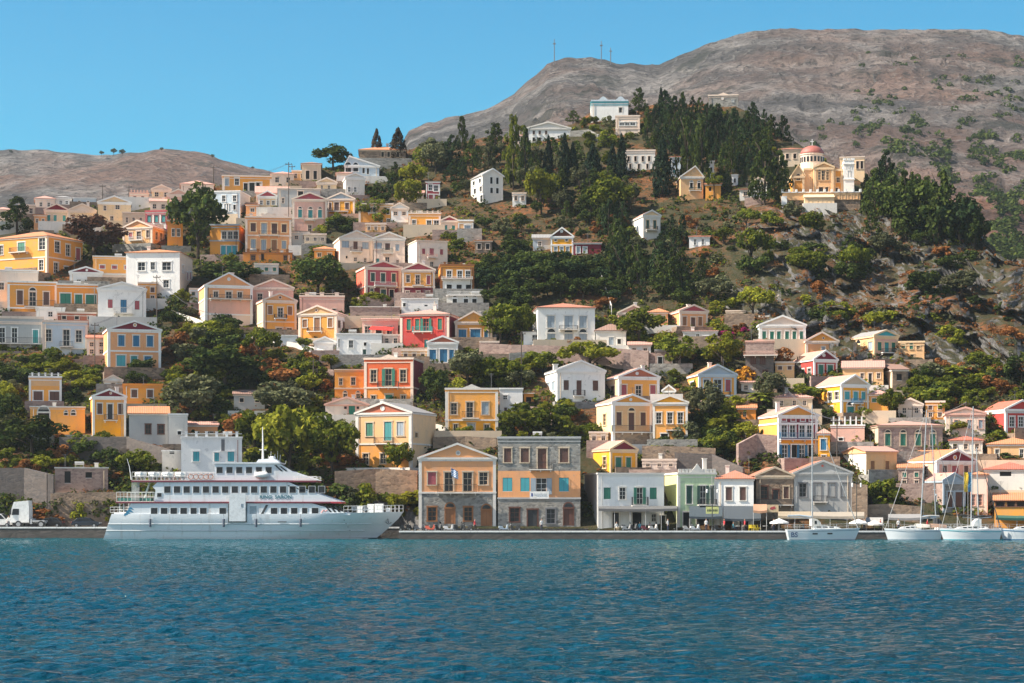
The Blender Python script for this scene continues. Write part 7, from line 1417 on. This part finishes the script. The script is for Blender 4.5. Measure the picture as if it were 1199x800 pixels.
def proto_pine(seed):
    r = random.Random(seed); cs = []; rs = []
    for i in range(11):
        z = .2 + .75 * i / 10; w = .40 * (1 - ((z - .2) / .8) ** 1.6) + .05
        for k in range(5 if i < 8 else 3):
            a = r.uniform(0, 6.28); q = w * r.uniform(.35, 1); cs.append((q*math.cos(a), q*math.sin(a), z + r.uniform(-.04, .04))); rs.append(r.uniform(.06, .12) * (1.1 - z*.4))
    return cs, rs
def proto_umbrella(seed):
    r = random.Random(seed); cs = []; rs = []
    for i in range(24):
        a = r.uniform(0, 6.28); q = r.uniform(0, 1) ** .5 * .42; cs.append((q*math.cos(a), q*math.sin(a), .58 + r.uniform(0, .34) * (1 - (q/.45)**2 * .7))); rs.append(r.uniform(.07, .13))
    return cs, rs
def proto_cyp(seed):
    r = random.Random(seed); cs = []; rs = []
    for i in range(26):
        z = .06 + .88 * i / 25; w = .34 * math.sin(math.pi * min(1, (z + .08) ** .75)) ** .8 + .03
        for k in range(3):
            a = r.uniform(0, 6.28); cs.append((w*.75*math.cos(a), w*.75*math.sin(a), z)); rs.append(max(.07, w*.42))
    return cs, rs
def trunk_mesh(seed, h=.5, r0=.03):
    r = random.Random(seed); mb = MB(); mb.tube([(0,0,-.12), (r.uniform(-.02,.02), 0, h*.5), (r.uniform(-.04,.04), r.uniform(-.03,.03), h)], r0, 7, r1=r0*.6)
    for k in range(4):
        a = r.uniform(0, 6.28) ; mb.tube([(0, 0, h*(.55+.1*k)), (.12*math.cos(a), .12*math.sin(a), h*(.85+.12*k)), (.24*math.cos(a), .24*math.sin(a), h*(1.05+.12*k))], r0*.5, 5, r1=r0*.2)
    return mb.mesh('trunk', BARK, True)
KINDS = {}
def kinds():
    spec = dict(round=(proto_round, 4, 62, .030, .42), bush=(proto_bush, 3, 66, .040, 0), pine=(proto_pine, 4, 34, .024, .7), umbrella=(proto_umbrella, 3, 60, .026, .6), cypress=(proto_cyp, 3, 30, .030, .25))
    for k, (fn, nv, per, sz, th) in spec.items():
        for v in range(nv):
            cs, rs = fn(100 + v * 7 + len(k)); KINDS[k, v] = (leaf_mesh(k + '_crown', cs, rs, per, sz, LEAF['dark'], v + 5, .85, .8 if k == 'cypress' else .35), trunk_mesh(v + 3, th) if th else None)
kinds()
def palm_parts():
    rng = random.Random(4); mb = MB(); mb.tube([(0,0,-.1),(.02,0,.3),(.0,.02,.62)], .045, 8, r1=.035); tr = mb.mesh('trunk', BARK, True)
    mb = MB()
    for k in range(26):
        a = k * 2.4; el = rng.uniform(-.3, 1.2); L = rng.uniform(.34, .46); pts = []
        for i in range(7):
            t = i / 6; rr = L * t * math.cos(el * (1 - t*.6)); pts.append(Vector((rr*math.cos(a), rr*math.sin(a), .62 + L * (t*math.sin(el) - .55*t*t))))
        side = Vector((-math.sin(a), math.cos(a), 0))
        for p, q in zip(pts, pts[1:]):
            for sg in (-1, 1):
                w = .07; mb.add([p, q, q + side*sg*w - Vector((0,0,.035)), p + side*sg*w*.9 - Vector((0,0,.03))], [(0,1,2,3)])
    return mb.mesh('crown', LEAF['mid']), tr
KINDS['palm', 0] = palm_parts()
NV = dict(round=4, bush=3, pine=4, umbrella=3, cypress=3, palm=1)
NAMES = dict(round='broadleaf_tree', bush='bush', pine='pine_tree', umbrella='umbrella_pine', cypress='cypress_tree', palm='palm_tree')
CAT = dict(round='tree', bush='bush', pine='tree', umbrella='tree', cypress='tree', palm='palm')
WORD = dict(dark='dark green', mid='green', lime='yellow-green', olive='grey-green', pine='dark', cyp='black-green', rust='rust-coloured', magenta='magenta', redbrown='reddish brown', gold='golden yellow', bcyp='brown')
KWORD = dict(round='tree', bush='bush', pine='pine', umbrella='spreading pine', cypress='cypress', palm='palm')
PLANTS = []                                           # (object, kind, mat, px, top, base, width, label or None)
prnd = random.Random(77)
def plant(kind, mat, px, yb, yt, w, label=None, group=None, d=None):
    d = d or ground_d(px, yb); s = F / d; h = (yb - yt) / s; wm_ = w / s
    crown, trunk = KINDS[kind, prnd.randrange(NV[kind])]
    p = at(px, yb, d) - Vector((0, 0, .25)); k = 1.12 if kind != 'cypress' else 1.35
    sca = (wm_ * k, wm_ * k, h * 1.03); rz = prnd.uniform(0, 6.28)
    c = bpy.data.objects.new('crown' if trunk else NAMES[kind], crown); COLL.objects.link(c)
    c.material_slots[0].link = 'OBJECT'; c.material_slots[0].material = LEAF[mat]
    if trunk:
        root = empty(NAMES[kind], p, rz); root.scale = sca; c.parent = root
        t = bpy.data.objects.new('trunk', trunk); COLL.objects.link(t); t.parent = root
    else:
        root = c; root.location = p; root.rotation_euler = (0, 0, rz); root.scale = sca
    tag(root, label, CAT[kind], group); PLANTS.append((root, kind, mat, px, yt, yb, w, label)); return root
# kind, leaf, px, base, top, width, (label)
LIST = '''
round dark 232 304 213 68|big dark tree in the upper town, beside the amber house
pine dark 20 274 230 46|dark conifer at the left edge above the large ochre house
round redbrown 110 303 250 78|wide reddish brown tree right of the large ochre house
bush mid 59 432 402 46|round green bush in front of the pale blue row house
round dark 264 460 398 94
round olive 226 494 434 70
umbrella mid 306 436 378 46|light green pine below the ornate yellow house
round olive 330 494 444 74
round lime 338 560 462 78|tall yellow-green tree behind the ferry mast
round mid 388 560 480 64
round mid 298 530 478 56
round dark 38 534 484 78
bush lime 75 547 530 32|bright yellow-green bush on top of the stone ruin
round dark 8 505 456 44
round dark 372 348 292 70
round dark 268 338 304 76
bush mid 235 352 336 30
round mid 465 556 511 42|small round tree on the terrace by the yellow house
bush lime 478 604 566 56|yellow-green shrub at the ferry bow beside the peach quay house
bush mid 432 596 558 46
round dark 352 604 546 56
bush dark 395 604 560 50
bush olive 410 600 566 36
round dark 508 478 427 34
round mid 586 405 352 46|upright green tree left of the large white mansion
round mid 612 400 353 32
round olive 548 452 402 50
bush lime 536 460 436 30
bush mid 575 452 412 46
round mid 592 452 416 46
round mid 636 440 408 44
umbrella lime 690 444 398 72|broad yellow-green crown in front of the large white mansion
round mid 748 402 358 58
bush lime 712 386 364 30
bush lime 776 412 384 36
round mid 617 520 468 66
bush mid 664 514 480 54
bush mid 695 515 492 26
round lime 846 436 386 48|yellow-green tree below the low whitewashed house
umbrella lime 882 380 331 50|yellow-green pine behind the pale pink house with six windows
round mid 792 434 388 50
round olive 826 500 444 44
bush mid 848 500 470 44
bush lime 862 478 458 30
round olive 900 474 432 44
palm mid 890 478 452 40
palm mid 1118 444 424 36
round mid 1044 490 452 34
bush mid 1034 594 552 50|dark green bush behind the stone wall by the yachts
round mid 1020 592 556 30
bush dark 1178 540 526 44|clipped dark hedge by the low yellow house
bush lime 1126 508 486 40
bush mid 1092 482 446 50
bush lime 1075 478 456 36
bush gold 872 446 424 26|golden yellow bush left of the brick red house
bush magenta 828 470 452 16|magenta bougainvillea beside the yellow house with blue-grey pediment
bush magenta 872 393 380 14|bright magenta bougainvillea left of the pale pink house
bush magenta 850 398 384 24
bush redbrown 945 372 345 34
bush mid 942 408 398 26
bush rust 978 372 352 32
umbrella mid 880 324 262 50
round mid 945 330 286 48
umbrella mid 1000 332 282 40
round dark 996 336 304 40
round dark 1080 354 314 42
round olive 1126 346 314 46
bush lime 1032 390 356 52
bush lime 1112 402 376 34
bush mid 1092 380 362 24
round dark 1010 316 284 34
bush mid 940 312 290 32
pine dark 1100 290 200 60
round dark 1078 285 214 62
round pine 1124 294 226 58
round dark 1044 275 202 56
pine dark 1062 280 200 46
pine dark 1024 262 198 34
round dark 1140 297 246 40
pine dark 895 245 165 40
pine dark 912 240 175 34
cypress bcyp 441 186 150 13|thin brown cypress on the skyline of the town
cypress bcyp 466 188 149 19|fat brown cypress on the skyline of the town
cypress cyp 642 214 158 12
cypress cyp 616 206 150 13
cypress cyp 661 216 156 14
cypress cyp 671 214 166 12
cypress cyp 694 216 168 20
cypress cyp 717 208 168 13
cypress cyp 728 210 156 13
cypress cyp 776 228 162 24|large pointed cypress right of the long whitewashed house
cypress cyp 774 132 101 7|slim cypress on the skyline right of the hilltop chapel
pine dark 748 134 102 24|tall pine on the crest beside the hilltop chapel
pine dark 541 178 135 18
pine dark 553 205 158 24
pine olive 572 206 166 22
round olive 510 196 160 42
pine mid 601 222 136 30
pine dark 615 226 148 24
round lime 484 222 186 32
round lime 478 246 208 34
bush mid 436 262 226 40
round lime 634 250 188 38
round mid 713 258 203 54|rounded yellow-green tree in front of the cypress row
bush mid 713 172 148 28
pine dark 804 222 136 30
pine dark 822 226 140 28
round lime 872 182 160 18|small yellow-green tree in the pine wood above the church
bush lime 903 182 168 18
umbrella mid 836 232 200 20
round dark 390 198 168 46|dark tree beside the weathered house at the top of town
round dark 355 262 236 30
bush dark 400 270 250 40
bush mid 325 252 238 26
bush mid 374 300 284 36
bush mid 555 318 300 40
bush rust 390 545 520 30
bush lime 300 600 570 16
bush lime 92 605 578 24|small yellow-green tree behind the dark car on the quay
bush lime 128 608 592 14
bush lime 90 452 430 50
bush lime 40 440 424 50
round dark 168 440 416 40|dark tree in front of the apricot house with blue shutters
round dark 20 452 425 50
bush rust 45 604 586 44
bush rust 60 610 596 34
bush rust 138 560 548 30
bush mid 1165 520 498 34
round dark 1196 450 412 40
bush olive 805 520 488 40
bush lime 838 512 484 40
bush lime 870 510 488 26
bush mid 820 462 436 24
bush mid 905 452 436 40
bush mid 945 466 444 50
'''
for ln in LIST.strip().splitlines():
    a, _, lab = ln.partition('|'); k, m, x, yb, yt, w = a.split()
    plant(k, m, float(x), float(yb), float(yt), float(w), lab or None)
def inside(poly, x, y):
    c = False
    for (a, b), (e, f) in zip(poly, poly[1:] + poly[:1]):
        if (b > y) != (f > y) and x < (e - a) * (y - b) / (f - b) + a: c = not c
    return c
def clear_of_houses(x, yt, yb, w, pad=0, front=False):
    for s, x0, x1, t, b in HOUSES:
        if x + w*.42 > x0 - pad and x - w*.42 < x1 + pad:
            if yb > t + 2 and yt < b - (b - t) * .30: return False
    return True
def zone(poly, n, kinds_, h, wr, label, group, gap, seed, houses=True):
    r = random.Random(seed); pts = []; tries = 0; xs = [p[0] for p in poly]; ys = [p[1] for p in poly]
    while len(pts) < n and tries < n * 60:
        tries += 1; x = r.uniform(min(xs), max(xs)); y = r.uniform(min(ys), max(ys))
        if not inside(poly, x, y) or any((x-a)**2 + ((y-b)*1.6)**2 < gap**2 for a, b in pts): continue
        k, m = r.choice(kinds_); hh = r.uniform(*h); w = hh * r.uniform(*wr)
        if houses and not clear_of_houses(x, y - hh, y, w): continue
        pts.append((x, y)); plant(k, m, x, y, y - hh, w, label and label.format(WORD[m] + ' ' + KWORD[k]), group)
zone([(746,150),(770,140),(850,141),(900,158),(952,190),(930,198),(908,214),(870,232),(800,232),(790,190),(750,172)], 120, [('pine','pine'),('pine','pine'),('pine','pine'),('pine','dark')], (14,36), (.42,.8), '{} among the many of the hilltop wood', 'pines of the hilltop wood', 8, 1)
zone([(562,306),(640,300),(720,318),(722,362),(640,372),(574,370)], 44, [('round','dark'),('round','dark'),('round','pine')], (20,34), (1.0,1.4), 'dark oak in the grove above the large white mansion', 'oaks of the grove above the white mansion', 13, 2)
zone([(688,240),(735,240),(800,282),(835,300),(820,352),(735,358),(696,318)], 46, [('pine','pine'),('pine','dark')], (26,50), (.45,.75), 'dark pine in the shaded wood left of the bare red slope', 'pines of the shaded wood', 10, 3)
zone([(440,216),(520,186),(600,176),(690,196),(745,205),(745,250),(690,262),(600,262),(560,244),(480,246)], 62, [('pine','dark'),('pine','pine'),('round','dark'),('round','mid'),('round','olive')], (18,38), (.55,.95), None, 'trees of the grove below the schoolhouse', 10, 4)
zone([(1008,214),(1060,218),(1140,258),(1150,292),(1070,296),(1020,262)], 20, [('pine','pine'),('pine','dark'),('round','dark')], (22,60), (.5,.75), '{} in the clump right of the domed church', 'pines right of the domed church', 10, 5)
zone([(590,150),(690,140),(740,140),(740,176),(690,178),(620,176)], 16, [('round','mid'),('bush','olive'),('pine','dark')], (10,20), (.8,1.2), None, 'shrubs below the hilltop chapel', 12, 6)
zone([(830,262),(1000,250),(1150,292),(1199,320),(1199,470),(1090,470),(1060,390),(930,352),(830,340)], 48, [('bush','mid'),('bush','dark'),('bush','olive'),('round','dark'),('bush','rust'),('bush','dark')], (8,24), (1.1,1.7), '{} among the scrub on the rocky slope below the domed church', 'scrub on the rocky slope', 13, 7)
zone([(1060,430),(1199,430),(1199,530),(1105,530),(1060,500)], 34, [('bush','mid'),('bush','lime'),('round','mid'),('bush','rust'),('bush','olive')], (12,26), (1.1,1.6), None, 'bushes on the right slope', 12, 8)
zone([(440,205),(330,215),(200,240),(0,268),(0,560),(215,560),(290,560),(500,545),(580,510),(690,540),(850,540),(910,530),(1100,470),(1060,390),(900,350),(700,360),(570,380),(560,280),(480,250)], 260, [('bush','mid'),('bush','dark'),('round','mid'),('round','lime'),('round','dark'),('bush','lime'),('bush','rust'),('round','olive')], (13,34), (1.0,1.5), None, 'shrubs and small trees between the houses', 11, 9)
zone([(560,262),(600,262),(690,258),(760,262),(850,262),(850,330),(820,340),(700,300),(600,300),(560,300)], 26, [('bush','dark'),('bush','olive'),('round','dark'),('bush','rust')], (10,22), (1.0,1.5), None, 'bushes on the red earth', 15, 10)
zone([(775,245),(880,255),(1000,262),(1040,300),(1000,345),(880,335),(800,345)], 14, [('round','dark'),('pine','dark'),('round','mid'),('umbrella','mid'),('round','olive')], (18,38), (.7,1.2), None, 'trees on the bare slope below the church', 26, 12)
# labels by neighbourhood: nearest house, side, and order when several are alike
def nearest(px, y):
    best = None
    for s, x0, x1, t, b in HOUSES:
        dx = max(x0 - px, 0, px - x1); dy = max(t - y, 0, y - b); q = dx*dx + dy*dy*1.2
        if best is None or q < best[0]: best = (q, s, (x0+x1)/2, (t+b)/2, x0, x1, t, b)
    return best
pools = {}
for rec in PLANTS:
    o, k, m, px, yt, yb, w, lab = rec
    if lab: continue
    _, s, cx, cy, x0, x1, t, b = nearest(px, (yt + yb)/2)
    rel = 'below' if (yt + yb)/2 > b - 4 and x0 - 4 < px < x1 + 4 else 'above' if yb < t + 6 and x0 - 4 < px < x1 + 4 else 'left of' if px < cx else 'right of'
    pools.setdefault((k, m, rel, s), []).append(rec)
ORD = ['leftmost', 'second', 'third', 'fourth', 'fifth', 'sixth', 'seventh', 'eighth', 'ninth', 'tenth', 'eleventh', 'twelfth', 'thirteenth', 'fourteenth', 'fifteenth']
for (k, m, rel, s), L in pools.items():
    L.sort(key=lambda r: r[3])
    for i, r in enumerate(L):
        size = 'small ' if r[5] - r[4] < 16 and k != 'bush' else ''
        head = f'{size}{WORD[m]} {KWORD[k]}'
        if len(L) > 1: head = (f'{ORD[min(i,14)]} ' if i == 0 else f'{ORD[min(i,14)]} from left ') + head
        lab = f'{head} {rel} the {s}'; ws = lab.split()
        r[0]['label'] = ' '.join(ws[:16]).rstrip(' ;,')

# low scrub and dry grass that nobody could count
def scrub(name, mat, n, size, per, seed, keep):
    rng = random.Random(seed); cs = []; rs = []
    tries = 0
    while len(cs) < n and tries < n * 12:
        tries += 1; px = rng.uniform(-260, 1430); ys = lerp_tab(SKY_FRONT, px); py = rng.uniform(ys + 2, 604)
        if not keep(px, py): continue
        c = hill_pt((px + 280) * (NC - 1) / 1760, (623 - py) / (623 - ys) * (NR - 5)); v = rng.uniform(.5, 1.4) * size; cs.append((c.x, c.y, c.z + v*.25)); rs.append(v)
    me = leaf_mesh(name, cs, rs, per, size * .22, LEAF[mat], seed, .62, .6); o = bpy.data.objects.new(name, me); COLL.objects.link(o); tag(o, kind='stuff'); return o
nz = lambda px, py, k, o: mnoise.noise(Vector((px*k, py*k*1.6, o)))
scrub('green_scrub', 'mid', 3250, 1.0, 26, 21, lambda x, y: nz(x, y, .02, 1.0) > -.12 + .5*rockiness(x, y))
scrub('dark_scrub', 'dark', 2125, 1.2, 26, 22, lambda x, y: nz(x, y, .018, 9.0) > -.05 + .4*rockiness(x, y))
scrub('olive_scrub', 'olive', 1875, .9, 24, 23, lambda x, y: nz(x, y, .025, 4.0) > .3*rockiness(x, y))
scrub('dry_grass', 'rust', 4500, .6, 24, 24, lambda x, y: nz(x, y, .02, 14.0) > .02 - .35*rockiness(x, y))
def mountain_scrub():
    rng = random.Random(31); cs = []; rs = []
    while len(cs) < 1700:
        px = rng.uniform(940, 1290); py = rng.uniform(60, 330); t = (py - 60) / 240
        if rng.random() > min(1, .05 + t * .9) ** 1.6 * (1 if px > 1000 else .25) or nz(px, py, .035, 2.0) + .4*nz(px, py, .16, 6.0) < .12: continue
        ys = lerp_tab(SKY_MTN, px)
        if py < ys + 6: continue
        c = mtn_pt((px - 300) * 329 / 1400, (352 - py) / (352 - ys) * 146); v = rng.uniform(1.0, 3.0); cs.append((c.x, c.y, c.z + v*.3)); rs.append(v)
    me = leaf_mesh('mountain_scrub', cs, rs, 30, .62, LEAF['dark'], 9, .7, .5); o = bpy.data.objects.new('mountain_scrub', me); COLL.objects.link(o); tag(o, kind='stuff')
mountain_scrub()
for lab, px, yb, w in (('lone round tree on the far ridge, left of three', 119, 182, 6), ('middle one of three round trees on the far ridge', 133, 181, 8), ('right one of three round trees on the far ridge', 143, 182, 8), ('lone round tree on the far ridge crest at its high point', 189, 177, 5), ('small bush tree near the left end of the far ridge', 13, 180, 5), ('lone tree where the far ridge slopes down', 249, 185, 5), ('last little tree on the falling end of the far ridge', 296, 198, 4)):
    plant('round', 'dark', px, yb, yb - w, w, lab, None, 1480)

for i, (px, w, m) in enumerate(((590, 9, 'mid'), (612, 14, 'lime'), (628, 11, 'mid'), (646, 12, 'olive'), (668, 9, 'mid'))):
    o = plant('bush', m, px, 513, 513 - w*.9, w, ('leftmost', 'second', 'middle', 'fourth', 'rightmost')[i] + ' of the potted shrubs on the stone house roof', 'shrubs on the stone house roof', 313.5)
# ============================================================ CAMERA, SKY, SUN
cam = bpy.data.cameras.new('camera'); co = bpy.data.objects.new('camera', cam); COLL.objects.link(co)
co.location = (0, 0, EYE); co.rotation_euler = (math.radians(90), 0, 0); cam.sensor_width = 36; cam.lens = 36 * F / 1199; cam.shift_y = (YH - 400) / 1199; cam.shift_x = 0
cam.clip_end = 20000; cam.clip_start = .5; SC.camera = co
SUN_EL, SUN_AZ = math.radians(43), math.radians(-101)   # azimuth clockwise from the viewing direction (+y)
sd = Vector((math.sin(SUN_AZ)*math.cos(SUN_EL), math.cos(SUN_AZ)*math.cos(SUN_EL), math.sin(SUN_EL)))
sun = bpy.data.lights.new('sun', 'SUN'); so = bpy.data.objects.new('sun', sun); COLL.objects.link(so)
sun.energy = 5.0; sun.angle = math.radians(.53); sun.color = (1, .90, .76); so.rotation_euler = sd.to_track_quat('Z', 'Y').to_euler()
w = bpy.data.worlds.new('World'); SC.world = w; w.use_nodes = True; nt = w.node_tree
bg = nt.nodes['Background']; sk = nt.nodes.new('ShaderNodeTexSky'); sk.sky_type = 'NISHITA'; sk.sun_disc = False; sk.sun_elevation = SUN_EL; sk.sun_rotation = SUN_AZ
sk.air_density = 1.0; sk.dust_density = .4; sk.ozone_density = 2.0
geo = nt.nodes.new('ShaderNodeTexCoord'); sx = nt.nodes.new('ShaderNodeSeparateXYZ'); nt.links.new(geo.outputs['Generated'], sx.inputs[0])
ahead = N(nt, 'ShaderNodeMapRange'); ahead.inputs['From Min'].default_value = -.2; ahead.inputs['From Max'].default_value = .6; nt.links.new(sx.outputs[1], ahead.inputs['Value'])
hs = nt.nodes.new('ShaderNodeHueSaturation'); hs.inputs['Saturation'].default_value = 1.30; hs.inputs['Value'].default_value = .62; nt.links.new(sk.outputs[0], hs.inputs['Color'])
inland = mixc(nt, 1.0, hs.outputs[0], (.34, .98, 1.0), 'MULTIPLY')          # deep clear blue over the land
seaward = mixc(nt, 1.0, sk.outputs[0], (1.10, .97, .84), 'MULTIPLY')         # sky behind the viewer tinted warm, added fill for the house fronts
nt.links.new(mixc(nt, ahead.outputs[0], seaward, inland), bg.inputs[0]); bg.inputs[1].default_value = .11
# air
HAZE = True
if HAZE:
    mb = MB(); mb.box(-1500, 1500, -60, 2300, -3.5, 460); hz = mb.build('haze', None); hz.data.materials.clear()
    m = bpy.data.materials.new('sea_air'); m.use_nodes = True; nt = m.node_tree; nt.nodes.clear(); out = nt.nodes.new('ShaderNodeOutputMaterial'); pv = nt.nodes.new('ShaderNodeVolumePrincipled')
    pv.inputs['Density'].default_value = .00006; pv.inputs['Color'].default_value = (.80,.92,1,1); pv.inputs['Anisotropy'].default_value = .2
    nt.links.new(pv.outputs[0], out.inputs['Volume']); hz.data.materials.append(m); tag(hz, kind='stuff')
SC.view_settings.view_transform = 'Standard'; SC.view_settings.look = 'None'; SC.view_settings.exposure = 1.16; SC.view_settings.gamma = 1.0
SC.render.engine = 'CYCLES'; cy = SC.cycles; cy.use_denoising = True; cy.max_bounces = 6; cy.diffuse_bounces = 3; cy.glossy_bounces = 3; cy.transmission_bounces = 2; cy.volume_bounces = 0; cy.transparent_max_bounces = 6
cy.use_adaptive_sampling = True; cy.adaptive_threshold = .02; cy.sample_clamp_indirect = 6
